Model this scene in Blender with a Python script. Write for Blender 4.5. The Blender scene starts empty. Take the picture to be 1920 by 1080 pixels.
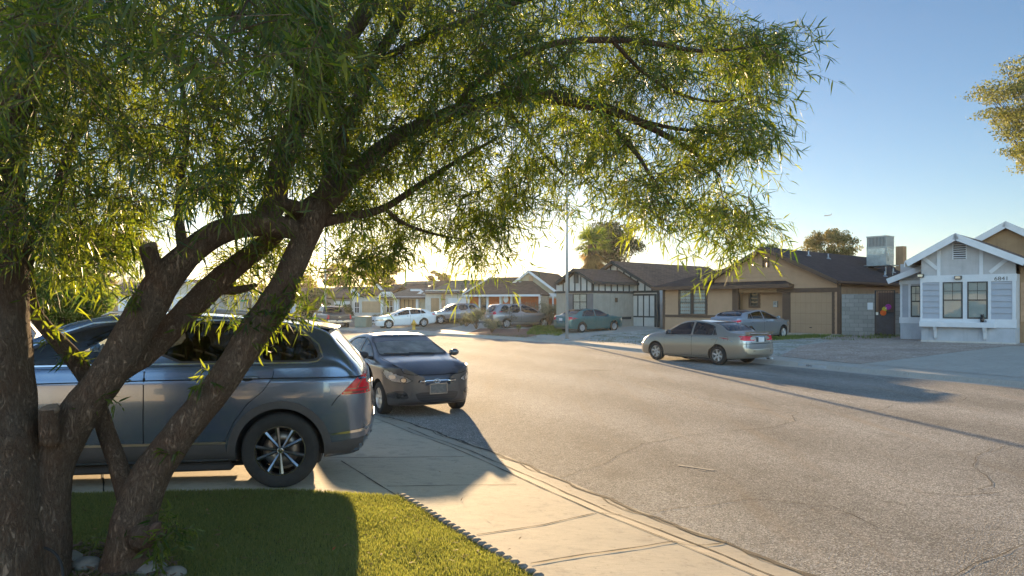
import bpy, bmesh, math, random
import numpy as np
from mathutils import Vector, Matrix, Euler
from mathutils.bvhtree import BVHTree
random.seed(7); rng = np.random.default_rng(11)
PI = math.pi; R = math.radians
scn = bpy.context.scene; COL = scn.collection
F_PX = 1330.0; CAM_Z = 2.05; HOR = 570.0      # focal length in photo pixels, eye height, horizon row
SUN_AZ = -math.atan(215/F_PX); SUN_EL = R(8.2)

# ------------------------------------------------------------------ object helpers
def tag(o, label=None, cat=None, group=None, kind=None):
    if label: o['label'] = label
    if cat: o['category'] = cat
    if group: o['group'] = group
    if kind: o['kind'] = kind
    return o
def empty(name, loc=(0,0,0), rz=0.0):
    o = bpy.data.objects.new(name, None); COL.objects.link(o)
    o.location = loc; o.rotation_euler = (0,0,rz); o.empty_display_size = .2
    return o
def link(name, me, parent=None):
    o = bpy.data.objects.new(name, me); COL.objects.link(o)
    if parent is not None: o.parent = parent
    return o
def copy_tree(o, parent=None):
    c = o.copy(); COL.objects.link(c)
    if parent is not None: c.parent = parent
    for ch in [k for k in bpy.data.objects if k.parent == o]: copy_tree(ch, c)
    return c

class MB:
    """collects polygons, then links them as ONE mesh object"""
    def __init__(s): s.v=[]; s.f=[]; s.m=[]; s.sm=[]
    def poly(s, pts, mi=0, smooth=False):
        n=len(s.v); s.v += [tuple(p) for p in pts]; s.f.append(tuple(range(n,n+len(pts)))); s.m.append(mi); s.sm.append(smooth)
    def raw(s, vs, fs, mi=0, smooth=False):
        n=len(s.v); s.v += [tuple(p) for p in vs]
        for f in fs: s.f.append(tuple(i+n for i in f)); s.m.append(mi); s.sm.append(smooth)
    def box(s, x0,x1,y0,y1,z0,z1, mi=0):
        if x0>x1: x0,x1=x1,x0
        if y0>y1: y0,y1=y1,y0
        if z0>z1: z0,z1=z1,z0
        v=[(x0,y0,z0),(x1,y0,z0),(x1,y1,z0),(x0,y1,z0),(x0,y0,z1),(x1,y0,z1),(x1,y1,z1),(x0,y1,z1)]
        s.raw(v,[(0,3,2,1),(4,5,6,7),(0,1,5,4),(1,2,6,5),(2,3,7,6),(3,0,4,7)],mi)
    def obox(s, c, half, M, mi=0):
        v=[Vector(c)+M@Vector((sx*half[0],sy*half[1],sz*half[2])) for sz in(-1,1) for sx,sy in((-1,-1),(1,-1),(1,1),(-1,1))]
        s.raw(v,[(0,3,2,1),(4,5,6,7),(0,1,5,4),(1,2,6,5),(2,3,7,6),(3,0,4,7)],mi)
    def bar(s, a, b, w, h=None, mi=0, up=(0,0,1)):
        """box-section bar from a to b"""
        h = h or w; a=Vector(a); b=Vector(b); d=b-a; L=d.length
        if L<1e-6: return
        d/=L; u=Vector(up)
        if abs(d.dot(u))>.99: u=Vector((1,0,0))
        x=d.cross(u).normalized(); y=x.cross(d)
        M=Matrix((x,d,y)).transposed()
        s.obox((a+b)/2,(w/2,L/2,h/2),M,mi)
    def prism(s, poly, y0, y1, mi=0, axis='y'):
        """closed prism of a 2-D polygon (a,b) swept along an axis"""
        def P(a,b,t): return (a,t,b) if axis=='y' else ((t,a,b) if axis=='x' else (a,b,t))
        n=len(poly); A=[P(a,b,y0) for a,b in poly]; B=[P(a,b,y1) for a,b in poly]
        s.raw(A+B,[tuple(range(n)),tuple(range(2*n-1,n-1,-1))]+[(i,i+n,(i+1)%n+n,(i+1)%n) for i in range(n)],mi)
    def tube(s, pts, rad, k=8, mi=0, cap=True, noise=0.0, nf=6.0, smooth=True):
        pts=[Vector(p) for p in pts]; n=len(pts)
        if not hasattr(rad,'__len__'): rad=[rad]*n
        vs=[]; prev=None
        for i,p in enumerate(pts):
            t=(pts[min(i+1,n-1)]-pts[max(i-1,0)]).normalized()
            if prev is None:
                a=Vector((0,0,1)) if abs(t.z)<.9 else Vector((1,0,0)); x=t.cross(a).normalized()
            else: x=(prev-t*prev.dot(t)).normalized()
            prev=x; y=t.cross(x)
            for j in range(k):
                an=2*PI*j/k; r=rad[i]
                if noise:
                    q=p*nf+(x*math.cos(an)+y*math.sin(an))*2.2
                    r*=1+noise*(math.sin(q.x*1.7+q.z)+math.sin(q.y*2.3-q.z*1.4+1)+math.sin(q.x*3.1+q.y*2.7+q.z*2.9))/2
                vs.append(p+(x*math.cos(an)+y*math.sin(an))*r)
        fs=[(i*k+j,i*k+(j+1)%k,(i+1)*k+(j+1)%k,(i+1)*k+j) for i in range(n-1) for j in range(k)]
        if cap: fs+= [tuple(range(k-1,-1,-1)), tuple(range((n-1)*k,n*k))]
        s.raw(vs,fs,mi,smooth)
    def lathe(s, prof, c=(0,0,0), axis='z', k=24, mi=0, smooth=True, closed=False):
        """prof: (r,h) pairs swept round the axis"""
        vs=[];n=len(prof)
        for r,h in prof:
            for j in range(k):
                a=2*PI*j/k; q=(r*math.cos(a),r*math.sin(a))
                p={'z':(q[0],q[1],h),'y':(q[0],h,q[1]),'x':(h,q[0],q[1])}[axis]
                vs.append((p[0]+c[0],p[1]+c[1],p[2]+c[2]))
        fs=[(i*k+j,i*k+(j+1)%k,((i+1)%n)*k+(j+1)%k,((i+1)%n)*k+j) for i in range(n if closed else n-1) for j in range(k)]
        s.raw(vs,fs,mi,smooth)
    def ball(s, c, r, k=12, mi=0, sq=(1,1,1)):
        prof=[(math.sin(PI*i/k),-math.cos(PI*i/k)) for i in range(k+1)]
        vs=[];kk=k*2
        for a,h in prof:
            for j in range(kk):
                an=2*PI*j/kk; vs.append((c[0]+r*a*math.cos(an)*sq[0],c[1]+r*a*math.sin(an)*sq[1],c[2]+r*h*sq[2]))
        s.raw(vs,[(i*kk+j,i*kk+(j+1)%kk,(i+1)*kk+(j+1)%kk,(i+1)*kk+j) for i in range(k) for j in range(kk)],mi,True)
    def build(s, name, mats, parent=None, weld=False, sharp=None, bevel=0):
        me=bpy.data.meshes.new(name); me.from_pydata(s.v,[],s.f)
        if not isinstance(mats,(list,tuple)): mats=[mats]
        for m in mats: me.materials.append(m)
        me.polygons.foreach_set('material_index',s.m); me.polygons.foreach_set('use_smooth',s.sm)
        bm=bmesh.new(); bm.from_mesh(me)
        if weld: bmesh.ops.remove_doubles(bm,verts=bm.verts,dist=1e-4)
        bmesh.ops.recalc_face_normals(bm,faces=bm.faces)
        if bevel:
            es=[e for e in bm.edges if len(e.link_faces)==2 and e.calc_face_angle(0)>.6]
            bmesh.ops.bevel(bm,geom=es,offset=bevel,segments=1,affect='EDGES',clamp_overlap=True)
        bm.to_mesh(me); bm.free()
        if sharp: me.set_sharp_from_angle(angle=sharp)
        me.update()
        return link(name,me,parent)

def np_mesh(name, verts, faces, mats, parent=None, smooth=False, fmat=None, attr=None):
    """verts Nx3 array, faces: list of equal-length index arrays (tri or quad blocks)"""
    me=bpy.data.meshes.new(name); verts=np.asarray(verts,dtype=np.float32)
    me.vertices.add(len(verts)); me.vertices.foreach_set('co',verts.ravel())
    loops=np.concatenate([f.ravel() for f in faces]).astype(np.int32)
    tot=np.concatenate([np.full(len(f),f.shape[1]) for f in faces]).astype(np.int32)
    st=np.concatenate([[0],np.cumsum(tot)[:-1]]).astype(np.int32)
    me.loops.add(len(loops)); me.loops.foreach_set('vertex_index',loops)
    me.polygons.add(len(tot)); me.polygons.foreach_set('loop_start',st)
    try: me.polygons.foreach_set('loop_total',tot)
    except Exception: pass
    if not isinstance(mats,(list,tuple)): mats=[mats]
    for m in mats: me.materials.append(m)
    if fmat is not None: me.polygons.foreach_set('material_index',np.asarray(fmat,dtype=np.int32))
    if smooth: me.polygons.foreach_set('use_smooth',np.ones(len(tot),dtype=bool))
    if attr is not None:
        a=me.attributes.new('tint','FLOAT','POINT'); a.data.foreach_set('value',np.asarray(attr,dtype=np.float32))
    me.update(calc_edges=True)
    return link(name,me,parent)

# ------------------------------------------------------------------ materials
def new_mat(name):
    m=bpy.data.materials.new(name); m.use_nodes=True; nt=m.node_tree
    for n in list(nt.nodes): nt.nodes.remove(n)
    out=nt.nodes.new('ShaderNodeOutputMaterial'); b=nt.nodes.new('ShaderNodeBsdfPrincipled')
    nt.links.new(b.outputs[0],out.inputs[0]); return m,nt,b,out
def N(nt,t,**k):
    n=nt.nodes.new(t)
    for a,v in k.items(): setattr(n,a,v)
    return n
def ramp(nt, src, stops, interp='LINEAR'):
    r=N(nt,'ShaderNodeValToRGB'); e=r.color_ramp.elements; r.color_ramp.interpolation=interp
    while len(e)<len(stops): e.new(.5)
    for i,(p,c) in enumerate(stops):
        e[i].position=p; c=(c,c,c) if not hasattr(c,'__len__') else c; e[i].color=(*c[:3],1)
    nt.links.new(src,r.inputs[0]); return r.outputs[0]
def mixc(nt, fac, a, b, mode='MIX'):
    m=N(nt,'ShaderNodeMix',data_type='RGBA',blend_type=mode)
    for s,v in((m.inputs[0],fac),(m.inputs[6],a),(m.inputs[7],b)):
        if hasattr(v,'is_linked') or hasattr(v,'links'): nt.links.new(v,s)
        elif hasattr(v,'__len__'): s.default_value=(*v[:3],1)
        else: s.default_value=v
    return m.outputs[2]
def noise(nt, vec, scale, detail=4, rough=.6, dist=0):
    n=N(nt,'ShaderNodeTexNoise'); n.inputs['Scale'].default_value=scale; n.inputs['Detail'].default_value=detail
    n.inputs['Roughness'].default_value=rough; n.inputs['Distortion'].default_value=dist
    if vec is not None: nt.links.new(vec,n.inputs['Vector'])
    return n.outputs[0]
def mapping(nt, vec, scale=(1,1,1), rot=(0,0,0)):
    m=N(nt,'ShaderNodeMapping'); m.inputs['Scale'].default_value=scale; m.inputs['Rotation'].default_value=rot
    nt.links.new(vec,m.inputs['Vector']); return m.outputs[0]
def bump(nt, b, h, strength=.3, dist=.02, prev=None):
    n=N(nt,'ShaderNodeBump'); n.inputs['Strength'].default_value=strength; n.inputs['Distance'].default_value=dist
    nt.links.new(h,n.inputs['Height'])
    if prev is not None: nt.links.new(prev,n.inputs['Normal'])
    nt.links.new(n.outputs[0],b.inputs['Normal']); return n.outputs[0]
def objco(nt):
    return N(nt,'ShaderNodeTexCoord').outputs['Object']
def worldpos(nt):
    return N(nt,'ShaderNodeNewGeometry').outputs['Position']
def plain(name, col, rough=.6, metal=0, spec=.5, var=.12, vs=3, bmp=0, bs=60, coat=0):
    m,nt,b,_=new_mat(name); co=objco(nt)
    n=noise(nt,co,vs,5,.65)
    c=mixc(nt,ramp(nt,n,[(.3,0),(.7,1)]),[x*(1-var) for x in col],[min(1,x*(1+var)) for x in col])
    nt.links.new(c,b.inputs['Base Color'])
    b.inputs['Roughness'].default_value=rough; b.inputs['Metallic'].default_value=metal
    b.inputs['Specular IOR Level'].default_value=spec; b.inputs['Coat Weight'].default_value=coat
    if bmp: bump(nt,b,noise(nt,co,bs,4,.6),bmp,.01)
    return m
def granular(name, cols, scale=60, rough=.9, bmp=.6, patch=None, spec=.3, dist=.02):
    """ground made of grains: voronoi cells coloured from a list, large patches over it"""
    m,nt,b,_=new_mat(name); co=worldpos(nt)
    v=N(nt,'ShaderNodeTexVoronoi'); v.inputs['Scale'].default_value=scale; nt.links.new(co,v.inputs['Vector'])
    sx=N(nt,'ShaderNodeSeparateColor'); nt.links.new(v.outputs['Color'],sx.inputs[0])
    k=len(cols); c=ramp(nt,sx.outputs[0],[(i/(k-1),cc) for i,cc in enumerate(cols)])
    if patch:
        pc,ps,pa=patch; f=ramp(nt,noise(nt,co,ps,5,.65),[(.42,0),(.62,pa)]); c=mixc(nt,f,c,pc)
    d=ramp(nt,noise(nt,co,.35,5,.6),[(.3,.82),(.7,1.1)]); c=mixc(nt,1,c,d,'MULTIPLY')
    nt.links.new(c,b.inputs['Base Color']); b.inputs['Roughness'].default_value=rough
    b.inputs['Specular IOR Level'].default_value=spec
    bump(nt,b,v.outputs['Distance'],bmp,dist); return m
def leafmat(name, ca, cb, trans=.5, rough=.45, tcol=None, spec=.4):
    """leaf: two greens by a per-leaf tint, light passes through"""
    m,nt,b,out=new_mat(name)
    at=N(nt,'ShaderNodeAttribute',attribute_name='tint'); c=mixc(nt,at.outputs['Fac'],ca,cb)
    nt.links.new(c,b.inputs['Base Color']); b.inputs['Roughness'].default_value=rough; b.inputs['Specular IOR Level'].default_value=spec
    t=N(nt,'ShaderNodeBsdfTranslucent'); tc=mixc(nt,at.outputs['Fac'],tcol[0],tcol[1]) if tcol else c
    nt.links.new(tc,t.inputs['Color']); mx=N(nt,'ShaderNodeMixShader'); mx.inputs[0].default_value=trans
    nt.links.new(b.outputs[0],mx.inputs[1]); nt.links.new(t.outputs[0],mx.inputs[2]); nt.links.new(mx.outputs[0],out.inputs[0])
    return m
def glassmat(name, tint=(.3,.35,.33), ior=1.5, pale_sheen=0):
    m,nt,b,out=new_mat(name); nt.nodes.remove(b)
    t=N(nt,'ShaderNodeBsdfTransparent'); t.inputs[0].default_value=(*tint,1)
    g=N(nt,'ShaderNodeBsdfGlossy'); g.inputs['Roughness'].default_value=.02; g.inputs[0].default_value=(1,1,1,1)
    f=N(nt,'ShaderNodeFresnel'); f.inputs[0].default_value=ior; mx=N(nt,'ShaderNodeMixShader')
    nt.links.new(f.outputs[0],mx.inputs[0]); nt.links.new(t.outputs[0],mx.inputs[1]); nt.links.new(g.outputs[0],mx.inputs[2])
    if pale_sheen:  # pale colour mixed into the glass in place of its sky reflection
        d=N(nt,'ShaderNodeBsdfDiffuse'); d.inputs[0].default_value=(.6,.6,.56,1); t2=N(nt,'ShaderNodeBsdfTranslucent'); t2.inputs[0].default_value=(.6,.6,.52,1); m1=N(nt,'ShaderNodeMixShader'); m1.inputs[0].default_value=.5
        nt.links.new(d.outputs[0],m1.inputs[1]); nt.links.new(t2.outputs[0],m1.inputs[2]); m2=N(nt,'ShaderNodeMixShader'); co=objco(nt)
        nt.links.new(ramp(nt,noise(nt,co,2.5,5,.6),[(.3,pale_sheen*.5),(.7,pale_sheen*1.4)]),m2.inputs[0]); nt.links.new(mx.outputs[0],m2.inputs[1]); nt.links.new(m1.outputs[0],m2.inputs[2]); mx=m2
    nt.links.new(mx.outputs[0],out.inputs[0]); return m
def paint(name, col, metal=.55, rough=.32, coat=1.0, flake=.06):
    m,nt,b,_=new_mat(name); co=objco(nt)
    n=noise(nt,co,900,2,.5); c=mixc(nt,n,[x*(1-flake*2) for x in col],[min(1,x*(1+flake*2)) for x in col])
    d=ramp(nt,noise(nt,co,2.2,6,.7),[(.35,0),(.75,1)])
    b.inputs['Metallic'].default_value=metal
    c=mixc(nt,d,c,mixc(nt,.16,c,(.35,.31,.25)))      # light road dust
    nt.links.new(c,b.inputs['Base Color']); b.inputs['Roughness'].default_value=rough
    b.inputs['Coat Weight'].default_value=coat; b.inputs['Coat Roughness'].default_value=.04
    return m

# ------------------------------------------------------------------ layout helpers: pixel rows/columns of the photo read once as places on the ground
def G(px,py,z=0.0):
    d=(CAM_Z-z)*F_PX/(py-HOR); return Vector(((px-960)/F_PX*d,d,z))
def PD(px,py,d):
    return Vector(((px-960)/F_PX*d,d,CAM_Z+(HOR-py)/F_PX*d))
NEAR=[(-60,110),(-42,78),(-28,53),(-16,33),(-8.2,20.5),(-4.9,16),(-2.95,13.45),(-1.86,12.39),(-.96,10.9),(-.27,9.84),(.62,8.19),(1.26,6.99),(1.84,6.07),(2.2,5.45),(2.75,4.3),(3.6,2.2),(4.6,-.5),(7,-7),(16,-30)]
FAR=[(-52,122),(-36,92),(-24,72),(-16,59.5),(-10,52.4),(-4.9,46.5),(-1.95,43.1),(.65,39.9),(2.9,36.6),(4.1,33.6),(5.9,29.2),(7.6,26.4),(9.2,23.7),(10.5,21),(12.1,18.3),(13.6,15.5),(16,11),(21,3),(32,-15)]
def dens(pl, step=1.0):
    out=[]
    n=len(pl)
    for i in range(n-1):
        p0=Vector(pl[max(i-1,0)]);p1=Vector(pl[i]);p2=Vector(pl[i+1]);p3=Vector(pl[min(i+2,n-1)])
        k=max(1,int((p2-p1).length/step))
        for j in range(k):
            t=j/k; out.append(.5*((2*p1)+(p2-p0)*t+(2*p0-5*p1+4*p2-p3)*t*t+(3*p1-p0-3*p2+p3)*t**3))
    out.append(Vector(pl[-1])); return out
NEAR_D=dens(NEAR,.6); FAR_D=dens(FAR,.8)
def _arr(pl): return np.array([[p.x,p.y] for p in pl])
NA,FA=_arr(NEAR_D),_arr(FAR_D)
def sdist(A,x,y):
    """signed distance to a polyline: positive on the left-hand side when walking it backwards (towards the camera)"""
    a=A[:-1];b=A[1:];d=b-a;p=np.array([x,y])
    t=np.clip(((p-a)*d).sum(1)/(d*d).sum(1),0,1);q=a+d*t[:,None]-p;L=(q*q).sum(1);m=L.min()
    cr=(d[:,0]*(p[1]-a[:,1])-d[:,1]*(p[0]-a[:,0]))/np.sqrt((d*d).sum(1)); k=np.where(L<=m+1e-5+m*1e-4)[0]; c=cr[k[np.abs(cr[k]).argmax()]]
    return math.copysign(math.sqrt(m),c)
def s_near(x,y): return -sdist(NA,x,y)     # >0 on the lawn side of the near kerb
def s_far(x,y): return sdist(FA,x,y)       # >0 behind the far kerb
NZ=([-1,0,.30,.42,.62,2.15,3.1,8,30],[0,0,.03,.06,.12,.21,.30,.36,.4])
FZ=([-1,0,.02,.16,1.4,10,16,60],[0,0,.1,.13,.17,.47,.55,.6])
def gz(x,y):
    sn=s_near(x,y)
    if sn>0: return float(np.interp(sn,*NZ))
    sf=s_far(x,y)
    if sf>0: return float(np.interp(sf,*FZ))
    return 0.0
def GT(px,py):
    """where the ray through a photo pixel meets the terrain"""
    k=(HOR-py)/F_PX; hi=260.0; d=2.0; ux=(px-960)/F_PX; prev=d
    while d<hi:
        if CAM_Z+k*d < gz(ux*d,d): break
        prev=d; d*=1.03
    lo=prev
    for _ in range(14):
        m=(lo+d)/2
        if CAM_Z+k*m < gz(ux*m,m): d=m
        else: lo=m
    return Vector((ux*d,d,gz(ux*d,d)))
def chaikin(poly, it=1, closed=True):
    for _ in range(it):
        out=[]; n=len(poly)
        for i in range(n if closed else n-1):
            a=poly[i]; b=poly[(i+1)%n]
            out+= [tuple(.75*p+.25*q for p,q in zip(a,b)), tuple(.25*p+.75*q for p,q in zip(a,b))]
        poly=out
    return poly
from mathutils.geometry import tessellate_polygon
# ================================================================== GROUND
def asphalt_mat():
    m,nt,b,_=new_mat('asphalt'); co=worldpos(nt)
    v=N(nt,'ShaderNodeTexVoronoi'); v.inputs['Scale'].default_value=95; nt.links.new(co,v.inputs['Vector'])
    s=N(nt,'ShaderNodeSeparateColor'); nt.links.new(v.outputs['Color'],s.inputs[0])
    c=ramp(nt,s.outputs[0],[(0,(.09,.088,.082)),(.45,(.21,.20,.185)),(.8,(.32,.305,.28)),(1,(.54,.52,.48))])
    big=ramp(nt,noise(nt,mapping(nt,co,(1,.35,1),(0,0,R(33))),.55,6,.62),[(.3,.72),(.5,1),(.72,1.22)])
    c=mixc(nt,1,c,big,'MULTIPLY')
    c=mixc(nt,ramp(nt,noise(nt,co,3.5,6,.7),[(.5,0),(.75,.35)]),c,(.055,.05,.046))
    # pale worn streaks along the wheel tracks
    st=ramp(nt,noise(nt,mapping(nt,co,(1.6,.12,1),(0,0,R(30))),1.2,5,.6),[(.55,0),(.72,.45)])
    c=mixc(nt,st,c,(.25,.2,.15))
    lane=N(nt,'ShaderNodeTexWave',wave_type='BANDS',bands_direction='X'); lane.inputs['Scale'].default_value=.10; lane.inputs['Distortion'].default_value=1.5; lane.inputs['Detail'].default_value=3; lane.inputs['Detail Scale'].default_value=.6
    nt.links.new(mapping(nt,co,(1,1,1),(0,0,R(-31))),lane.inputs['Vector']); c=mixc(nt,1,c,ramp(nt,lane.outputs['Fac'],[(0,.84),(1,1.10)]),'MULTIPLY')
    sp_=N(nt,'ShaderNodeTexVoronoi'); sp_.inputs['Scale'].default_value=.33; nt.links.new(mixc(nt,.2,co,N(nt,'ShaderNodeTexNoise').outputs['Color']),sp_.inputs['Vector'])
    c=mixc(nt,ramp(nt,sp_.outputs['Distance'],[(.04,.5),(.13,0)]),c,(.05,.046,.042))
    nt.links.new(c,b.inputs['Base Color']); b.inputs['Roughness'].default_value=.92; b.inputs['Specular IOR Level'].default_value=.14
    p=bump(nt,b,v.outputs['Distance'],.75,.012); bump(nt,b,noise(nt,co,9,5,.6),.35,.03,p); return m
def concrete_mat(name='concrete', base=(.54,.465,.35), dark=(.22,.20,.17)):
    m,nt,b,_=new_mat(name); co=worldpos(nt)
    n=ramp(nt,noise(nt,co,1.1,7,.68),[(.32,0),(.68,1)]); c=mixc(nt,n,[x*.84 for x in base],base)
    c=mixc(nt,ramp(nt,noise(nt,co,5,7,.72),[(.53,0),(.7,.6)]),c,dark); c=mixc(nt,ramp(nt,noise(nt,co,24,5,.7),[(.60,0),(.68,.7)]),c,[x*.45 for x in base])
    c=mixc(nt,ramp(nt,noise(nt,co,150,3,.6),[(.35,0),(.75,.5)]),c,[x*.62 for x in base])
    br=ramp(nt,noise(nt,mapping(nt,co,(1,14,1),(0,0,R(-8))),6,4,.6),[(.4,.9),(.6,1.05)]); c=mixc(nt,1,c,br,'MULTIPLY')
    nt.links.new(c,b.inputs['Base Color']); b.inputs['Roughness'].default_value=.86; b.inputs['Specular IOR Level'].default_value=.3
    p=bump(nt,b,noise(nt,co,160,4,.7),.35,.006); bump(nt,b,noise(nt,co,3,4,.6),.25,.02,p); return m
M={}
M['asphalt']=asphalt_mat(); M['concrete']=concrete_mat(); M['walk']=concrete_mat('concrete_walk',(.44,.41,.36),(.26,.25,.22))
M['gutter']=concrete_mat('concrete_gutter',(.42,.37,.29),(.18,.16,.13))
M['dirt']=granular('dirt',[(.16,.13,.10),(.26,.21,.17),(.34,.28,.23)],9,.95,.5,((.20,.17,.13),.5,.8))
M['gravel_pink']=granular('gravel_pink',[(.26,.20,.17),(.42,.34,.29),(.52,.43,.37),(.62,.54,.48)],26,.95,1,((.34,.26,.21),1.1,.5),dist=.05)
M['gravel_white']=granular('gravel_white',[(.22,.22,.21),(.38,.37,.35),(.5,.49,.46),(.62,.6,.56)],18,.95,1,((.17,.2,.10),1.3,.55),dist=.05)
M['mulch']=granular('mulch_red',[(.16,.07,.05),(.28,.13,.09),(.33,.2,.15)],30,.95,.9,((.2,.15,.12),1.1,.6))
M['turf']=granular('turf_soil',[(.03,.045,.012),(.05,.075,.02),(.07,.09,.03)],70,.95,.6)
M['crack']=plain('crack_dark',(.022,.019,.016),.95,var=.4,vs=30)
M['litter']=plain('gutter_grit',(.06,.05,.038),.95,var=.6,vs=40,bmp=.9,bs=90)

def sheet(name, poly, mat, off=0.0, res=1.0, thick=0, gzf=gz, kind='structure', label=None, cat=None):
    """a polygon of (x,y) points cut into a grid and laid on the terrain"""
    bm=bmesh.new(); vs=[bm.verts.new((p[0],p[1],0)) for p in poly]
    for t in tessellate_polygon([[Vector((p[0],p[1],0)) for p in poly]]):
        try: bm.faces.new([vs[i] for i in t])
        except ValueError: pass
    xs=[p[0] for p in poly]; ys=[p[1] for p in poly]
    for ax,lo,hi in((0,min(xs),max(xs)),(1,min(ys),max(ys))):
        k=math.ceil(lo/res)
        while k*res<hi:
            co=[0,0,0]; co[ax]=k*res; no=[0,0,0]; no[ax]=1
            bmesh.ops.bisect_plane(bm,geom=bm.verts[:]+bm.edges[:]+bm.faces[:],plane_co=co,plane_no=no,dist=1e-5); k+=1
    bmesh.ops.triangulate(bm,faces=bm.faces)
    for v in bm.verts: v.co.z=gzf(v.co.x,v.co.y)+off
    for f in bm.faces:
        f.normal_update()
        if f.normal.z<0: f.normal_flip()
    me=bpy.data.meshes.new(name); bm.to_mesh(me); bm.free(); me.materials.append(mat)
    for p in me.polygons: p.use_smooth=True
    o=link(name,me); tag(o,label,cat,None,kind); return o
def offset_line(D, d):
    """points of a dense polyline moved sideways (d>0: away from the road for NEAR when sign=-1 handled by caller)"""
    out=[]; n=len(D)
    for i,p in enumerate(D):
        t=(D[min(i+1,n-1)]-D[max(i-1,0)]).normalized(); out.append(Vector((p.x-t.y*d,p.y+t.x*d)))
    return out
def strip(name, D, offs, zs, mat, sgn, kind='structure', i0=0, i1=None, dz=0, label=None, cat=None):
    i1=i1 or len(D); L=[offset_line(D,sgn*o)[i0:i1] for o in offs]; n=len(L[0])
    vs=[];
    for row,z in zip(L,zs):
        for p in row: vs.append((p.x,p.y,(z(p.x,p.y) if callable(z) else z)+dz))
    fs=[(r*n+i,r*n+i+1,(r+1)*n+i+1,(r+1)*n+i) for r in range(len(offs)-1) for i in range(n-1)]
    b=MB(); b.raw(vs,fs,0,True); o=b.build(name,mat)
    if sum(p.normal.z for p in o.data.polygons)<0: o.data.flip_normals()
    tag(o,label,cat,None,kind); return o

# big ground sheet to the horizon, a little below everything else
b=MB(); S=900; b.raw([(-S,-S,-.06),(S,-S,-.06),(S,S,-.06),(-S,S,-.06)],[(0,1,2,3)]); tag(b.build('ground',M['dirt']),kind='structure')
# the asphalt: one sheet between the two kerbs
vs=[(p.x,p.y,0) for p in offset_line(NEAR_D,.02)]; k=len(vs); 
road_poly=[(p.x,p.y) for p in NEAR_D]+[(p.x,p.y) for p in reversed(FAR_D)]
sheet('road',road_poly,M['asphalt'],0,6.0,gzf=lambda x,y:0)
# near side: gutter pan, rolled kerb and sidewalk
def nzf(o): return float(np.interp(o,*NZ))
offs=[-.02,.15,.30,.42,.52,.62]; strip('gutter',NEAR_D,offs,[.004]+[nzf(o)+.004 for o in offs[1:]],M['gutter'],-1)
offs=[.62,1.1,1.6,2.15]; strip('sidewalk',NEAR_D,offs,[nzf(o)+.004 for o in offs],M['concrete'],-1)
# far side: kerb with a real step, then sidewalk
offs=[-.35,.0,.03,.16]; strip('far_kerb',FAR_D,offs,[.004,.012,.11,.134],M['walk'],1)
offs=[.16,.8,1.4]; strip('far_sidewalk',FAR_D,offs,[.134,.155,.174],M['walk'],1)
# yards behind the sidewalks
ny=offset_line(NEAR_D,-2.15); 
sheet('near_yard',[(p.x,p.y) for p in ny if p.y>-8]+[(-8,-8),(-70,-8),(-70,100)],M['dirt'],-.05,1.0)
fy=offset_line(FAR_D,1.4)
sheet('far_yard',[(p.x,p.y) for p in fy]+[(80,-20),(80,130),(-40,140)],M['dirt'],-.008,2.0)

def pix(pts): return [tuple(GT(x,y)[:2]) for x,y in pts]
# driveway the blue SUV stands on, and the lawn
lc=GT(750,934)
drv=[tuple(p) for p in [(p.x,p.y) for p in offset_line(NEAR_D,-2.10)] if lc.y+.25<p[1]<13.2]
far_l=[(-9,14.2),(-16,14.5),(-16,lc.y-2.4),(-6,lc.y-.55),(-3.3,lc.y-.17)]
sheet('driveway',drv+[(lc.x,lc.y)]+far_l[::-1],M['concrete'],.004,.5)
lawn_edge=[GT(x,y) for x,y in((750,934),(800,962),(860,1000),(930,1042),(1002,1082))]
le=[(p.x,p.y) for p in lawn_edge]+[(.35,3.9),(.9,2.4),(1.6,.2),(2.2,-2)]
LAWN=[(-9,lc.y-1.05),(-3.3,lc.y-.2),(lc.x,lc.y)]+le[1:]+[(-9,-2)]
sheet('lawn_soil',LAWN,M['turf'],.012,.5)
# concrete left of the lawn edge belongs to the sidewalk flare
# far-side surfaces, laid between sidewalk and houses
sheet('white_house_driveway',pix([(1612,683),(1700,673),(1800,660),(1893,649)])+[(27,24.5),(24,16),(17.6,12.0),(14.4,15.7),(12.3,19.7)],M['walk'],.012,1.0)
sheet('pink_gravel',pix([(1462,668),(1535,676),(1612,683),(1700,673),(1800,660),(1893,649)])+[(24,27),(17,35),(14.2,33.0)]+pix([(1560,640),(1500,649)]),M['gravel_pink'],.016,1.0)
sheet('white_gravel',pix([(1070,640),(1140,643),(1210,650),(1330,660),(1462,668),(1500,649),(1560,640)])+[(14.2,33.0),(15.5,36.5),(11.5,38.5),(9.5,44),(8,50)]+pix([(1175,618),(1130,626)]),M['gravel_white'],.010,1.0)
sheet('tan_house_driveway',pix([(1455,640),(1560,634)])+[(17.4,36.2),(14.6,39.3),(9.5,39.5),(7.5,36),(10.5,33.5)],M['concrete'],.022,1.0)
sheet('timber_house_driveway',pix([(985,634),(1068,639),(1130,627),(1240,616)])+[(9.6,50.5),(7.6,51.8)]+pix([(1110,616),(1040,622)]),M['walk'],.016,1.0)
sheet('red_mulch_bed',pix([(875,626),(985,633),(1045,623),(1000,617),(900,616)]),M['mulch'],.012,1.0)
sheet('orange_house_driveway',pix([(800,624),(870,627),(905,621),(990,616),(960,606),(890,606)]),M['walk'],.010,1.0)
sheet('far_driveway',pix([(660,624),(745,622),(800,612),(790,602),(720,603)]),M['walk'],.010,2.0)

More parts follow.
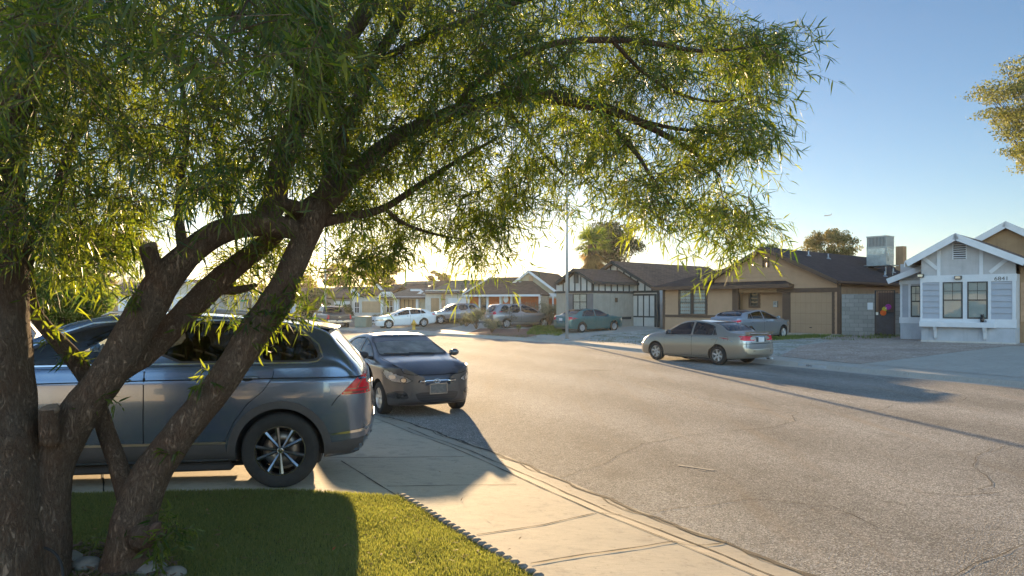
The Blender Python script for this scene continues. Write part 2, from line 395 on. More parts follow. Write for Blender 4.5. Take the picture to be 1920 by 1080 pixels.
# joints and cracks: thin ribbons laid on the slabs
def ribbon(b, pts, w, dz=.006, jit=0.0, seg=.12, zf=None):
    P=[]
    for a,c in zip(pts[:-1],pts[1:]):
        a=Vector(a[:2]);c=Vector(c[:2]);k=max(1,int((c-a).length/seg))
        for i in range(k): P.append(a.lerp(c,i/k))
    P.append(Vector(pts[-1][:2])); n=len(P); vs=[]
    ph=random.random()*9
    for i,p in enumerate(P):
        t=(P[min(i+1,n-1)]-P[max(i-1,0)]).normalized(); no=Vector((-t.y,t.x))
        q=p+no*jit*(math.sin(i*.9+ph)+math.sin(i*.37+ph*2)+random.uniform(-1,1)*.8)
        ww=w*(.55+random.random()*.9)/2 if jit else w/2
        for s in(-1,1):
            r=q+no*ww*s; z=(zf or gz)(r.x,r.y)+dz; vs.append((r.x,r.y,z))
    b.raw(vs,[(2*i,2*i+2,2*i+3,2*i+1) for i in range(n-1)])
b=MB()
for pts in [[(640,865),(690,897),(750,934)],[(560,857),(870,857)],[(726,913),(968,909)],[(90,951),(400,943),(750,934)],[(193,870),(195,947)],[(690,796),(745,795)],[(893,1004),(1020,985),(1165,966)]]:
    ribbon(b,[GT(*p) for p in pts],.014,.008,.002)
tag(b.build('driveway_joints',M['crack']),kind='structure')
b=MB(); 
line=[(p.x,p.y) for p in offset_line(NEAR_D,-.62) if -1<p.y<14]; ribbon(b,line,.016,.010,.004)
line=[(p.x,p.y) for p in offset_line(NEAR_D,-.34) if 3<p.y<12]; ribbon(b,line,.03,.010,.012)
for d in(2.9,4.6,6.2,7.7,9.2,10.7,12.2):
    i=min(range(len(NEAR_D)),key=lambda i:abs(NEAR_D[i].y-d)); p=NEAR_D[i]; t=(NEAR_D[i+1]-NEAR_D[i-1]).normalized(); no=Vector((t.y,-t.x))
    if d in(4.6,6.2,2.9): ribbon(b,[p+no*.0,p+no*2.0],.018,.012,.006)
tag(b.build('sidewalk_joints',M['crack']),kind='structure')
b=MB()
for k,(o,w,j) in enumerate([(.03,.045,.022),(.06,.018,.03)]):
    line=[(p.x,p.y) for p in offset_line(NEAR_D,-o) if 2<p.y<13]; ribbon(b,line,w,.010+.001*k,j)
tag(b.build('gutter_crack',M['litter']),kind='structure')
b=MB()
road_cracks=[[(1200,832),(1260,822),(1330,813),(1400,806),(1450,800),(1490,790),(1490,779),(1560,778),(1620,772),(1668,766),(1675,760)],
 [(1675,757),(1745,756),(1800,750),(1815,745)],[(1855,840),(1830,860),(1826,875),(1850,893),(1855,910),(1835,918)],[(1920,836),(1880,838),(1862,848)],
 [(1785,1080),(1850,1052),(1920,1022)],[(1010,905),(1110,880),(1180,842),(1205,832)],[(1240,960),(1400,935),(1560,948),(1640,990)],[(1710,925),(1800,930),(1880,922)],[(1240,716),(1330,729),(1400,740),(1500,775)]]
for i,l in enumerate(road_cracks): ribbon(b,[G(*p) for p in l],.012 if i<2 else .008,.005,.02,seg=.15,zf=lambda x,y:0)
tag(b.build('road_cracks',M['crack']),kind='structure')
b=MB(); pat=plain('pale_patch',(.33,.29,.23),.9,var=.4,vs=25,bmp=.3)
for l,w in([[(1270,873),(1300,876),(1340,881)],.05],[[(1310,880),(1325,882)],.04],[[(1205,724),(1290,741),(1400,762),(1500,776)],.03]):
    ribbon(b,[G(*p) for p in l],w,.0045,.02,seg=.12,zf=lambda x,y:0)
tag(b.build('pale_road_marks',pat),kind='structure')
# seam of the newer asphalt along the far parking lane
b=MB(); ribbon(b,[G(*p) for p in [(905,648),(1060,658),(1190,672),(1330,690),(1460,706)]],.03,.005,.01,seg=.4,zf=lambda x,y:0)
tag(b.build('road_seam',M['crack']),kind='structure')

# ---------------- grass on the lawn
def inside(poly,x,y):
    c=False; n=len(poly)
    for i in range(n):
        x1,y1=poly[i];x2,y2=poly[(i+1)%n]
        if (y1>y)!=(y2>y) and x<(x2-x1)*(y-y1)/(y2-y1)+x1: c=not c
    return c
def inside_np(poly,X,Y):
    c=np.zeros(len(X),bool); n=len(poly)
    for i in range(n):
        x1,y1=poly[i];x2,y2=poly[(i+1)%n]
        if y1==y2: continue
        m=((y1>Y)!=(y2>Y))&(X<(x2-x1)*(Y-y1)/(y2-y1)+x1); c^=m
    return c
def blades(name, poly, n, h, w, mat, zfun, bend=.5, label=None, patchy=0, edge_keep=None):
    P=np.array(poly); lo=P.min(0);hi=P.max(0)
    XY=rng.uniform(lo,hi,(int(n*1.0),2)); XY=XY[inside_np(poly,XY[:,0],XY[:,1])]
    if patchy:
        f=np.sin(XY[:,0]*2.1+1)*np.sin(XY[:,1]*1.7)+np.sin(XY[:,0]*5.3+XY[:,1]*4.1)*.6+rng.normal(0,.5,len(XY)); XY=XY[f>patchy]
    k=len(XY); 
    if k==0: return None
    Z=zfun(XY); a=rng.uniform(0,2*PI,k); d=np.stack([np.cos(a),np.sin(a)],1); hh=h*rng.uniform(.5,1.3,k)*(1+.25*np.sin(XY[:,0]*7)*np.sin(XY[:,1]*6+1)); ww=w*rng.uniform(.6,1.3,k)
    s=np.stack([-d[:,1],d[:,0]],1); lean=rng.uniform(.1,1,k)*bend*hh
    v=np.zeros((k,5,3)); 
    v[:,0,:2]=XY-s*ww[:,None]/2; v[:,1,:2]=XY+s*ww[:,None]/2; v[:,0,2]=v[:,1,2]=Z
    mid=XY+d*(lean*.35)[:,None]; v[:,2,:2]=mid+s*ww[:,None]*.4; v[:,3,:2]=mid-s*ww[:,None]*.4; v[:,2,2]=v[:,3,2]=Z+hh*.6
    v[:,4,:2]=XY+d*lean[:,None]; v[:,4,2]=Z+hh
    b0=np.arange(k)[:,None]*5; q=b0+np.array([[0,1,2,3]]); t=b0+np.array([[3,2,4]])
    tint=np.repeat(np.clip(rng.normal(.5,.3,k),0,1),5)
    o=np_mesh(name,v.reshape(-1,3),[q,t],mat,attr=tint); tag(o,label,'grass',None,'stuff'); return o
M['grass']=leafmat('grass_blade',(.08,.10,.04),(.18,.185,.07),.5,.5,((.27,.34,.05),(.52,.51,.10)))
def flat_z(XY):
    sn=np.array([s_near(x,y) for x,y in XY[:1]])
    # vectorised near terrain
    A=NA[:-1];B=NA[1:];D=B-A; z=np.empty(len(XY)); L=(D*D).sum(1)
    for i in range(0,len(XY),4000):
        p=XY[i:i+4000,None,:]; t=np.clip(((p-A)*D).sum(2)/L,0,1); q=A+D*t[...,None]-p; dd=np.sqrt((q*q).sum(2).min(1)); z[i:i+4000]=np.interp(dd,*NZ)
    return z+.012
near_lawn=[p for p in LAWN]
vis_lawn=[(-4.2,lc.y-.33),(-3.3,lc.y-.2),(lc.x,lc.y)]+le[1:6]+[(-3.4,3.0)]
blades('lawn_grass',vis_lawn,330000,.029,.0038,M['grass'],flat_z,.8,'short dense green lawn beside the concrete driveway')
blades('lawn_grass_fringe',[(-9,lc.y-1.0),(-4.2,lc.y-.33),(-3.4,3.0),(.6,2.6),(1.6,.2),(-9,-1)],60000,.04,.006,M['grass'],flat_z,.8,'short green lawn under the multi-trunk trees')
# lawn edging: scalloped grey border stones along the walk
b=MB(); P=[GT(x,y) for x,y in((752,933),(800,962),(860,1000),(930,1042),(1002,1082),(1080,1130))]
tot=0; 
for a,c in zip(P[:-1],P[1:]):
    k=max(1,int((c-a).length/.085))
    for i in range(k):
        q=a.lerp(c,(i+.5)/k); t=(c-a).normalized(); b.tube([q+Vector((0,0,-.05)),q+Vector((0,0,.032)),q+Vector((0,0,.045))],[.040,.040,.026],8,0)
edging=b.build('lawn_edging',plain('edging_stone',(.20,.18,.16),.9,var=.35,vs=15,bmp=.5)); tag(edging,'grey scalloped edging running along the lawn and sidewalk','edging')
# ================================================================== NEAR TREES
def bark_mat(name='bark', a=(.070,.045,.030), b_=(.31,.225,.16)):
    """furrowed bark: stretched ridged noise, dark cracks, reddish patches"""
    m,nt,b,_=new_mat(name); co=worldpos(nt)
    st=mapping(nt,co,(1,1,.28),(0,R(24),0))
    n=noise(nt,st,26,7,.68,1.6); f=noise(nt,st,75,5,.7,.6)
    rd=N(nt,'ShaderNodeMath',operation='SUBTRACT'); nt.links.new(n,rd.inputs[0]); rd.inputs[1].default_value=.5
    ab=N(nt,'ShaderNodeMath',operation='ABSOLUTE'); nt.links.new(rd.outputs[0],ab.inputs[0])
    ridge=ramp(nt,ab.outputs[0],[(0,0),(.035,.35),(.13,1)])
    c=mixc(nt,ridge,a,b_); c=mixc(nt,ramp(nt,f,[(.40,.7),(.62,0)]),c,[x*.55 for x in b_])
    c=mixc(nt,ramp(nt,noise(nt,co,5,4,.6),[(.45,0),(.72,.5)]),c,(.15,.075,.045))
    c=mixc(nt,ramp(nt,noise(nt,co,2.3,4,.6),[(.5,0),(.75,.45)]),c,(.16,.14,.12))
    nt.links.new(c,b.inputs['Base Color']); b.inputs['Roughness'].default_value=.95; b.inputs['Specular IOR Level'].default_value=.2
    p=bump(nt,b,ridge,1,.035); bump(nt,b,f,.7,.012,p); return m
M['bark']=bark_mat(); M['cut']=plain('cut_wood',(.15,.105,.075),.9,var=.35,vs=25)
M['cut_old']=plain('old_cut_wood',(.10,.058,.04),.95,var=.4,vs=30,bmp=.5); M['twig']=plain('twig',(.12,.075,.045),.9,var=.3,vs=10)
M['leaf']=leafmat('willow_leaf',(.016,.038,.012),(.042,.070,.020),.44,.45,((.08,.17,.010),(.46,.53,.03)))
def spline(pts, step=.06):
    P=[Vector(p[:3]) for p in pts]; r=[p[3] for p in pts]; n=len(P); o=[];ro=[]
    for i in range(n-1):
        p0=P[max(i-1,0)];p1=P[i];p2=P[i+1];p3=P[min(i+2,n-1)]; k=max(2,int((p2-p1).length/step))
        for j in range(k):
            t=j/k; o.append(.5*((2*p1)+(p2-p0)*t+(2*p0-5*p1+4*p2-p3)*t*t+(3*p1-p0-3*p2+p3)*t**3)); ro.append(r[i]+(r[i+1]-r[i])*t)
    o.append(P[-1]); ro.append(r[-1]); return o,ro
def limb(b, L, k=20, nz=.05, nodes=None, base=None):
    """L: (px,py,depth,radius)"""
    pts=[(*PD(x,y,d),r) for x,y,d,r in L]; o,r=spline(pts)
    b.tube(o,r,k,0,True,nz,7.0)
    if nodes is not None: nodes+= [(p,q) for p,q in zip(o,r)]
NODES_A=[];NODES_C=[]
bA=MB()
limb(bA,[(-8,1260,4.3,.34),(-4,1120,4.3,.30),(-2,1000,4.3,.268),(-10,860,4.32,.25),(-18,700,4.35,.222),(-18,560,4.4,.205),(-18,400,4.45,.18),(-6,270,4.5,.165),(-2,210,4.5,.16)],26,.03)
limb(bA,[(-2,240,4.5,.14),(40,160,4.6,.115),(75,80,4.7,.098),(108,0,4.8,.09),(160,-130,4.9,.07),(220,-300,5.2,.05)],18,.05,NODES_A)
limb(bA,[(-10,260,4.5,.13),(-70,120,4.4,.11),(-120,-60,4.3,.08),(-160,-300,4.4,.05)],16,.05,NODES_A)
limb(bA,[(30,520,4.5,.06),(75,430,4.7,.05),(110,350,4.9,.042),(140,260,5.2,.035),(200,150,5.6,.025)],12,.05,NODES_A)
# leaning limb
limb(bA,[(60,1130,4.42,.20),(78,1010,4.42,.165),(84,930,4.45,.145),(100,860,4.48,.130),(138,790,4.5,.122),(190,720,4.53,.112),(238,645,4.57,.114),(278,575,4.6,.112),(308,525,4.65,.108),(350,480,4.7,.088),(395,444,4.78,.085),(445,425,4.85,.082),(500,420,4.92,.080),(540,428,4.96,.072),(562,432,4.98,.062)],22,.035,NODES_A)
limb(bA,[(492,425,4.92,.075),(512,385,4.95,.082),(522,335,5.0,.088),(536,285,5.05,.08),(560,225,5.1,.074),(596,165,5.2,.07),(640,90,5.3,.066),(685,25,5.4,.06),(730,-50,5.5,.05),(800,-180,5.8,.035)],18,.06,NODES_A)
limb(bA,[(185,742,4.54,.04),(225,700,4.62,.06),(266,668,4.74,.078),(306,632,4.85,.085),(352,582,4.95,.085),(405,532,5.05,.085),(450,492,5.15,.075),(500,455,5.3,.065),(560,400,5.5,.055),(610,355,5.7,.05),(650,290,6,.04)],16,.06,NODES_A)
limb(bA,[(400,540,5.05,.035),(440,545,5.1,.03),(480,535,5.2,.02)],8,.05,NODES_A)
limb(bA,[(300,535,4.62,.07),(290,505,4.6,.06),(281,478,4.58,.058),(277,462,4.57,.055)],14,.05)
limb(bA,[(94,830,4.32,.06),(92,795,4.3,.058),(92,768,4.3,.055)],14,.05)
# more limbs inside the crown
limb(bA,[(345,478,4.7,.04),(335,400,4.9,.03),(340,330,5.0,.025),(350,230,5.1,.02),(330,100,5.3,.015)],8,.05,NODES_A)
limb(bA,[(600,170,5.2,.045),(520,90,5.0,.035),(430,20,4.8,.025),(330,-80,4.6,.02)],8,.05,NODES_A)
limb(bA,[(430,425,4.9,.035),(420,350,5.4,.03),(400,250,5.9,.025),(360,120,6.4,.02)],8,.05,NODES_A)
bC=MB()
limb(bC,[(215,1250,4.6,.26),(232,1130,4.6,.20),(243,1040,4.6,.155),(256,960,4.6,.135),(284,890,4.63,.120),(332,820,4.67,.108),(391,748,4.72,.102),(446,672,4.78,.100),(484,612,4.84,.108),(516,570,4.88,.112),(540,520,4.93,.092),(562,468,4.98,.088),(584,420,5.02,.088),(602,380,5.08,.08)],24,.035,NODES_C)
limb(bC,[(600,392,5.06,.06),(560,390,5.0,.05),(520,380,4.95,.05)],12,.05,NODES_C)
limb(bC,[(600,400,5.06,.075),(618,340,5.15,.062),(640,270,5.25,.055),(668,200,5.35,.05),(700,120,5.5,.045),(760,20,5.7,.04),(820,-120,6,.03)],14,.05,NODES_C)
limb(bC,[(596,405,5.06,.07),(640,352,5.15,.066),(690,300,5.28,.062),(745,258,5.4,.058),(800,232,5.5,.058),(860,208,5.6,.06),(930,188,5.7,.06),(1000,180,5.8,.062),(1060,186,5.9,.056),(1120,200,6.0,.046),(1180,220,6.15,.036),(1240,250,6.3,.028),(1300,285,6.4,.02),(1350,330,6.5,.012)],16,.05,NODES_C)
limb(bC,[(850,212,5.6,.035),(890,160,5.5,.03),(960,110,5.4,.028),(1050,80,5.4,.026),(1150,75,5.5,.026),(1230,82,5.6,.022),(1310,95,5.7,.016),(1400,90,5.8,.010),(1480,80,5.9,.006)],10,.05,NODES_C)
limb(bC,[(1150,78,5.5,.018),(1200,130,5.6,.015),(1260,170,5.7,.012),(1330,190,5.8,.010),(1400,185,5.9,.006)],8,.05,NODES_C)
limb(bC,[(1120,200,6.0,.03),(1160,250,6.0,.024),(1195,290,6.0,.02),(1220,330,6.0,.014),(1260,390,6.0,.010)],8,.05,NODES_C)
limb(bC,[(606,415,5.06,.045),(660,405,5.3,.035),(720,390,5.7,.03),(790,345,6.1,.025),(860,300,6.6,.02),(930,260,7,.015)],10,.05,NODES_C)
limb(bC,[(720,390,5.7,.02),(760,420,6,.016),(820,440,6.4,.012),(880,450,6.8,.008)],8,.05,NODES_C)
limb(bC,[(930,190,5.7,.03),(980,240,6.0,.02),(1020,290,6.3,.015),(1060,330,6.6,.01)],8,.05,NODES_C)
limb(bC,[(1180,220,6.15,.02),(1260,240,6.4,.018),(1340,250,6.7,.014),(1400,270,7,.01)],8,.05,NODES_C)
limb(bC,[(700,120,5.5,.03),(800,70,5.6,.028),(920,20,5.6,.024),(1060,-20,5.5,.02),(1200,-40,5.5,.015),(1330,-30,5.5,.01)],8,.05,NODES_C)
# branch behind the leaning limb
limb(bC,[(242,930,4.66,.075),(224,880,4.72,.062),(200,810,4.8,.056),(182,750,4.86,.058),(165,712,4.9,.06),(135,668,4.92,.058),(100,630,4.92,.05),(72,596,4.9,.045),(60,560,4.9,.03),(58,500,5.0,.02)],14,.08,NODES_C)
# old cut on the right trunk
limb(bC,[(262,1010,4.5,.09),(284,1003,4.44,.078),(296,998,4.41,.066)],14,.08)

def build_leaves(name, tw_p, tw_d, tw_len, mat, leaf_len=.105, leaf_w=.011, per=14, parent=None, spread=1.0):
    """tw_p: twig starts, tw_d: unit directions; leaves alternate along each drooping twig"""
    tint0=rng.normal(.5,.25,len(tw_p)); K=len(tw_p); t=(np.arange(per)+.5)/per; t=np.repeat(t[None],K,0)+rng.uniform(-.04,.04,(K,per)); t=np.clip(t,.03,1)
    L=tw_len[:,None]; pos=tw_p[:,None,:]+tw_d[:,None,:]*(t*L)[...,None]; pos[...,2]-=(t*t*L*.40)
    dr=tw_d[:,None,:]*np.ones((K,per,1)); dr=dr.copy(); dr[...,2]-=.75*t
    dr/=np.linalg.norm(dr,axis=2,keepdims=True)
    rv=rng.normal(0,1,(K,per,3)); side=np.cross(dr,rv); side/=np.linalg.norm(side,axis=2,keepdims=True)
    d=dr*rng.uniform(.2,.9,(K,per,1))+side*spread*rng.uniform(.3,1.1,(K,per,1)); d[...,2]-=rng.uniform(-.25,.75,(K,per)); 
    d/=np.linalg.norm(d,axis=2,keepdims=True)
    pos=pos.reshape(-1,3); d=d.reshape(-1,3); n=len(pos)
    ll=leaf_len*rng.uniform(.40,1.40,n); lw=leaf_w*rng.uniform(.6,1.4,n)*(.5+.5*ll/leaf_len)
    rv=rng.normal(0,1,(n,3)); s=np.cross(d,rv); s/=np.linalg.norm(s,axis=1,keepdims=True); up=np.cross(s,d); cv=rng.uniform(-.22,.42,n)
    def pt(u,sd,w_): 
        p=pos+d*(ll*u)[:,None]+s*(sd*lw*w_)[:,None]*.5; p[:,2]-=cv*ll*u*u; return p+up*(abs(sd)*lw*.12)[:,None]
    v=np.stack([pt(0,0,0),pt(.28,-1,.95),pt(.28,1,.95),pt(.62,-1,.8),pt(.62,1,.8),pt(1,0,0)],1)
    b0=np.arange(n)[:,None]*6
    tris=np.concatenate([b0+np.array([[0,2,1]]),b0+np.array([[3,4,5]])]); q=b0+np.array([[1,2,4,3]])
    base=np.repeat(rng.normal(.5,.25,K),per); tint=np.repeat(np.clip(base+rng.normal(0,.2,n),0,1),6)
    return np_mesh(name,v.reshape(-1,3),[tris,q],mat,parent,attr=tint), n
def twig_mesh(name, tw_p, tw_d, tw_len, r, mat, parent=None, seg=3):
    K=len(tw_p); vs=[];
    ts=np.linspace(0,1,seg+1); s=np.cross(tw_d,np.array([.3,.2,1.0])); s/=np.maximum(np.linalg.norm(s,axis=1,keepdims=True),1e-6); u=np.cross(tw_d,s)
    V=np.zeros((K,seg+1,3,3))
    for i,t in enumerate(ts):
        c=tw_p+tw_d*(t*tw_len)[:,None]; c=c.copy(); c[:,2]-=t*t*tw_len*.55
        for j in range(3):
            a=2*PI*j/3; V[:,i,j]=c+(s*math.cos(a)+u*math.sin(a))*(r*(1-.7*t))
    V=V.reshape(-1,3); b0=np.arange(K)[:,None]*(seg+1)*3; F=[]
    for i in range(seg):
        for j in range(3): F.append(b0+np.array([[i*3+j,i*3+(j+1)%3,(i+1)*3+(j+1)%3,(i+1)*3+j]]))
    return np_mesh(name,V,[np.concatenate(F)],mat,parent,smooth=True)

def add_twigs(b,tp,td,tl,r):
    for p,d,l in zip(tp,td,tl):
        p=Vector(p);d=Vector(d); P=[]
        for t in(0,.5,1): c=p+d*(t*l); c.z-=t*t*l*.40; P.append(c)
        b.tube(P,[r,r*.7,r*.3],3,1,False)
def poly_area(p): return abs(sum(p[i][0]*p[(i+1)%len(p)][1]-p[(i+1)%len(p)][0]*p[i][1] for i in range(len(p))))/2
def crown_clusters(regions):
    """regions: (pixel outline, cluster count, depth range); returns cluster centres in space"""
    out=[]
    for poly,n,(d0,d1) in regions:
        P=np.array(poly,float); lo=P.min(0);hi=P.max(0); got=0
        while got<n:
            x,y=rng.uniform(lo,hi)
            if math.hypot(x-745,y-384)<34 and d0>4: continue
            f=math.sin(x*.023+1.3)*math.sin(y*.031+.4)+.7*math.sin(x*.047+y*.038)+.5*math.sin(y*.061-x*.019+2)
            if f<-.15 and random.random()<.62: continue
            if inside(poly,x,y): out.append(PD(x,y,rng.uniform(d0,d1))); got+=1
    return out
def crown(prefix, clusters, nodes, trunk_mb, root, twigs=5, per=13, leaf_len=.105, leaf_w=.0103, size=.34, bmat=None):
    NP=np.array([list(p) for p,_ in nodes]); tp=[];td=[];tl=[]; bb=trunk_mb
    order=sorted(range(len(clusters)),key=lambda i:min(((NP-np.array(list(clusters[i])))**2).sum(1)))
    for i in order:
        c=clusters[i]; a=np.array(list(c)); d2=((NP-a)**2).sum(1)+np.maximum(0,(NP[:,2]-a[2]))*.0; j=int(d2.argmin()); o=Vector(NP[j]); dist=math.sqrt(d2[j])
        if dist>.12:
            mid=(o+c)/2+Vector((random.uniform(-1,1),random.uniform(-1,1),random.uniform(.0,1.1)))*dist*.16
            pts=[]; k=4 if dist>.5 else 3
            for q in range(k+1):
                t=q/k; pts.append((1-t)**2*o+2*t*(1-t)*mid+t*t*c)
            r0=min(.016,.003+.006*dist); bb.tube(pts,[r0*(1-.65*q/k) for q in range(k+1)],4,0,False)
            NP=np.vstack([NP,[list(pts[-1])],[list(pts[k//2])],[list(pts[-2])]])
        for _ in range(twigs):
            an=random.uniform(0,2*PI); el=random.uniform(-.7,.55)
            tp.append(list(c+Vector((random.gauss(0,.06),random.gauss(0,.06),random.gauss(0,.06))))); td.append([math.cos(an)*math.cos(el),math.sin(an)*math.cos(el),math.sin(el)]); tl.append(size*random.uniform(.5,1.35))
    tp=np.array(tp);td=np.array(td);tl=np.array(tl)
    add_twigs(bb,tp,td,tl,.0022)
    o,n=build_leaves('foliage',tp,td,tl,bmat or M['leaf'],leaf_len,leaf_w,per,root); return n

rootA=empty('willow_leaved_tree',PD(10,1180,4.3)); tag(rootA,'thick brown trunk at the frame edge with a leaning limb ending in a sawn stub','tree','narrow-leaved trees shading the lawn')
rootC=empty('willow_leaved_tree',PD(235,1150,4.6)); tag(rootC,'slimmer leaning trunk with leafy sprouts whose long branch arches over the street','tree','narrow-leaved trees shading the lawn')
bpy.context.view_layer.update()
def parent_keep(o,r):
    o.parent=r; o.matrix_parent_inverse=Matrix.Translation(-r.location)
class _P: pass
def crown_at(root,*a,**k):
    before=set(bpy.data.objects); n=crown(*a,root=None,**k)
    for o in set(bpy.data.objects)-before: parent_keep(o,root)
    return n
regA=[([(-60,-60),(620,-60),(640,120),(560,330),(400,370),(250,400),(150,470),(60,470),(-60,450)],620,(3.7,8.0)),
      ([(60,440),(260,400),(250,455),(170,500),(90,500),(55,560)],30,(4.6,6.5)),
      ([(390,440),(560,440),(560,500),(520,560),(470,545),(440,520),(400,500)],24,(5.0,6.6)),
      ([(-300,-500),(700,-500),(700,-60),(-300,-60)],110,(3.0,6.5)),
      ([(180,-120),(560,-120),(560,110),(380,140),(240,60)],13,(2.4,3.1)),
      ([(-60,-60),(240,-60),(240,120),(-60,140)],16,(2.8,3.6))]
regC=[([(560,-60),(1080,-60),(1060,120),(1080,250),(1000,300),(760,300),(640,380),(560,330)],500,(4.6,8.0)),
      ([(1060,-60),(1340,-60),(1390,40),(1440,90),(1430,190),(1390,260),(1360,330),(1320,290),(1200,250),(1080,250)],235,(5.2,8.0)),
      ([(1080,240),(1200,250),(1360,320),(1400,300),(1430,250),(1430,330),(1410,420),(1370,450),(1330,420),(1270,400),(1230,430),(1180,380),(1140,330)],85,(5.6,7.8)),
      ([(1300,400),(1420,400),(1395,470),(1340,480)],12,(5.6,6.6)),
      ([(1140,330),(1230,380),(1200,440),(1160,400)],9,(5.8,6.8)),
      ([(600,360),(760,300),(1000,300),(1060,330),(1040,370),(960,400),(900,390),(780,380),(640,400)],76,(5.8,8.2)),
      ([(620,400),(960,390),(930,470),(880,480),(850,420),(780,450),(700,490),(620,500)],58,(5.8,8.2)),
      ([(850,420),(970,410),(930,500),(880,500)],14,(6,7.5)),
      ([(980,300),(1100,290),(1110,370),(1050,400),(990,380)],16,(6,7.5)),
      ([(1400,40),(1500,60),(1490,110),(1440,190),(1400,230)],22,(5.6,6.6)),
      ([(1400,240),(1450,240),(1440,300),(1410,320)],7,(5.8,6.6)),
      ([(600,-400),(1500,-400),(1400,-60),(600,-60)],110,(4.5,7)),
      ([(640,480),(700,490),(690,520),(640,520)],4,(5.6,6.4))]
nA=crown_at(rootA,'a',crown_clusters(regA),NODES_A,bA,twigs=6,per=13)
nC=crown_at(rootC,'c',crown_clusters(regC),NODES_C,bC,twigs=6,per=13)
print('LEAVES',nA,nC)
# sprouts growing straight out of the trunks
def sprouts(root, spots, tb, name='sprout_foliage'):
    for px,py,d,n,sz in spots:
        tp=[];td=[];tl=[]; c=PD(px,py,d)
        for _ in range(n):
            an=random.uniform(0,2*PI); el=random.uniform(-.5,.8); v=Vector((math.cos(an)*math.cos(el),math.sin(an)*math.cos(el)-.35,math.sin(el))).normalized()
            tp.append(list(c+Vector((random.gauss(0,.03),random.gauss(0,.02),random.gauss(0,.03))))); td.append(list(v)); tl.append(sz*random.uniform(.5,1.2))
        tp=np.array(tp);td=np.array(td);tl=np.array(tl)
        o,_=build_leaves(name,tp,td,tl,M['leaf'],.085,.014,7,None,1.2); parent_keep(o,root); add_twigs(tb,tp,td,tl,.0018)
sprouts(rootC,[(500,590,4.78,8,.16),(520,560,4.75,8,.18),(545,600,4.8,12,.2),(560,560,4.9,12,.2),(575,520,4.95,8,.2),(470,640,4.7,5,.14),(455,600,4.7,4,.16),(395,700,4.6,3,.10),(385,715,4.58,3,.10),(325,855,4.55,4,.09),(315,1000,4.3,9,.13),(330,1025,4.3,6,.12),(285,1040,4.38,5,.1),(300,965,4.4,6,.12),(330,985,4.33,6,.12),(200,1000,4.45,2,.12),(300,1060,4.4,3,.1)],bC)
sprouts(rootA,[(80,610,4.75,5,.15),(72,580,4.75,4,.16),(128,650,4.82,3,.1),(145,665,4.82,3,.1),(200,745,4.45,4,.1),(270,560,4.42,3,.1),(255,580,4.42,2,.08),(380,600,4.72,3,.14),(430,600,4.8,3,.13)],bA)
tA=bA.build('trunk',[M['bark'],M['twig']]); parent_keep(tA,rootA); tC=bC.build('trunk',[M['bark'],M['twig']]); parent_keep(tC,rootC)
# sawn ends
for px,py,d,r,dirv,rt in [(277,460,4.57,.052,(-.25,-.35,1),rootA),(92,765,4.3,.052,(-.1,-.3,1),rootA),(566,433,4.985,.058,(1,-.15,-.1),rootA),(300,996,4.39,.055,(.8,-.5,.1),rootC)]:
    c=PD(px,py,d); q=Vector(dirv).normalized(); b=MB(); b.tube([c-q*.03,c+q*.006,c+q*.008],[r*1.05,r,r*.8],18,0); o=b.build('sawn_end',M['cut_old'] if rt is rootC else M['cut']); parent_keep(o,rt)
# ================================================================== VEHICLES
def pchip(xs, ys):
    xs=np.array(xs,float); ys=np.array(ys,float); h=np.diff(xs); d=np.diff(ys)/h; m=np.zeros(len(xs))
    for i in range(1,len(xs)-1):
        if d[i-1]*d[i]>0:
            w1=2*h[i]+h[i-1]; w2=h[i]+2*h[i-1]; m[i]=(w1+w2)/(w1/d[i-1]+w2/d[i])
    m[0]=d[0]; m[-1]=d[-1]
    def f(x):
        x=min(max(x,xs[0]),xs[-1]); i=int(min(max(np.searchsorted(xs,x)-1,0),len(h)-1)); t=(x-xs[i])/h[i]
        return float((1+2*t)*(1-t)**2*ys[i]+t*(1-t)**2*h[i]*m[i]+t*t*(3-2*t)*ys[i+1]+t*t*(t-1)*h[i]*m[i+1])
    return f
M['rubber']=plain('tyre_rubber',(.018,.018,.018),.85,var=.3,vs=8,bmp=.2,bs=40)
M['blackplastic']=plain('black_plastic',(.022,.022,.024),.6,var=.2,vs=6,bmp=.15,bs=200)
M['cladding']=plain('grey_cladding',(.045,.045,.048),.55,var=.15,vs=6,bmp=.15,bs=300)
M['interior']=plain('car_interior',(.03,.03,.032),.85,var=.2)
M['seat_cloth']=plain('seat_cloth',(.14,.135,.125),.9,var=.15,vs=30)
M['alloy']=plain('alloy',(.62,.63,.64),.35,1.0,var=.08)
M['darkalloy']=plain('dark_alloy',(.20,.22,.25),.25,1.0,var=.1)
M['chrome']=plain('chrome',(.75,.75,.76),.12,1.0,var=.04)
M['satin']=plain('satin_trim',(.55,.55,.56),.3,1.0,var=.04)
M['brake']=plain('brake_disc',(.28,.25,.22),.45,1.0,var=.2)
M['redlens']=plain('red_lens',(.52,.004,.02),.2,0,.3,.15,20,coat=.25)
M['darkred']=plain('dark_red_lens',(.14,.008,.015),.15,0,.6,.15,20,coat=1)
M['clearlens']=plain('clear_lens',(.42,.43,.44),.12,.6,var=.35,vs=14,coat=1)
M['lampblack']=plain('lamp_housing',(.05,.05,.055),.2,.3,coat=1)
M['amber']=plain('amber_lens',(.6,.2,.03),.2,coat=1)
M['shut']=plain('shut_line',(.006,.006,.007),.9)
M['plate']=plain('plate_white',(.55,.57,.6),.5); M['plateink']=plain('plate_ink',(.06,.08,.2),.6)
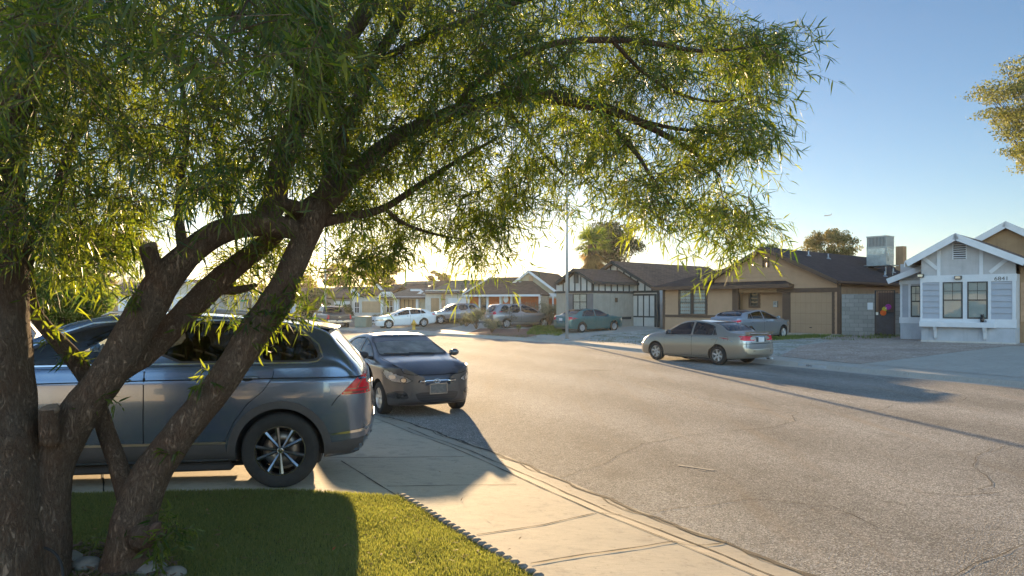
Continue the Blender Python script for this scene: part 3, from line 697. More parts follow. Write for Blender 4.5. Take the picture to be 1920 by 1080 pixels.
M['glass_clear']=glassmat('window_glass',(.55,.60,.57),1.75); M['glass_front']=glassmat('front_glass',(.80,.86,.82),1.4); M['glass_sheen']=glassmat('painted_sheen_glass',(.55,.6,.57),1.75,.5); M['glass_dark']=glassmat('privacy_glass',(.10,.105,.10)); M['glass_mid']=glassmat('tinted_glass',(.30,.34,.33),1.75)
M['mat_orange']=plain('orange_cloth',(.5,.1,.04),.8)
def lettering(txt, size, mat, loc, rot, name='lettering', parent=None, ext=.002, align='CENTER', sx=1):
    c=bpy.data.curves.new(name,'FONT'); c.body=txt; c.size=size; c.extrude=ext; c.align_x=align; c.align_y='CENTER'
    o=bpy.data.objects.new(name,c); me=bpy.data.meshes.new_from_object(o); bpy.data.objects.remove(o); me.materials.clear(); me.materials.append(mat)
    o=link(name,me,parent); o.location=loc; o.rotation_euler=rot; o.scale=(sx,1,1); return o

class Car:
    def __init__(s, name, label, cat, group, spec):
        s.sp=spec; s.root=empty(name); tag(s.root,label,cat,group)
        s.top=pchip(*zip(*spec['top'])); s.belt=pchip(*zip(*spec['belt'])); s.bot=pchip(*zip(*spec['bot'])); s.hw=pchip(*zip(*spec['hw']))
        s.x0=spec['top'][0][0]; s.x1=spec['top'][-1][0]; s.tum=spec.get('tumble',.36)
        s.make_body()
    def section(s,x,inset=0.0,cab=False):
        T=s.top(x)-inset; B=s.belt(x); Z=s.bot(x); W=s.hw(x)-inset
        if cab: Z=B-.42; 
        h=max(T-B,.012); f=min(1,h/.30); zc=s.sp.get('crease',B-.12); 
        yg=.950*W; yr=yg-s.tum*max(h-.03,0)-.02*f; T0=B+h
        cr=.055*f+.018; # corner drop
        P=[(0,Z),(.55*W,Z),(.86*W,Z),(.945*W,Z+.025),(.972*W,Z+.08),(.984*W,Z+.17),(.997*W,Z+.4*(B-Z)),(1.0*W,Z+.6*(B-Z))]
        if zc-.02>P[-1][1]+.01: P+=[(.999*W,zc-.03),(.992*W,zc-.004),(.983*W,zc+.010)]
        else: P+=[(.999*W,P[-1][1]+.01),(.998*W,P[-1][1]+.02),(.997*W,P[-1][1]+.03)]
        P+=[(.978*W,B-.045),(.966*W,B-.014),(yg,B+.002)]
        for t in(.2,.4,.6,.8): 
            P.append((yg+(yr-yg)*t+.018*f*math.sin(PI*t), B+.002+(T0-cr-B)*t))
        P+=[(yr,T0-cr),(yr-.018,T0-cr*.55),(yr-.05*(.4+.6*f),T0-cr*.30),(yr*.80,T0-.016*f-.006),(yr*.5,T0-.004),(0,T0)]
        return P
    def loft(s,xs,inset=0,cab=False,name='body'):
        rows=[]
        for x in xs:
            P=s.section(x,inset,cab); L=[(x,y,z) for y,z in P]; Rr=[(x,-y,z) for y,z in P[-2:0:-1]]
            rows.append(L+Rr)
        n=len(rows[0]); vs=[v for r in rows for v in r]
        fs=[(i*n+j,i*n+(j+1)%n,(i+1)*n+(j+1)%n,(i+1)*n+j) for i in range(len(rows)-1) for j in range(n)]
        fs+=[tuple(range(n))[::-1],tuple(range((len(rows)-1)*n,len(rows)*n))]
        return vs,fs
    def make_body(s):
        sp=s.sp; N_=sp.get('n',64); xs=[]
        for i in range(N_+1):
            t=i/N_; e=.5-.5*math.cos(PI*t); u=.55*t+.45*e; xs.append(s.x0+(s.x1-s.x0)*u)
        # round the two ends in plan and profile
        vs,fs=s.loft(xs); n=len(vs)//len(xs)
        # bulge the end caps: extra rings shrink to the end plane
        def endrings(x_end, sgn):
            P=vs[:n] if sgn<0 else vs[-n:]
            cz=(min(p[2] for p in P)+max(p[2] for p in P))/2; out=[]
            for k,(sc,dx) in enumerate([(.985,.012),(.95,.024),(.87,.036),(.70,.046),(.40,.052)]):
                out+=[(x_end+sgn*dx*sp.get('endbulge',1),p[1]*sc,cz+(p[2]-cz)*(sc if k<4 else sc)) for p in P]
            return out
        a=endrings(s.x0,-1); b=endrings(s.x1,1)
        rings=[a[i*n:(i+1)*n] for i in range(4,-1,-1)]+[vs[i*n:(i+1)*n] for i in range(len(xs))]+[b[i*n:(i+1)*n] for i in range(5)]
        vs=[p for r in rings for p in r]; m=len(rings)
        fs=[(i*n+j,i*n+(j+1)%n,(i+1)*n+(j+1)%n,(i+1)*n+j) for i in range(m-1) for j in range(n)]+[tuple(range(n))[::-1],tuple(range((m-1)*n,m*n))]
        # plan-view bow of nose and tail: middle further out than corners
        V=[]
        for x,y,z in vs:
            W=sp['W']/2; q=min(1,abs(y)/W)**2.4
            fx=max(0,(x-(s.x1-.55))/.6); rx=max(0,((s.x0+.45)-x)/.5)
            x+= -sp.get('bowf',.16)*q*fx+ sp.get('bowr',.09)*q*rx; V.append((x,y,z))
        b_=MB(); b_.raw(V,fs,0,True); o=b_.build('body',[sp['paint'],M['blackplastic'],M['interior']],s.root)
        s.body=o; me=o.data; s.src_v=[v.co.copy() for v in me.vertices]
        me.calc_loop_triangles(); s.tri=[tuple(t.vertices) for t in me.loop_triangles]; s.vn=[Vector(v.normal) for v in me.vertices]
        s.bvh=BVHTree.FromPolygons(s.src_v,s.tri)
    def nrm(s,loc,idx):
        a,b,c=s.tri[idx]; A,B,C=s.src_v[a],s.src_v[b],s.src_v[c]; v0=B-A;v1=C-A;v2=loc-A
        d00=v0.dot(v0);d01=v0.dot(v1);d11=v1.dot(v1);d20=v2.dot(v0);d21=v2.dot(v1);den=d00*d11-d01*d01
        if abs(den)<1e-14: return s.vn[a]
        v=(d11*d20-d01*d21)/den; w=(d00*d21-d01*d20)/den; return (s.vn[a]*(1-v-w)+s.vn[b]*v+s.vn[c]*w).normalized()
    def cast(s,axis,a,b):
        if axis in('L','R'): sg=1 if axis=='L' else -1; o=Vector((a,3*sg,b)); d=Vector((0,-sg,0))
        elif axis=='F': o=Vector((s.x1+2,a,b)); d=Vector((-1,0,0))
        elif axis=='B': o=Vector((s.x0-2,a,b)); d=Vector((1,0,0))
        elif axis=='T': o=Vector((a,b,4)); d=Vector((0,0,-1))
        loc,no,i,_=s.bvh.ray_cast(o,d)
        if loc is None: return None,None
        n=s.nrm(loc,i); return loc,(n if n.dot(d)<0 else -n)
    def patch(s,name,poly,axis,mat,off=.003,res=.06,thick=0.0,parent=None,ao=None):
        """outline (a,b) laid on the bodywork; a thing with its own edge thickness"""
        bm=bmesh.new(); bm.faces.new([bm.verts.new((p[0],p[1],0)) for p in poly])
        xs=[p[0] for p in poly]; ys=[p[1] for p in poly]
        for ax,lo,hi in((0,min(xs),max(xs)),(1,min(ys),max(ys))):
            k=math.ceil(lo/res)
            while k*res<hi:
                co=[0,0,0];co[ax]=k*res;no=[0,0,0];no[ax]=1
                bmesh.ops.bisect_plane(bm,geom=bm.verts[:]+bm.edges[:]+bm.faces[:],plane_co=co,plane_no=no,dist=1e-6); k+=1
        bad=[];nl={}
        for v in bm.verts:
            loc,n=s.cast(axis,v.co.x,v.co.y)
            if loc is None: bad.append(v); continue
            v.co=loc+n*off; nl[v]=n
        bmesh.ops.delete(bm,geom=bad,context='VERTS')
        bm.verts.index_update(); ns=[nl[v] for v in bm.verts]
        for f in bm.faces: f.smooth=True; f.normal_update()
        for f in bm.faces:
            if f.normal.dot(ns[f.verts[0].index])<0: f.normal_flip()
        me=bpy.data.meshes.new(name); bm.to_mesh(me); bm.free(); me.materials.append(mat)
        if len(me.vertices): me.normals_split_custom_set_from_vertices([tuple(n) for n in ns])
        o=link(name,me,parent or s.root)
        return o
    def strip(s,name,pts,w,axis,mat,off=.0015,parent=None,closed=False,seg=.04):
        """thin band following the bodywork"""
        P=[]; q=pts+[pts[0]] if closed else pts
        for a,c in zip(q[:-1],q[1:]):
            k=max(1,int(math.dist(a,c)/seg)); P+=[(a[0]+(c[0]-a[0])*i/k,a[1]+(c[1]-a[1])*i/k) for i in range(k)]
        P.append(q[-1]); n=len(P); vs=[];ns=[];ok=[]
        for i in range(n):
            a=P[max(i-1,0)];c=P[min(i+1,n-1)]; t=Vector((c[0]-a[0],c[1]-a[1])).normalized(); no=(-t.y,t.x)
            r=[s.cast(axis,P[i][0]+no[0]*w/2*g,P[i][1]+no[1]*w/2*g) for g in(-1,1)]
            if r[0][0] is None or r[1][0] is None: ok.append(False); vs+=[(0,0,0)]*2; ns+=[(0,0,1)]*2; continue
            ok.append(True); vs+=[tuple(l+nn*off) for l,nn in r]; ns+=[tuple(nn) for l,nn in r]
        fs=[(2*i,2*i+2,2*i+3,2*i+1) for i in range(n-1) if ok[i] and ok[i+1]]
        me=bpy.data.meshes.new(name); me.from_pydata(vs,[],fs); me.materials.append(mat)
        for p in me.polygons: p.use_smooth=True
        if fs:
            f=me.polygons[0]
            if f.normal.dot(Vector(ns[f.vertices[0]]))<0: me.flip_normals()
            me.normals_split_custom_set_from_vertices(ns)
        return link(name,me,parent or s.root)
    def cut(s,mesh_builders):
        """hollow the body with real openings"""
        def bb(me):
            n=len(me.vertices)
            if n<60: return None
            c=np.empty(n*3); me.vertices.foreach_get('co',c); c=c.reshape(-1,3); return c.min(0),c.max(0)
        ref=bb(s.body.data); me=s.body.data
        for i,b in enumerate(mesh_builders):
            good=False
            for tr in range(5):
                j=[0,.0007,-.0011,.0023,-.0031][tr]; c=b.build('cutter',M['interior']); c.parent=s.root; c.location=(j,j*.6,j*.8); c.rotation_euler=(0,0,j*.3)
                m=s.body.modifiers.new('c','BOOLEAN'); m.operation='DIFFERENCE'; m.object=c; m.solver='EXACT'
                if tr>2: m.use_self=True
                try: m.material_mode='TRANSFER'
                except Exception: pass
                bpy.context.view_layer.update(); dg=bpy.context.evaluated_depsgraph_get()
                nm=bpy.data.meshes.new_from_object(s.body.evaluated_get(dg),preserve_all_data_layers=True,depsgraph=dg)
                s.body.modifiers.clear(); bpy.data.objects.remove(c); r=bb(nm)
                if r is not None and abs(r[0]-ref[0])[2]<.06 and abs(r[1]-ref[1]).max()<.06 and abs(r[0]-ref[0]).max()<.15: good=True; break
            if good: s.body.data=nm; me=nm
            else: print('CUT FAILED',s.root['label'],i)
        # smooth shading taken from the uncut surface
        ln=[]
        for p in me.polygons:
            paint_=me.materials[p.material_index].name!='car_interior'
            for li in p.loop_indices:
                v=me.vertices[me.loops[li].vertex_index].co
                if paint_:
                    loc,no,i,d=s.bvh.find_nearest(v); n=s.nrm(loc,i) if d<.004 else p.normal
                    ln.append(tuple(n if n.dot(p.normal)>.1 else p.normal))
                else: ln.append(tuple(p.normal))
            p.use_smooth=True
        me.normals_split_custom_set(ln)
    def finish(s,loc,fwd,pitch=0,z=None):
        """stand the car at loc (rear-axle centre on the ground) pointing along fwd"""
        a=math.atan2(fwd[1],fwd[0]); zz=gz(loc[0],loc[1]) if z is None else z
        s.root.location=(loc[0],loc[1],zz); s.root.rotation_euler=(0,-pitch,a)

def roundc(poly, r=.05, k=4):
    out=[]; n=len(poly)
    for i in range(n):
        p=Vector(poly[i]); a=Vector(poly[i-1])-p; b=Vector(poly[(i+1)%n])-p; q=min(r,a.length*.45,b.length*.45)
        A=p+a.normalized()*q; B=p+b.normalized()*q
        out+=[tuple((1-t)**2*A+2*t*(1-t)*p+t*t*B) for t in [j/k for j in range(k+1)]]
    return out
def arch_cutters(sp,wells=True):
    b=MB(); W=sp['W']/2
    for x in(0,sp['wb']):
        for sg in(-1,1):
            r=sp['R']+sp.get('archgap',.055); k=28; y0=sg*(W-.30); y1=sg*(W+.2)
            poly=[(x+r*math.cos(2*PI*i/k),sp['R']+.01+r*math.sin(2*PI*i/k)) for i in range(k)]
            b.prism(poly,min(y0,y1),max(y0,y1))
    return b
def wheel(car,x,sg,style):
    sp=car.sp; Rr=sp['R']; W=sp['W']/2; tw=sp.get('tw',.22); yc=sg*(W-.015-tw/2); rr=sp['rim']
    b=MB(); face=sg*tw/2
    # rim barrel
    b.lathe([(rr*.99,face*.80),(rr*1.0,face*.93),(rr*.955,face*.93),(rr*.93,face*.80),(rr*.90,face*.2),(rr*.88,-face*.5),(rr*.93,-face*.9),(rr*.97,-face*.9)],axis='y',k=40)
    ns=style.get('n',5); dbl=style.get('double',False); w0=style.get('w0',.05); w1=style.get('w1',.035); tilt=style.get('tilt',0)
    for i in range(ns):
        a=2*PI*i/ns+style.get('ph',.3)
        for off in ((-style['sp'],style['sp']) if dbl else (0,)):
            a1=a+off; a0=a+off*.35
            p0=Vector((math.cos(a0)*rr*.14,face*.66,math.sin(a0)*rr*.14)); p1=Vector((math.cos(a1)*rr*.945,face*.80,math.sin(a1)*rr*.945))
            d=(p1-p0).normalized(); pz=d.cross(Vector((0,1,0))).normalized()
            # tapered spoke with a ridge
            yv=Vector((0,sg*1.0,0)); vs=[]
            for p,w,t in((p0,w0,.014),((p0+p1)/2,(w0+w1)/2*.9,.012),(p1,w1,.010)):
                vs+=[p-pz*w/2-yv*.022,p-pz*w/2+yv*(t*.1),p+yv*t,p+pz*w/2+yv*(t*.1),p+pz*w/2-yv*.022]
            fs=[(r*5+j,r*5+(j+1)%5,(r+1)*5+(j+1)%5,(r+1)*5+j) for r in range(2) for j in range(5)]+[(0,1,2,3,4),(14,13,12,11,10)]
            b.raw(vs,fs)
    b.lathe([(0,face*.78),(rr*.10,face*.78),(rr*.135,face*.72),(rr*.17,face*.60),(rr*.17,face*.40),(0,face*.4)],axis='y',k=20)
    if style.get('disc'): b.lathe([(0,face*.45),(rr*.93,face*.45)],axis='y',k=30)
    o=b.build('wheel',style['mat'],car.root,sharp=R(40)); o.location=(x,yc,Rr)
    t=MB(); h=tw/2
    t.lathe([(rr*.98,h*.86),(rr*1.03,h*.97),(Rr*.86,h*1.02),(Rr*.955,h*.93),(Rr*.985,h*.80),(Rr,h*.62),(Rr*1.0,0),(Rr,-h*.62),(Rr*.985,-h*.8),(Rr*.955,-h*.93),(Rr*.86,-h*1.0),(rr*1.03,-h*.97),(rr*.98,-h*.86)],axis='y',k=48)
    for q in (.35,-.35,0): t.lathe([(Rr*1.003,h*q-.006),(Rr*1.006,h*q-.003),(Rr*1.006,h*q+.003),(Rr*1.003,h*q+.006)],axis='y',k=48)
    t.build('tyre',M['rubber'],o)
    c=MB(); c.lathe([(0,face*.79),(rr*.10,face*.80),(rr*.11,face*.76)],axis='y',k=20); c.build('hub_cap',style.get('cap',M['lampblack']),o)
    d=MB(); d.lathe([(rr*.2,face*.15),(rr*.72,face*.15),(rr*.72,face*.02),(rr*.2,face*.02)],axis='y',k=30,closed=True); d.build('brake_disc',M['brake'],o)
    return o
def seat(car,x,y,z,mat,parent=None):
    b=MB(); b.tube([(x,y,z),(x-.12,y,z+.30),(x-.20,y,z+.55)],[.20,.21,.16],10,0,True)
    for i,v in enumerate(b.v): pass
    b.v=[(vx*1.0,y+(vy-y)*1.15,vz) for vx,vy,vz in b.v]
    b.ball((x-.235,y,z+.66),.085,8,0,(.6,1.35,1)); b.box(x-.10,x+.42,y-.24,y+.24,z-.08,z+.10); b.tube([(x-.21,y,z+.52),(x-.235,y,z+.62)],.012,6)
    return b.build('seat',mat,parent or car.root)
def seats(car,rows,z=.62,mat=None):
    for x in rows:
        for y in(-.36,.36): seat(car,x,y,z,mat or M['seat_cloth'])
    b=MB(); x=rows[-1]+.62; b.lathe([(.19,-.012),(.19,.012),(.165,.012),(.165,-.012)],axis='x',k=24,closed=True); b.bar((0,-.17,0),(0,.17,0),.03); b.bar((0,0,0),(0,0,-.17),.03)
    o=b.build('steering_wheel',M['interior'],car.root); o.location=(x,.36,z+.36); o.rotation_euler=(0,R(-25),0)
def mirror(car,x,z,sg,mat):
    y=sg*(car.hw(x)*.965); b=MB()
    b.ball((x,y+sg*.13,z+.045),.1,8,0,(.62,1.05,.72)); b2=MB(); b2.tube([(x+.03,y-sg*.04,z-.02),(x+.02,y+sg*.07,z+.01)],[.035,.028],8)
    o=b.build('mirror',mat,car.root); b2.build('mirror_arm',M['blackplastic'],o)
    g=MB(); g.lathe([(0,0),(.075,0)],axis='x',k=20); q=g.build('mirror_glass',M['chrome'],o); q.location=(x-.064,y+sg*.13,z+.045); q.scale=(1,1.15,.8)
def handle(car,x,z,sg,mat,L=.19):
    loc,n=car.cast('L' if sg>0 else 'R',x,z); b=MB()
    c=loc+n*.022; b.tube([c+Vector((-L/2,-sg*.015,0)),c+Vector((-L*.36,0,0)),c,c+Vector((L*.36,0,.002)),c+Vector((L/2,-sg*.015,.002))],[.012,.015,.016,.015,.012],8)
    o=b.build('door_handle',mat,car.root)
    k=12; p=[(x+.065*math.cos(2*PI*i/k)+.0,z+.004+.032*math.sin(2*PI*i/k)) for i in range(k)]
    car.patch('handle_recess',p,'L' if sg>0 else 'R',M['shut'],.0025,.05,parent=o)
def prism_both(poly,W): b=MB(); b.prism(poly,-W-.3,W+.3); return b
def common(car,openings=True):
    """arches, hollow cabin, windows"""
    sp=car.sp; cut=[arch_cutters(sp)]
    wins=sp['windows']; 
    if openings:
        a,c=sp['cabin']; xs=[a+(c-a)*i/26 for i in range(27)]; vs,fs=car.loft(xs,.055,True)
        b=MB(); b.raw(vs,fs); cut.append(b)
        b=MB()
        for w in wins: b.prism(w['poly'],-sp['W']/2-.3,sp['W']/2+.3)
        cut.append(b)
        if 'wind' in sp: b=MB(); b.prism(sp['wind'],sp['cabin'][1]-.55,car.x1+.5,axis='x'); cut.append(b)
        if 'rear' in sp: b=MB(); b.prism(sp['rear'],car.x0-.5,sp['cabin'][0]+.55,axis='x'); cut.append(b)
    car.cut(cut)
    for w in wins:
        for sg,ax in((1,'L'),(-1,'R')):
            g=car.patch('side_window',w['poly'],ax,w.get('mat',M['glass_mid']),-.004,.12)
            if w.get('rubber',True): car.strip('window_seal',w['poly'],w.get('sealw',.022),ax,w.get('seal',M['blackplastic']),.002,g,True)
    if 'wind' in sp:
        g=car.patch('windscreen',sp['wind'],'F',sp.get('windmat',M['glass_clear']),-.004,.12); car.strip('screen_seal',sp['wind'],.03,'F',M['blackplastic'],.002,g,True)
    if 'rear' in sp:
        g=car.patch('rear_window',sp['rear'],'B',sp.get('rearmat',M['glass_dark']),-.004,.12); car.strip('screen_seal',sp['rear'],.025,'B',M['blackplastic'],.002,g,True)
    b=MB(); W=sp['W']/2; b.box(-.35,sp['wb']+.35,-W+.30,W-.30,.17,.30); b.box(.45,sp['wb']-.45,-W+.14,W-.14,.16,.24); b.build('underbody',M['interior'],car.root,bevel=.02)
    for x in(0,sp['wb']):
        for sg in(1,-1): wheel(car,x,sg,sp['wheel'])
def plate(car,axis,x_off,z,txt='',mat=None):
    loc,n=car.cast(axis,0,z); sgn=1 if axis=='F' else -1; b=MB(); b.box(-.006,.006,-.155,.155,-.078,.078)
    o=b.build('licence_plate',mat or M['plate'],car.root,bevel=.003); o.location=(loc.x+sgn*x_off,0,z)
    if txt: lettering(txt,.085,M['plateink'],(sgn*.0075,0,0),(R(90),0,R(90) if sgn>0 else R(-90)),'plate_number',o,.001)
    return o
def circ(cx,cy,r,k=24,sx=1,sy=1,a0=0,a1=2*PI):
    return [(cx+r*sx*math.cos(a0+(a1-a0)*i/k),cy+r*sy*math.sin(a0+(a1-a0)*i/k)) for i in range(k)]
def annulus(cx,cy,r0,r1,a0,a1,k=24):
    o=[(cx+r1*math.cos(a0+(a1-a0)*i/k),cy+r1*math.sin(a0+(a1-a0)*i/k)) for i in range(k+1)]
    i_=[(cx+r0*math.cos(a1+(a0-a1)*i/k),cy+r0*math.sin(a1+(a0-a1)*i/k)) for i in range(k+1)]
    return o+i_
def doors(car,lines,handles,res=.07,hmat=None,hl=.19):
    """door skins: panels standing a hair proud over dark shut lines"""
    for sg,ax in((1,'L'),(-1,'R')):
        for i,l in enumerate(lines):
            d=car.patch('door',l,ax,car.sp['paint'],.0035,res)
            car.strip('shut_line',l,car.sp.get('gap',.014),ax,M['shut'],.0016,d,True)
        for hx,hz in handles: handle(car,hx,hz,sg,hmat or car.sp['paint'],hl)
# ---------------- the blue-grey SUV on the near driveway
P_suv=paint('suv_paint',(.10,.15,.235),.7,.24)
tig=dict(W=1.84,wb=2.79,R=.357,rim=.235,tw=.235,paint=P_suv,tumble=.34,crease=1.035,n=96,archgap=.05,gap=.011,bowr=.10,endbulge=.7,
 top=[(-.83,.80),(-.82,.98),(-.785,1.08),(-.66,1.235),(-.52,1.385),(-.42,1.495),(-.30,1.540),(-.05,1.588),(.4,1.635),(.9,1.662),(1.2,1.668),(1.5,1.655),(1.85,1.595),(2.2,1.44),(2.6,1.23),(2.85,1.11),(3.1,1.055),(3.4,.985),(3.6,.90),(3.68,.78),(3.70,.66)],
 belt=[(-.83,.78),(-.80,.96),(-.72,1.08),(-.5,1.185),(0,1.180),(1,1.175),(2,1.150),(2.6,1.095),(3.1,1.02),(3.5,.90),(3.7,.64)],
 bot=[(-.83,.40),(-.80,.335),(-.65,.28),(0,.26),(2.8,.25),(3.4,.26),(3.7,.34)],
 hw=[(-.83,.80),(-.78,.855),(-.66,.895),(-.3,.918),(.3,.92),(2.5,.92),(3.1,.905),(3.45,.86),(3.62,.79),(3.70,.70)],
 cabin=(-.42,2.30),
 windows=[dict(poly=chaikin([(1.27,1.20),(2.42,1.17),(2.36,1.22),(1.98,1.43),(1.68,1.535),(1.27,1.572)],1),mat=M['glass_front'],seal=M['blackplastic']),
          dict(poly=chaikin([(.22,1.20),(1.12,1.20),(1.12,1.572),(.33,1.562)],1),mat=M['glass_dark']),
          dict(poly=chaikin([(-.36,1.245),(-.29,1.205),(.12,1.20),(.19,1.235),(.26,1.555),(.02,1.54),(-.12,1.50),(-.30,1.37)],1),mat=M['glass_dark'])],
 wheel=dict(n=5,double=True,sp=.27,w0=.026,w1=.040,mat=M['darkalloy'],ph=R(66),cap=M['lampblack']))
suv=Car('parked_suv','blue-grey SUV with grey wheel-arch cladding on the concrete driveway behind the tree trunks','SUV',None,tig)
common(suv)
door_f=chaikin([(1.20,.46),(2.20,.46),(2.42,.62),(2.48,1.0),(2.44,1.135),(1.20,1.158)],1)
door_r=chaikin([(.52,.46),(1.19,.46),(1.19,1.158),(.06,1.165),(.10,.98),(.30,.80),(.44,.62)],1)
def sq(poly): return poly
doors(suv,[[(1.205,.46),(2.22,.46),(2.40,.60),(2.47,.85),(2.46,1.02),(2.43,1.135),(1.205,1.158)],
           [(.50,.46),(1.195,.46),(1.195,1.158),(.055,1.165),(.075,1.05),(.16,.93),(.30,.81),(.42,.64)]],[(1.42,1.035),(.30,1.05)],.05,hl=.21)
for ax in('L','R'):
    # cladding: arches and sill, silver strip over the bumper, chrome window line, character line
    for x in(0,2.79): suv.patch('arch_cladding',annulus(x,.357,.405,.478,R(-12),R(192),30),ax,M['cladding'],.006,.04)
    suv.patch('sill_cladding',[(.47,.27),(2.33,.27),(2.30,.44),(.49,.44)],ax,M['cladding'],.006,.06)
    suv.patch('sill_strip',[(.48,.44),(2.31,.44),(2.31,.462),(.48,.462)],ax,M['satin'],.009,.06)
    suv.patch('rear_bumper',[(-.9,.335),(-.465,.285),(-.472,.43),(-.9,.47)],ax,M['cladding'],.005,.04)
    suv.patch('bumper_strip',chaikin([(-.895,.525),(-.47,.495),(-.475,.515),(-.895,.555)],1),ax,M['chrome'],.008,.04)
    suv.strip('chrome_moulding',[(2.42,1.168),(1.2,1.182),(-.25,1.188),(-.33,1.20),(-.385,1.245),(-.34,1.36),(-.14,1.52),(.02,1.562),(.4,1.586),(1.27,1.594),(1.70,1.556),(2.0,1.45),(2.40,1.23)],.015,ax,M['chrome'],.007)
    suv.strip('character_line',[(-.78,1.048),(0,1.046),(1.2,1.036),(2.5,1.012)],.010,ax,M['shut'],.0045)  # dark strip painted along the crease in place of its shade
    # tail lamp
    tl=suv.patch('tail_light',roundc([(-.555,.885),(-.95,.885),(-.95,1.085),(-.80,1.08),(-.70,1.035)],.02),ax,M['redlens'],.010,.03)
    suv.strip('lamp_seam',[(-.58,.900),(-.95,.905)],.022,ax,M['darkred'],.012,tl); suv.strip('lamp_seam',[(-.61,.935),(-.95,.942)],.008,ax,M['lampblack'],.012,tl)
    suv.strip('lamp_seam',[(-.70,.945),(-.77,1.07)],.010,ax,M['darkred'],.012,tl)
    suv.strip('bumper_shut_line',[(-.47,.78),(-.52,.85),(-.555,.885)],.007,ax,M['shut'],.003)
    suv.patch('pillar_cover',[(1.125,1.20),(1.265,1.20),(1.265,1.58),(1.125,1.578)],ax,M['blackplastic'],.003,.1)
    suv.patch('pillar_cover',[(.19,1.205),(.225,1.20),(.33,1.57),(.265,1.565)],ax,M['blackplastic'],.003,.1)
for sg in(1,-1):
    mirror(suv,2.30,1.17,sg,P_suv)
    b=MB(); pts=[]
    for x in(-.25,-.18,.2,.7,1.2,1.6,1.68):
        yy=.57; z=suv.top(x)+ (.012 if -.2<x<1.65 else -.01); pts.append((x,sg*yy,z))
    b.tube(pts,[.010,.012,.012,.012,.012,.012,.010],8); b.build('roof_rail',M['satin'],suv.root)
b=MB() # roof spoiler
b.raw([(-.16,-.60,1.560),(-.16,.60,1.560),(-.47,.57,1.512),(-.47,-.57,1.512),(-.16,-.60,1.54),(-.16,.60,1.54),(-.465,.57,1.49),(-.465,-.57,1.49)],[(0,1,2,3),(7,6,5,4),(0,4,5,1),(1,5,6,2),(2,6,7,3),(3,7,4,0)])
b.build('roof_spoiler',P_suv,suv.root,bevel=.006)
suv.patch('rear_screen',[(-.56,1.12),(.56,1.12),(.52,1.50),(-.52,1.50)],'B',M['lampblack'],.004,.1)
plate(suv,'B',.012,.86)
seats(suv,(.15,1.2),.66)
b=MB(); b.ball((1.55,-.35,1.28),.11,8,0,(1.3,.7,.8)); b.build('orange_cushion',M['mat_orange'],suv.root)
# round badge on the near rear wheel: ring with two stacked chevrons
for w in [o for o in suv.root.children if o.name.startswith('wheel')]:
    sg=1 if w.location.y>0 else -1; y=sg*.098; b=MB(); b.lathe([(.0235,y),(.0255,y+sg*.002),(.0275,y)],axis='y',k=24)
    def seg(a,c): b.bar((a[0],y+sg*.002,a[1]),(c[0],y+sg*.002,c[1]),.0042,.002,up=(0,1,0))
    for pl in([(-.010,.020),(0,.004),(.010,.020)],[(-.021,.012),(-.010,-.019),(0,-.001),(.010,-.019),(.021,.012)]):
        for a,c in zip(pl[:-1],pl[1:]): seg(a,c)
    b.build('wheel_badge',M['chrome'],w)
suv_f=Vector((-.984,-.180)); suv_f.normalize(); side=Vector((-suv_f.y,suv_f.x))   # left side of the car faces the camera
# near wheel face stands at (-2.2,6.7): the car's left side
near=Vector((-2.20,6.72)); ctr=near-side*(.92-.02)
suv.finish((ctr.x,ctr.y),suv_f,R(.4),z=.30)
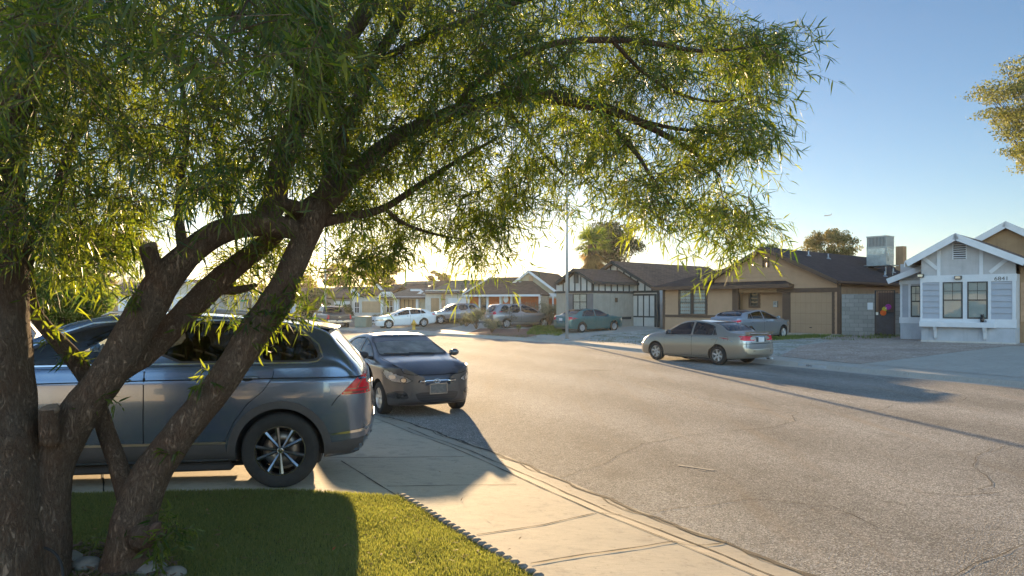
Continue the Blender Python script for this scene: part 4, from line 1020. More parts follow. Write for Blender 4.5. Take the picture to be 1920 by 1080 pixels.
# ---------------- saloons and the rest
def sedan(W=1.78,H=1.47,wb=2.7,fo=.95,ro=1.05,tail=1.06,cowl=1.03,nose=.74,R_=.315,rim=.205,paint_=None,roofx=(.55,1.5),rg=-.38,ws=2.45,sweep=0.0,wheel_=None,n=64,crease=.86,glass=None,rearglass=None,belt=.96,beltf=.90,wins=None,style=0,**k):
    xr=-ro; xf=wb+fo; a,b_=roofx; wsx=wb-.27+ (ws-2.45)
    sp=dict(W=W,wb=wb,R=R_,rim=rim,tw=.205,paint=paint_,tumble=.40,crease=crease,n=n,gap=.012,
     top=[(xr,.60),(xr+.03,.84),(xr+.09,tail-.05),(xr+.22,tail),(xr+.5,tail+.02),(rg,tail+.05),(rg+.35,tail+.05+(H-tail-.05)*.58),(a,H-.035),((a+b_)/2,H),(b_,H-.03),(b_+.28,H-.12),(wsx-.25,cowl+.10),(wsx,cowl),(wsx+.45,cowl-.06),(xf-.42,nose+.13),(xf-.16,nose+.02),(xf-.05,nose-.07),(xf,nose-.2)],
     belt=[(xr,.58),(xr+.05,.80),(xr+.13,tail-.10),(xr+.4,belt+.03),(rg+.2,belt+.03),(1.2,belt),(wsx-.2,beltf+.02),(xf-.6,nose+.06),(xf-.2,nose-.06),(xf,nose-.22)],
     bot=[(xr,.36),(xr+.1,.27),(xr+.4,.22),(.3,.19),(wb-.4,.18),(xf-.4,.19),(xf-.1,.22),(xf,.28)],
     hw=[(xr,W*.43),(xr+.08,W*.465),(xr+.3,W*.488),(0,W*.499),(wb-.3,W*.5),(wb+.2,W*.493),(xf-.35,W*.46),(xf-.12,W*.42),(xf,W*.37)],
     wheel=wheel_ or dict(n=7,w0=.05,w1=.05,mat=M['alloy']))
    sp.update(k)
    t=lambda x:pchip(*zip(*sp['top']))(x)
    bl=belt; mid=1.08
    topw=lambda x,dz=.075:min(t(x)-dz-.0,9)
    xa=rg+.30; xb=wsx-.12
    sp['windows']=wins or [dict(poly=roundc([(mid+.05,bl+.035),(xb-.03,beltf+.06),(xb-.16,topw(xb-.16)-.02),(b_+.20,topw(b_+.2)),(b_-.1,topw(b_-.1)),(mid+.05,topw(mid+.05))],.05),mat=glass or M['glass_clear']),
       dict(poly=roundc([(.22,bl+.045),(mid-.04,bl+.035),(mid-.04,topw(mid-.04)),(a+.05,topw(a+.05)-.005),(.22,topw(.22)-.03)],.05),mat=glass or M['glass_clear']),
       dict(poly=[(xa+.12,bl+.055),(.18,bl+.045),(.18,topw(.18)-.035),(xa+.30,topw(xa+.30)-.05)],mat=glass or M['glass_clear'])]
    sp['cabin']=(rg+.16,wsx-.16)
    yw=W*.36
    sp['wind']=roundc([(-yw-.10,cowl+.025),(yw+.10,cowl+.025),(yw-.03,H-.065),(-yw+.03,H-.065)],.09)
    sp['rear']=roundc([(-yw-.05,tail+.065),(yw+.05,tail+.065),(yw-.06,H-.075),(-yw+.06,H-.075)],.08)
    sp['rearmat']=rearglass or M['glass_mid']
    sp['windmat']=k.get('windmat',M['glass_clear'])
    sp['_']=dict(xr=xr,xf=xf,wsx=wsx,belt=belt,beltf=beltf,tail=tail,cowl=cowl,nose=nose,mid=mid,rg=rg)
    return sp
def sedan_doors(c,hm=None,res=.09,charz=None):
    q=c.sp['_']; wb=c.sp['wb']; m=q['mid']; bl=q['belt']; bf=q['beltf']; xd=wb-.43
    doors(c,[[(m,.27),(xd-.05,.27),(xd,.5),(xd+.02,.8),(xd-.02,bf-.01),(m+.6,bl-.012),(m,bl-.002)],
             [(.42,.27),(m-.01,.27),(m-.01,bl-.002),(-.02,bl+.008),(.0,.86),(.12,.66),(.34,.50)]],[(m+.22,bl-.115),(.16,bl-.105)],res,hm)
def fit(c,near_front,near_rear,left_visible,z=None,pitch=0):
    """stand a car so that the wheels of its visible side touch two ground points"""
    f=Vector((near_front[0]-near_rear[0],near_front[1]-near_rear[1])).normalized(); s=Vector((-f.y,f.x)); hw=c.sp['W']/2-.06
    ctr=Vector(near_rear[:2])-(s if left_visible else -s)*hw; c.finish((ctr.x,ctr.y),f,pitch,z)

# ---- dark grey hatch-nosed saloon at the near kerb, nose to the camera
P_acc=paint('charcoal_paint',(.06,.066,.08),.55,.30)
acc=Car('parked_car','charcoal compact car at the near kerb, nose towards the lawn, behind the blue-grey SUV','car','cars parked in the street and driveways',
 sedan(W=1.70,H=1.45,wb=2.57,fo=.83,ro=.97,tail=1.08,cowl=1.04,nose=.78,R_=.30,rim=.19,paint_=P_acc,roofx=(.45,1.25),rg=-.45,n=80,crease=.90,belt=.98,beltf=.92,windmat=M['glass_sheen'],bowf=.26,endbulge=1.0,wheel_=dict(n=7,w0=.07,w1=.055,mat=M['alloy'],disc=True)))
common(acc); sedan_doors(acc)
q=acc.sp['_']; X1=q['xf']
acc.patch('bonnet',roundc([(-.60,.815),(-.50,.795),(-.2,.765),(.2,.765),(.50,.795),(.60,.815),(.66,.93),(.70,1.02),(-.70,1.02),(-.66,.93)],.03),'F',P_acc,.0035,.05)
acc.strip('bonnet_shut_line',[(-.70,1.02),(-.66,.93),(-.60,.81),(-.50,.785),(-.2,.757),(.2,.757),(.50,.785),(.60,.81),(.66,.93),(.70,1.02)],.014,'F',M['shut'],.003)
for sg in(-1,1):
    acc.strip('bonnet_crease',[(sg*.30,.775),(sg*.40,.92),(sg*.48,1.02)],.012,'F',P_acc,.010)
    hl=acc.patch('headlight',roundc([(sg*.46,.675),(sg*.56,.63),(sg*.72,.645),(sg*.80,.70),(sg*.83,.80),(sg*.815,.86),(sg*.72,.80),(sg*.55,.735)],.03),'F',M['clearlens'],.008,.03)
    acc.strip('lamp_rim',[(sg*.46,.675),(sg*.56,.63),(sg*.72,.645),(sg*.80,.70),(sg*.83,.80),(sg*.815,.86),(sg*.72,.80),(sg*.55,.735)],.014,'F',M['lampblack'],.009,hl,True)
    for cx,cz,r,mm in((.60,.685,.050,M['lampblack']),(.60,.685,.036,M['chrome']),(.735,.735,.038,M['chrome'])):
        acc.patch('lamp_bowl',circ(sg*cx,cz,r,16),'F',mm,.010+r*.001+(.002 if mm is M['chrome'] else 0),.03,parent=hl)
    fg=acc.patch('fog_recess',roundc([(sg*.52,.36),(sg*.62,.345),(sg*.79,.36),(sg*.80,.43),(sg*.70,.49),(sg*.60,.50),(sg*.55,.45)],.03),'F',M['lampblack'],.005,.03)
    acc.strip('bumper_crease',[(sg*.47,.60),(sg*.46,.54),(sg*.48,.44),(sg*.51,.34)],.018,'F',P_acc,.010)
gr=acc.patch('grille',roundc([(-.37,.655),(-.30,.625),(0,.605),(.30,.625),(.37,.655),(.34,.69),(0,.70),(-.34,.69)],.03),'F',M['lampblack'],.006,.03)
acc.strip('grille_bar',[(-.35,.660),(-.2,.655),(0,.655),(.2,.655),(.35,.660)],.016,'F',M['chrome'],.016,gr)
lg=acc.patch('lower_grille',roundc([(-.42,.44),(-.37,.34),(-.30,.30),(.30,.30),(.37,.34),(.42,.44),(.30,.465),(0,.47),(-.30,.465)],.03),'F',M['lampblack'],.005,.03)
for z in(.345,.385,.425): acc.strip('grille_slat',[(-.36,z),(0,z),(.36,z)],.008,'F',M['blackplastic'],.012,lg)
pl=plate(acc,'F',.022,.525,mat=plain('dark_plate',(.10,.10,.10),.5,var=.3,vs=20)); fr=MB()
for a,c in(((-.165,-.088),(.165,-.088)),((.165,-.088),(.165,.088)),((.165,.088),(-.165,.088)),((-.165,.088),(-.165,-.088))): fr.bar((.004,a[0],a[1]),(.004,c[0],c[1]),.012,.02,up=(1,0,0))
fr.build('plate_frame',M['chrome'],pl)
# oval badge holding a slanted H
loc,n=acc.cast('F',0,.655); b=MB(); k=28; y0=loc.x+.030
ring=[(y0,.062*math.cos(2*PI*i/k),.655+.034*math.sin(2*PI*i/k)) for i in range(k+1)]; b.tube(ring,.0048,6,0,False)
for s_ in(-1,1): b.bar((y0+.002,s_*.026-.006,.633),(y0+.002,s_*.026+.010,.677),.011,.004,up=(1,0,0))
b.tube([(y0+.002,-.03,.652),(y0+.003,0,.656),(y0+.002,.03,.660)],.005,6); b.build('oval_badge',M['chrome'],gr)
acc.patch('chin',[(-.70,.215),(.70,.215),(.66,.265),(-.66,.265)],'F',M['blackplastic'],.004,.05)
for sg in(1,-1): mirror(acc,1.98,1.02,sg,M['blackplastic'] if sg<0 else P_acc)
for y,dy in((.42,-.52),(-.10,-.50)):
    b=MB(); P_=[]; 
    for t in(0,.5,1):
        l,nn=acc.cast('F',y+dy*t,1.065+.02*t); P_.append(l+nn*.014)
    b.tube(P_,.009,6); b.build('wiper',M['blackplastic'],acc.root)
seats(acc,(.25,1.25),.55,plain('beige_cloth',(.30,.28,.23),.9))
b=MB(); l,nn=acc.cast('T',-.05,0); b.tube([l,l+Vector((-.10,0,.13))],[.004,.002],6); b.build('aerial',M['blackplastic'],acc.root)
fit(acc,(-1.40,13.55),(-2.62,15.8),True,0)
# car heading to the camera: its left side is to the right of the picture; visible wheel column is its right side
f=Vector((.47,-.883)); s=Vector((-f.y,f.x)); wr=G(714,776)          # right front wheel on the ground
ctr=Vector(wr[:2])+s*(.79)-f*2.57; acc.finish((ctr.x,ctr.y),f,0,0)

# ---- champagne saloon at the far kerb
P_cam=paint('champagne_paint',(.36,.32,.26),.7,.30)
cam_=Car('parked_car','champagne saloon with a boot spoiler at the far kerb, tail towards the camera','car','cars parked in the street and driveways',
 sedan(W=1.80,H=1.49,wb=2.72,fo=.95,ro=1.13,tail=1.08,cowl=1.05,nose=.76,R_=.322,rim=.205,paint_=P_cam,n=72,crease=.60,wheel_=dict(n=6,w0=.075,w1=.055,mat=M['alloy'],ph=.25),glass=M['glass_clear'],rearglass=M['glass_mid'],bowr=.14))
common(cam_); sedan_doors(cam_); seats(cam_,(.15,1.25),.56)
for sg in(1,-1): mirror(cam_,2.02,1.02,sg,M['blackplastic'] if sg>0 else P_cam)
for ax,sg in(('L',1),('R',-1)):
    tl=cam_.patch('tail_light',chaikin([(-1.3,.84),(-.97,.84),(-.90,.92),(-.98,1.0),(-1.3,1.01)],1),ax,M['redlens'],.006,.04)
    cam_.patch('reversing_lens',chaikin([(-1.3,.795),(-1.03,.80),(-.97,.838),(-1.3,.838)],1),ax,M['clearlens'],.006,.04,parent=tl)
    tb=cam_.patch('tail_light',chaikin([(sg*.50,.84),(sg*.88,.84),(sg*.88,1.0),(sg*.60,1.0),(sg*.54,.93)],1),'B',M['redlens'],.006,.04)
    cam_.patch('reversing_lens',[(sg*.50,.795),(sg*.88,.795),(sg*.88,.838),(sg*.51,.838)],'B',M['clearlens'],.006,.04,parent=tb)
    cam_.strip('side_moulding',[(.45,.56),(1.05,.56)],.045,ax,P_cam,.010); cam_.strip('side_moulding',[(1.12,.56),(2.2,.555)],.045,ax,P_cam,.010)
    cam_.strip('fuel_flap',[(-.42,.82),(-.42,.96),(-.27,.96),(-.27,.82)],.008,ax,M['shut'],.003)
cam_.strip('boot_shut_line',[(-.62,1.06),(-.57,.95),(-.50,.80),(-.48,.745),(.48,.745),(.50,.80),(.57,.95),(.62,1.06)],.014,'B',M['shut'],.003)
cam_.strip('bumper_shut_line',[(-.85,.735),(.85,.735)],.012,'B',M['shut'],.003)
cam_.strip('boot_garnish',[(-.27,.965),(.27,.965)],.022,'B',M['chrome'],.012); cam_.patch('plate_recess',[(-.27,.80),(.27,.80),(.27,.955),(-.27,.955)],'B',M['cladding'],.003,.06)
plate(cam_,'B',.012,.875)
b=MB(); z=1.115; b.raw([(-1.16,-.66,z),(-.92,-.70,z-.005),(-.92,.70,z-.005),(-1.16,.66,z),(-1.17,-.66,z+.03),(-.94,-.70,z+.022),(-.94,.70,z+.022),(-1.17,.66,z+.03)],[(0,1,2,3),(7,6,5,4),(0,4,5,1),(1,5,6,2),(2,6,7,3),(3,7,4,0)])
for y in(-.64,.64): b.box(-1.10,-.96,y-.03,y+.03,1.04,z)
b.build('boot_spoiler',P_cam,cam_.root,bevel=.008)
l,nn=cam_.cast('B',0,1.01); b=MB(); k=20
b.tube([(l.x-.012,.05*math.cos(2*PI*i/k),1.01+.026*math.sin(2*PI*i/k)) for i in range(k+1)],.004,6,0,False); b.build('oval_badge',M['chrome'],cam_.root)
b=MB(); b.tube([(-.95,-.55,.22),(-1.17,-.55,.22)],.03,12); b.build('exhaust',M['alloy'],cam_.root)
b=MB(); b.box(-.2,-.02,-.5,.5,.17,.30); b.build('silencer',M['interior'],cam_.root)
fit(cam_,G(1237,675),G(1346,684),True,0)

# ---- silver-blue saloon in the tan house's driveway
P_ela=paint('silver_blue_paint',(.32,.37,.43),.7,.28)
ela=Car('parked_car','silver-blue coupe-shaped saloon facing the tan garage door, behind the champagne car','car','cars parked in the street and driveways',
 sedan(W=1.78,H=1.44,wb=2.70,fo=.86,ro=.97,tail=1.10,cowl=1.03,nose=.74,R_=.315,rim=.20,paint_=P_ela,roofx=(.55,1.35),rg=-.60,crease=.90,belt=.99,beltf=.91,wheel_=dict(n=5,double=True,sp=.2,w0=.04,w1=.04,mat=M['alloy'],disc=True),glass=M['glass_mid'],rearglass=M['glass_mid'],n=56))
common(ela); sedan_doors(ela); 
for sg in(1,-1): mirror(ela,2.08,1.01,sg,P_ela)
for ax,sg in(('L',1),('R',-1)):
    ela.patch('headlight',chaikin([(3.05,.66),(3.6,.62),(3.6,.74),(3.3,.82),(2.95,.86)],1),ax,M['clearlens'],.006,.05)
    ela.patch('tail_light',chaikin([(-1.2,.86),(-.80,.86),(-.62,.95),(-.85,1.02),(-1.2,1.0)],1),ax,M['redlens'],.006,.05)
    ela.strip('character_line',[(-.7,.97),(.4,.90),(1.6,.80),(2.3,.74)],.012,ax,P_ela,.008)
fe=Vector((.80,.60)); wf=GT(1467,632); s=Vector((fe.y,-fe.x)); ctr=Vector(wf[:2])-s*.80-fe*2.70; ela.finish((ctr.x,ctr.y),fe,R(.6)); 

# ---- dark teal saloon in the timbered house's driveway
P_cor=paint('teal_paint',(.02,.125,.135),.3,.3)
cor=Car('parked_car','dark teal saloon facing the black-and-white garage door, behind the lamp post','car','cars parked in the street and driveways',
 sedan(W=1.76,H=1.465,wb=2.60,fo=.92,ro=1.02,tail=1.09,cowl=1.03,nose=.76,R_=.31,rim=.195,paint_=P_cor,roofx=(.5,1.4),rg=-.40,crease=.88,wheel_=dict(n=7,w0=.07,w1=.06,mat=M['alloy'],disc=True),glass=M['glass_mid'],n=52))
common(cor); sedan_doors(cor)
for sg in(1,-1): mirror(cor,1.95,1.0,sg,P_cor)
for ax,sg in(('L',1),('R',-1)):
    cor.patch('tail_light',chaikin([(-1.2,.82),(-.86,.82),(-.70,.93),(-.80,.99),(-1.2,.98)],1),ax,M['redlens'],.006,.05)
    cor.patch('tail_light',chaikin([(sg*.52,.80),(sg*.86,.80),(sg*.86,.98),(sg*.58,.98)],1),'B',M['redlens'],.006,.05)
    cor.patch('headlight',chaikin([(3.05,.64),(3.5,.62),(3.5,.74),(3.2,.80),(3.0,.80)],1),ax,M['clearlens'],.006,.05)
plate(cor,'B',.012,.84); cor.strip('boot_shut_line',[(-.60,1.06),(-.52,.90),(-.50,.72),(.50,.72),(.52,.90),(.60,1.06)],.014,'B',M['shut'],.003)
fc=Vector((.83,.56)).normalized(); wr_=GT(1091,624); s=Vector((fc.y,-fc.x)); ctr=Vector(wr_[:2])-s*.80; cor.finish((ctr.x,ctr.y),fc,R(1.2))

# ---- white saloon nose-down at the end of a driveway
P_son=paint('white_paint',(.62,.64,.66),.0,.3)
son=Car('parked_car','white saloon with dark windows at the foot of a driveway beside the yellow hydrant','car','cars parked in the street and driveways',
 sedan(W=1.83,H=1.47,wb=2.795,fo=.93,ro=1.09,tail=1.11,cowl=1.03,nose=.74,R_=.325,rim=.215,paint_=P_son,roofx=(.45,1.35),rg=-.62,crease=.92,belt=1.0,beltf=.91,wheel_=dict(n=5,double=True,sp=.2,w0=.04,w1=.04,mat=M['alloy']),glass=M['glass_dark'],n=48,windmat=M['glass_mid']))
common(son); sedan_doors(son,res=.12)
for sg in(1,-1): mirror(son,2.15,1.0,sg,P_son)
for ax,sg in(('L',1),('R',-1)):
    son.patch('headlight',chaikin([(3.0,.64),(3.6,.60),(3.6,.72),(3.25,.80),(2.9,.84)],1),ax,M['clearlens'],.006,.06)
    son.patch('tail_light',chaikin([(-1.3,.88),(-.85,.88),(-.62,.98),(-.9,1.02),(-1.3,1.01)],1),ax,M['redlens'],.006,.06)
    son.patch('headlight',chaikin([(sg*.45,.60),(sg*.80,.62),(sg*.80,.72),(sg*.55,.69)],1),'F',M['clearlens'],.006,.06)
son.patch('grille',chaikin([(-.40,.56),(.40,.56),(.34,.68),(-.34,.68)],1),'F',M['lampblack'],.005,.06); son.patch('lower_grille',[(-.5,.33),(.5,.33),(.46,.44),(-.46,.44)],'F',M['lampblack'],.005,.06)
fs_=Vector((-.90,-.43)).normalized(); wfr=GT(729,616); s=Vector((-fs_.y,fs_.x)); ctr=Vector(wfr[:2])-s*.82-fs_*2.795; son.finish((ctr.x,ctr.y),fs_,R(-2.2))

def suvlike(W=1.85,H=1.68,wb=2.65,fo=.88,ro=.93,paint_=None,R_=.35,n=48,**k):
    xr=-ro;xf=wb+fo
    sp=dict(W=W,wb=wb,R=R_,rim=.225,tw=.22,paint=paint_,tumble=.30,crease=.98,n=n,gap=.012,
     top=[(xr,.80),(xr+.03,1.02),(xr+.10,1.16),(xr+.32,1.50),(xr+.48,H-.07),(xr+.75,H-.02),(.8,H),(1.3,H-.02),(1.6,H-.10),(wb-.45,1.26),(wb-.15,1.10),(wb+.3,1.02),(xf-.25,.92),(xf-.05,.78),(xf,.62)],
     belt=[(xr,.78),(xr+.06,.98),(xr+.2,1.10),(.2,1.10),(1.4,1.05),(wb-.2,1.0),(wb+.4,.93),(xf-.15,.80),(xf,.60)],
     bot=[(xr,.42),(xr+.1,.32),(0,.25),(wb,.24),(xf-.1,.28),(xf,.34)],
     hw=[(xr,W*.42),(xr+.1,W*.47),(0,W*.498),(wb-.2,W*.5),(xf-.35,W*.46),(xf-.1,W*.41),(xf,W*.36)],
     wheel=dict(n=5,double=True,sp=.22,w0=.04,w1=.04,mat=M['alloy']),
     windows=[dict(poly=chaikin([(1.18,1.09),(wb-.40,1.07),(wb-.62,1.28),(1.62,H-.15),(1.18,H-.10)],1),mat=M['glass_dark']),
              dict(poly=chaikin([(.25,1.12),(1.08,1.09),(1.08,H-.10),(.30,H-.11)],1),mat=M['glass_dark']),
              dict(poly=chaikin([(-.50,1.18),(.17,1.13),(.20,H-.12),(-.25,H-.14)],1),mat=M['glass_dark'])],
     cabin=(xr+.35,wb-.35))
    sp['wind']=chaikin([(-.70,1.13),(.70,1.13),(.56,H-.09),(-.56,H-.09)],1); sp['rear']=chaikin([(-.66,1.16),(.66,1.16),(.54,H-.12),(-.54,H-.12)],1)
    sp['_']=dict(mid=1.13,belt=1.08,beltf=1.03); sp.update(k); return sp
def suv_doors(c):
    wb=c.sp['wb']; doors(c,[[(1.14,.42),(wb-.5,.42),(wb-.42,.6),(wb-.36,1.0),(1.14,1.05)],[(.50,.42),(1.13,.42),(1.13,1.05),(.05,1.08),(.10,.90),(.35,.74)]],[(1.38,.96),(.25,.99)],.12)
# ---- grey crossover behind the white saloon
P_tuc=paint('grey_paint',(.16,.17,.20),.65,.3)
tuc=Car('parked_suv','grey crossover parked nose-first behind the tail of the white saloon','SUV','cars parked in the street and driveways',suvlike(paint_=P_tuc,H=1.66))
common(tuc); suv_doors(tuc)
for sg,ax in((1,'L'),(-1,'R')):
    mirror(tuc,2.05,1.1,sg,P_tuc); tuc.patch('headlight',chaikin([(3.0,.76),(3.5,.70),(3.5,.84),(3.1,.92),(2.9,.92)],1),ax,M['clearlens'],.006,.06); tuc.patch('sill_cladding',[(.45,.27),(2.2,.27),(2.2,.40),(.45,.40)],ax,M['blackplastic'],.005,.1)
ft=Vector((-.95,-.30)).normalized(); wf2=GT(826,608); s=Vector((-ft.y,ft.x)); ctr=Vector(wf2[:2])-s*.84-ft*2.65; tuc.finish((ctr.x,ctr.y),ft,R(-1.5))
# ---- grey people carrier behind the dry bushes
P_van=paint('van_paint',(.20,.21,.235),.65,.32)
van=Car('parked_minivan','grey people carrier half hidden by dry bushes in front of the orange walls','minivan','cars parked in the street and driveways',suvlike(paint_=P_van,H=1.74,wb=3.0,ro=1.02,fo=.98,W=1.95,R_=.33))
common(van); suv_doors(van)
for sg,ax in((1,'L'),(-1,'R')):
    van.patch('tail_light',chaikin([(-1.2,.98),(-.82,.98),(-.78,1.18),(-1.2,1.20)],1),ax,M['redlens'],.006,.06); van.patch('tail_light',chaikin([(sg*.62,.98),(sg*.95,.98),(sg*.95,1.2),(sg*.70,1.2)],1),'B',M['redlens'],.006,.06)
    van.patch('lower_panel',[(-.4,.28),(2.6,.28),(2.6,.42),(-.4,.42)],ax,M['satin'],.005,.1)
plate(van,'B',.012,.82)
fv=Vector((.90,.43)).normalized(); p=GT(925,617); s=Vector((fv.y,-fv.x)); ctr=Vector(p[:2])-s*.85+fv*1.0; van.finish((ctr.x,ctr.y),fv,0)
# ---- dark crossover beyond the blue-grey SUV, mostly behind the trunk
P_dk=paint('midnight_paint',(.02,.026,.045),.5,.25)
dk=Car('parked_suv','dark crossover beyond the bonnet of the blue-grey SUV, below the green shrub','SUV','cars parked in the street and driveways',suvlike(paint_=P_dk,H=1.70))
common(dk); suv_doors(dk)
for sg in(1,-1): mirror(dk,2.05,1.1,sg,P_dk)
dk.finish((-7.75,9.9),Vector((-.984,-.17)),0,z=.34)

# ---- pickup at the far end of the street
P_pk=paint('pickup_paint',(.03,.028,.032),.1,.4)
xr,xf=-1.15,4.65
pk=Car('pickup_truck','brown and silver crew-cab pickup seen from behind beside the second lamp post','pickup','cars parked in the street and driveways',
 dict(W=2.0,wb=3.65,R=.40,rim=.24,tw=.26,paint=P_pk,tumble=.26,crease=1.0,n=60,gap=.014,bowr=.03,endbulge=.3,
  top=[(xr,1.20),(xr+.02,1.24),(.62,1.26),(.72,1.28),(.76,1.70),(.86,1.84),(1.4,1.89),(2.1,1.87),(2.4,1.76),(2.9,1.38),(3.05,1.26),(3.9,1.20),(4.4,1.12),(4.6,.98),(4.65,.8)],
  belt=[(xr,1.18),(.7,1.20),(3.0,1.18),(4.0,1.10),(4.5,1.0),(4.65,.78)],bot=[(xr,.62),(xr+.1,.55),(0,.45),(3.6,.42),(4.5,.42),(4.65,.5)],
  hw=[(xr,.96),(xr+.1,.99),(0,1.0),(3.4,1.0),(4.2,.97),(4.5,.90),(4.65,.80)],
  windows=[dict(poly=chaikin([(1.95,1.22),(2.80,1.22),(2.42,1.62),(1.95,1.74)],1),mat=M['glass_mid']),dict(poly=chaikin([(.98,1.24),(1.86,1.22),(1.86,1.75),(1.02,1.74)],1),mat=M['glass_mid'])],
  cabin=(.84,2.85),wind=chaikin([(-.76,1.30),(.76,1.30),(.62,1.78),(-.62,1.78)],1),rear=chaikin([(-.74,1.32),(.74,1.32),(.64,1.76),(-.64,1.76)],1),rearmat=M['glass_dark'],
  wheel=dict(n=5,w0=.10,w1=.07,mat=M['chrome'],disc=True)))
common(pk)
doors(pk,[[(1.90,.52),(2.85,.52),(2.95,.7),(2.95,1.16),(1.90,1.18)],[(.95,.52),(1.89,.52),(1.89,1.18),(.95,1.18)]],[(2.05,1.08),(1.10,1.08)],.12,M['chrome'])
for sg in(1,-1):
    pk.patch('tail_light',[(sg*.82,.86),(sg*.99,.86),(sg*.99,1.20),(sg*.82,1.20)],'B',M['redlens'],.006,.06); pk.patch('tail_light',[(-1.3,.86),(-1.0,.86),(-1.0,1.20),(-1.3,1.20)],'L' if sg>0 else 'R',M['redlens'],.006,.06); mirror(pk,2.75,1.22,sg,M['blackplastic'])
b=MB(); b.box(-1.36,-1.16,-.97,-.32,.58,.78); b.box(-1.36,-1.16,.32,.97,.58,.78); b.box(-1.34,-1.16,-.32,.32,.58,.72); b.build('rear_bumper',M['chrome'],pk.root,bevel=.02)
pk.patch('tailgate',[(-.80,.80),(.80,.80),(.80,1.22),(-.80,1.22)],'B',plain('tailgate_brown',(.03,.024,.028),.4,.1,coat=.5),.006,.06)
plate(pk,'B',.17,.66); l,nn=pk.cast('B',0,1.0); b=MB(); b.box(l.x-.02,l.x-.008,-.13,.13,.985,1.02); b.box(l.x-.02,l.x-.008,-.04,.04,.965,1.04); b.build('cross_badge',M['chrome'],pk.root)
fp=Vector((-.47,.883)); rr_=G(650,617); s=Vector((-fp.y,fp.x)); ctr=Vector(rr_[:2])+s*.87; pk.finish((ctr.x,ctr.y),fp,0,0)
# ================================================================== HOUSES
def shingles(name, col, sc=1.0):
    m,nt,b,_=new_mat(name); co=objco(nt)
    br=N(nt,'ShaderNodeTexBrick'); br.inputs['Scale'].default_value=1; br.inputs['Brick Width'].default_value=.33; br.inputs['Row Height'].default_value=.14
    br.inputs['Mortar Size'].default_value=.012; br.inputs['Color1'].default_value=(*[x*.75 for x in col],1); br.inputs['Color2'].default_value=(*[min(1,x*1.3) for x in col],1); br.inputs['Mortar'].default_value=(*[x*.35 for x in col],1)
    at=N(nt,'ShaderNodeUVMap'); nt.links.new(at.outputs[0],br.inputs['Vector'])
    c=mixc(nt,ramp(nt,noise(nt,co,.9,5,.65),[(.35,0),(.7,.45)]),br.outputs['Color'],[x*1.5 for x in col])
    c=mixc(nt,ramp(nt,noise(nt,co,60,2,.6),[(.4,0),(.7,.4)]),c,[x*.5 for x in col])
    nt.links.new(c,b.inputs['Base Color']); b.inputs['Roughness'].default_value=.95; b.inputs['Specular IOR Level'].default_value=.15
    bump(nt,b,br.outputs['Fac'],-.4,.02); return m
def stucco(name,col,var=.14):
    m,nt,b,_=new_mat(name); co=objco(nt); n=noise(nt,co,1.4,6,.7)
    c=mixc(nt,ramp(nt,n,[(.3,0),(.7,1)]),[x*(1-var) for x in col],[min(1,x*(1+var)) for x in col])
    st=noise(nt,mapping(nt,co,(3.5,3.5,.35)),1.6,5,.7); c=mixc(nt,ramp(nt,st,[(.52,0),(.72,.4)]),c,[x*.55 for x in col])
    c=mixc(nt,ramp(nt,noise(nt,co,70,3,.6),[(.35,0),(.8,.35)]),c,[x*.6 for x in col])
    nt.links.new(c,b.inputs['Base Color']); b.inputs['Roughness'].default_value=.94; b.inputs['Specular IOR Level'].default_value=.2; bump(nt,b,noise(nt,co,45,4,.65),.7,.02); return m
def block_mat():
    m,nt,b,_=new_mat('block_wall'); co=objco(nt)
    br=N(nt,'ShaderNodeTexBrick'); br.inputs['Scale'].default_value=1; br.inputs['Brick Width'].default_value=.40; br.inputs['Row Height'].default_value=.20; br.inputs['Mortar Size'].default_value=.010
    br.inputs['Color1'].default_value=(.22,.22,.21,1); br.inputs['Color2'].default_value=(.29,.285,.27,1); br.inputs['Mortar'].default_value=(.15,.15,.145,1)
    nt.links.new(mapping(nt,co,(1,1,1),(R(90),0,0)),br.inputs['Vector']); c=mixc(nt,ramp(nt,noise(nt,co,8,5,.7),[(.4,0),(.7,.35)]),br.outputs['Color'],(.17,.17,.16))
    nt.links.new(c,b.inputs['Base Color']); b.inputs['Roughness'].default_value=.95; bump(nt,b,br.outputs['Fac'],-.7,.012); return m
M['roof_brown']=shingles('roof_brown',(.125,.085,.068)); M['roof_dark']=shingles('roof_dark',(.052,.044,.046)); M['roof_grey']=shingles('roof_grey',(.19,.155,.13)); M['roof_far']=shingles('roof_far',(.16,.11,.09))
M['trim_white']=plain('trim_white',(.62,.63,.66),.7,var=.08,vs=2); M['siding_blue']=plain('siding_blue',(.36,.38,.43),.75,var=.07,vs=2); M['stucco_pale']=stucco('stucco_pale',(.50,.49,.50)); M['stucco_base']=stucco('stucco_base',(.46,.48,.52))
M['stucco_tan']=stucco('stucco_tan',(.36,.235,.14)); M['siding_tan']=plain('siding_tan',(.42,.265,.165),.8,var=.08,vs=2); M['trim_brown']=plain('trim_brown',(.085,.052,.036),.75,var=.15,vs=3); M['door_tan']=plain('door_tan',(.34,.22,.135),.75,var=.06,vs=2)
M['timber_black']=plain('timber_black',(.022,.030,.034),.7,var=.2); M['stucco_white']=stucco('stucco_white',(.52,.52,.50)); M['stucco_beige']=stucco('stucco_beige',(.34,.315,.27)); M['shutter_grey']=plain('shutter_grey',(.14,.145,.155),.7)
M['orange']=stucco('orange_stucco',(.36,.095,.035)); M['stucco_cream']=stucco('stucco_cream',(.44,.38,.28)); M['stucco_peach']=stucco('stucco_peach',(.46,.32,.20)); M['white_wall']=stucco('white_wall',(.55,.53,.50))
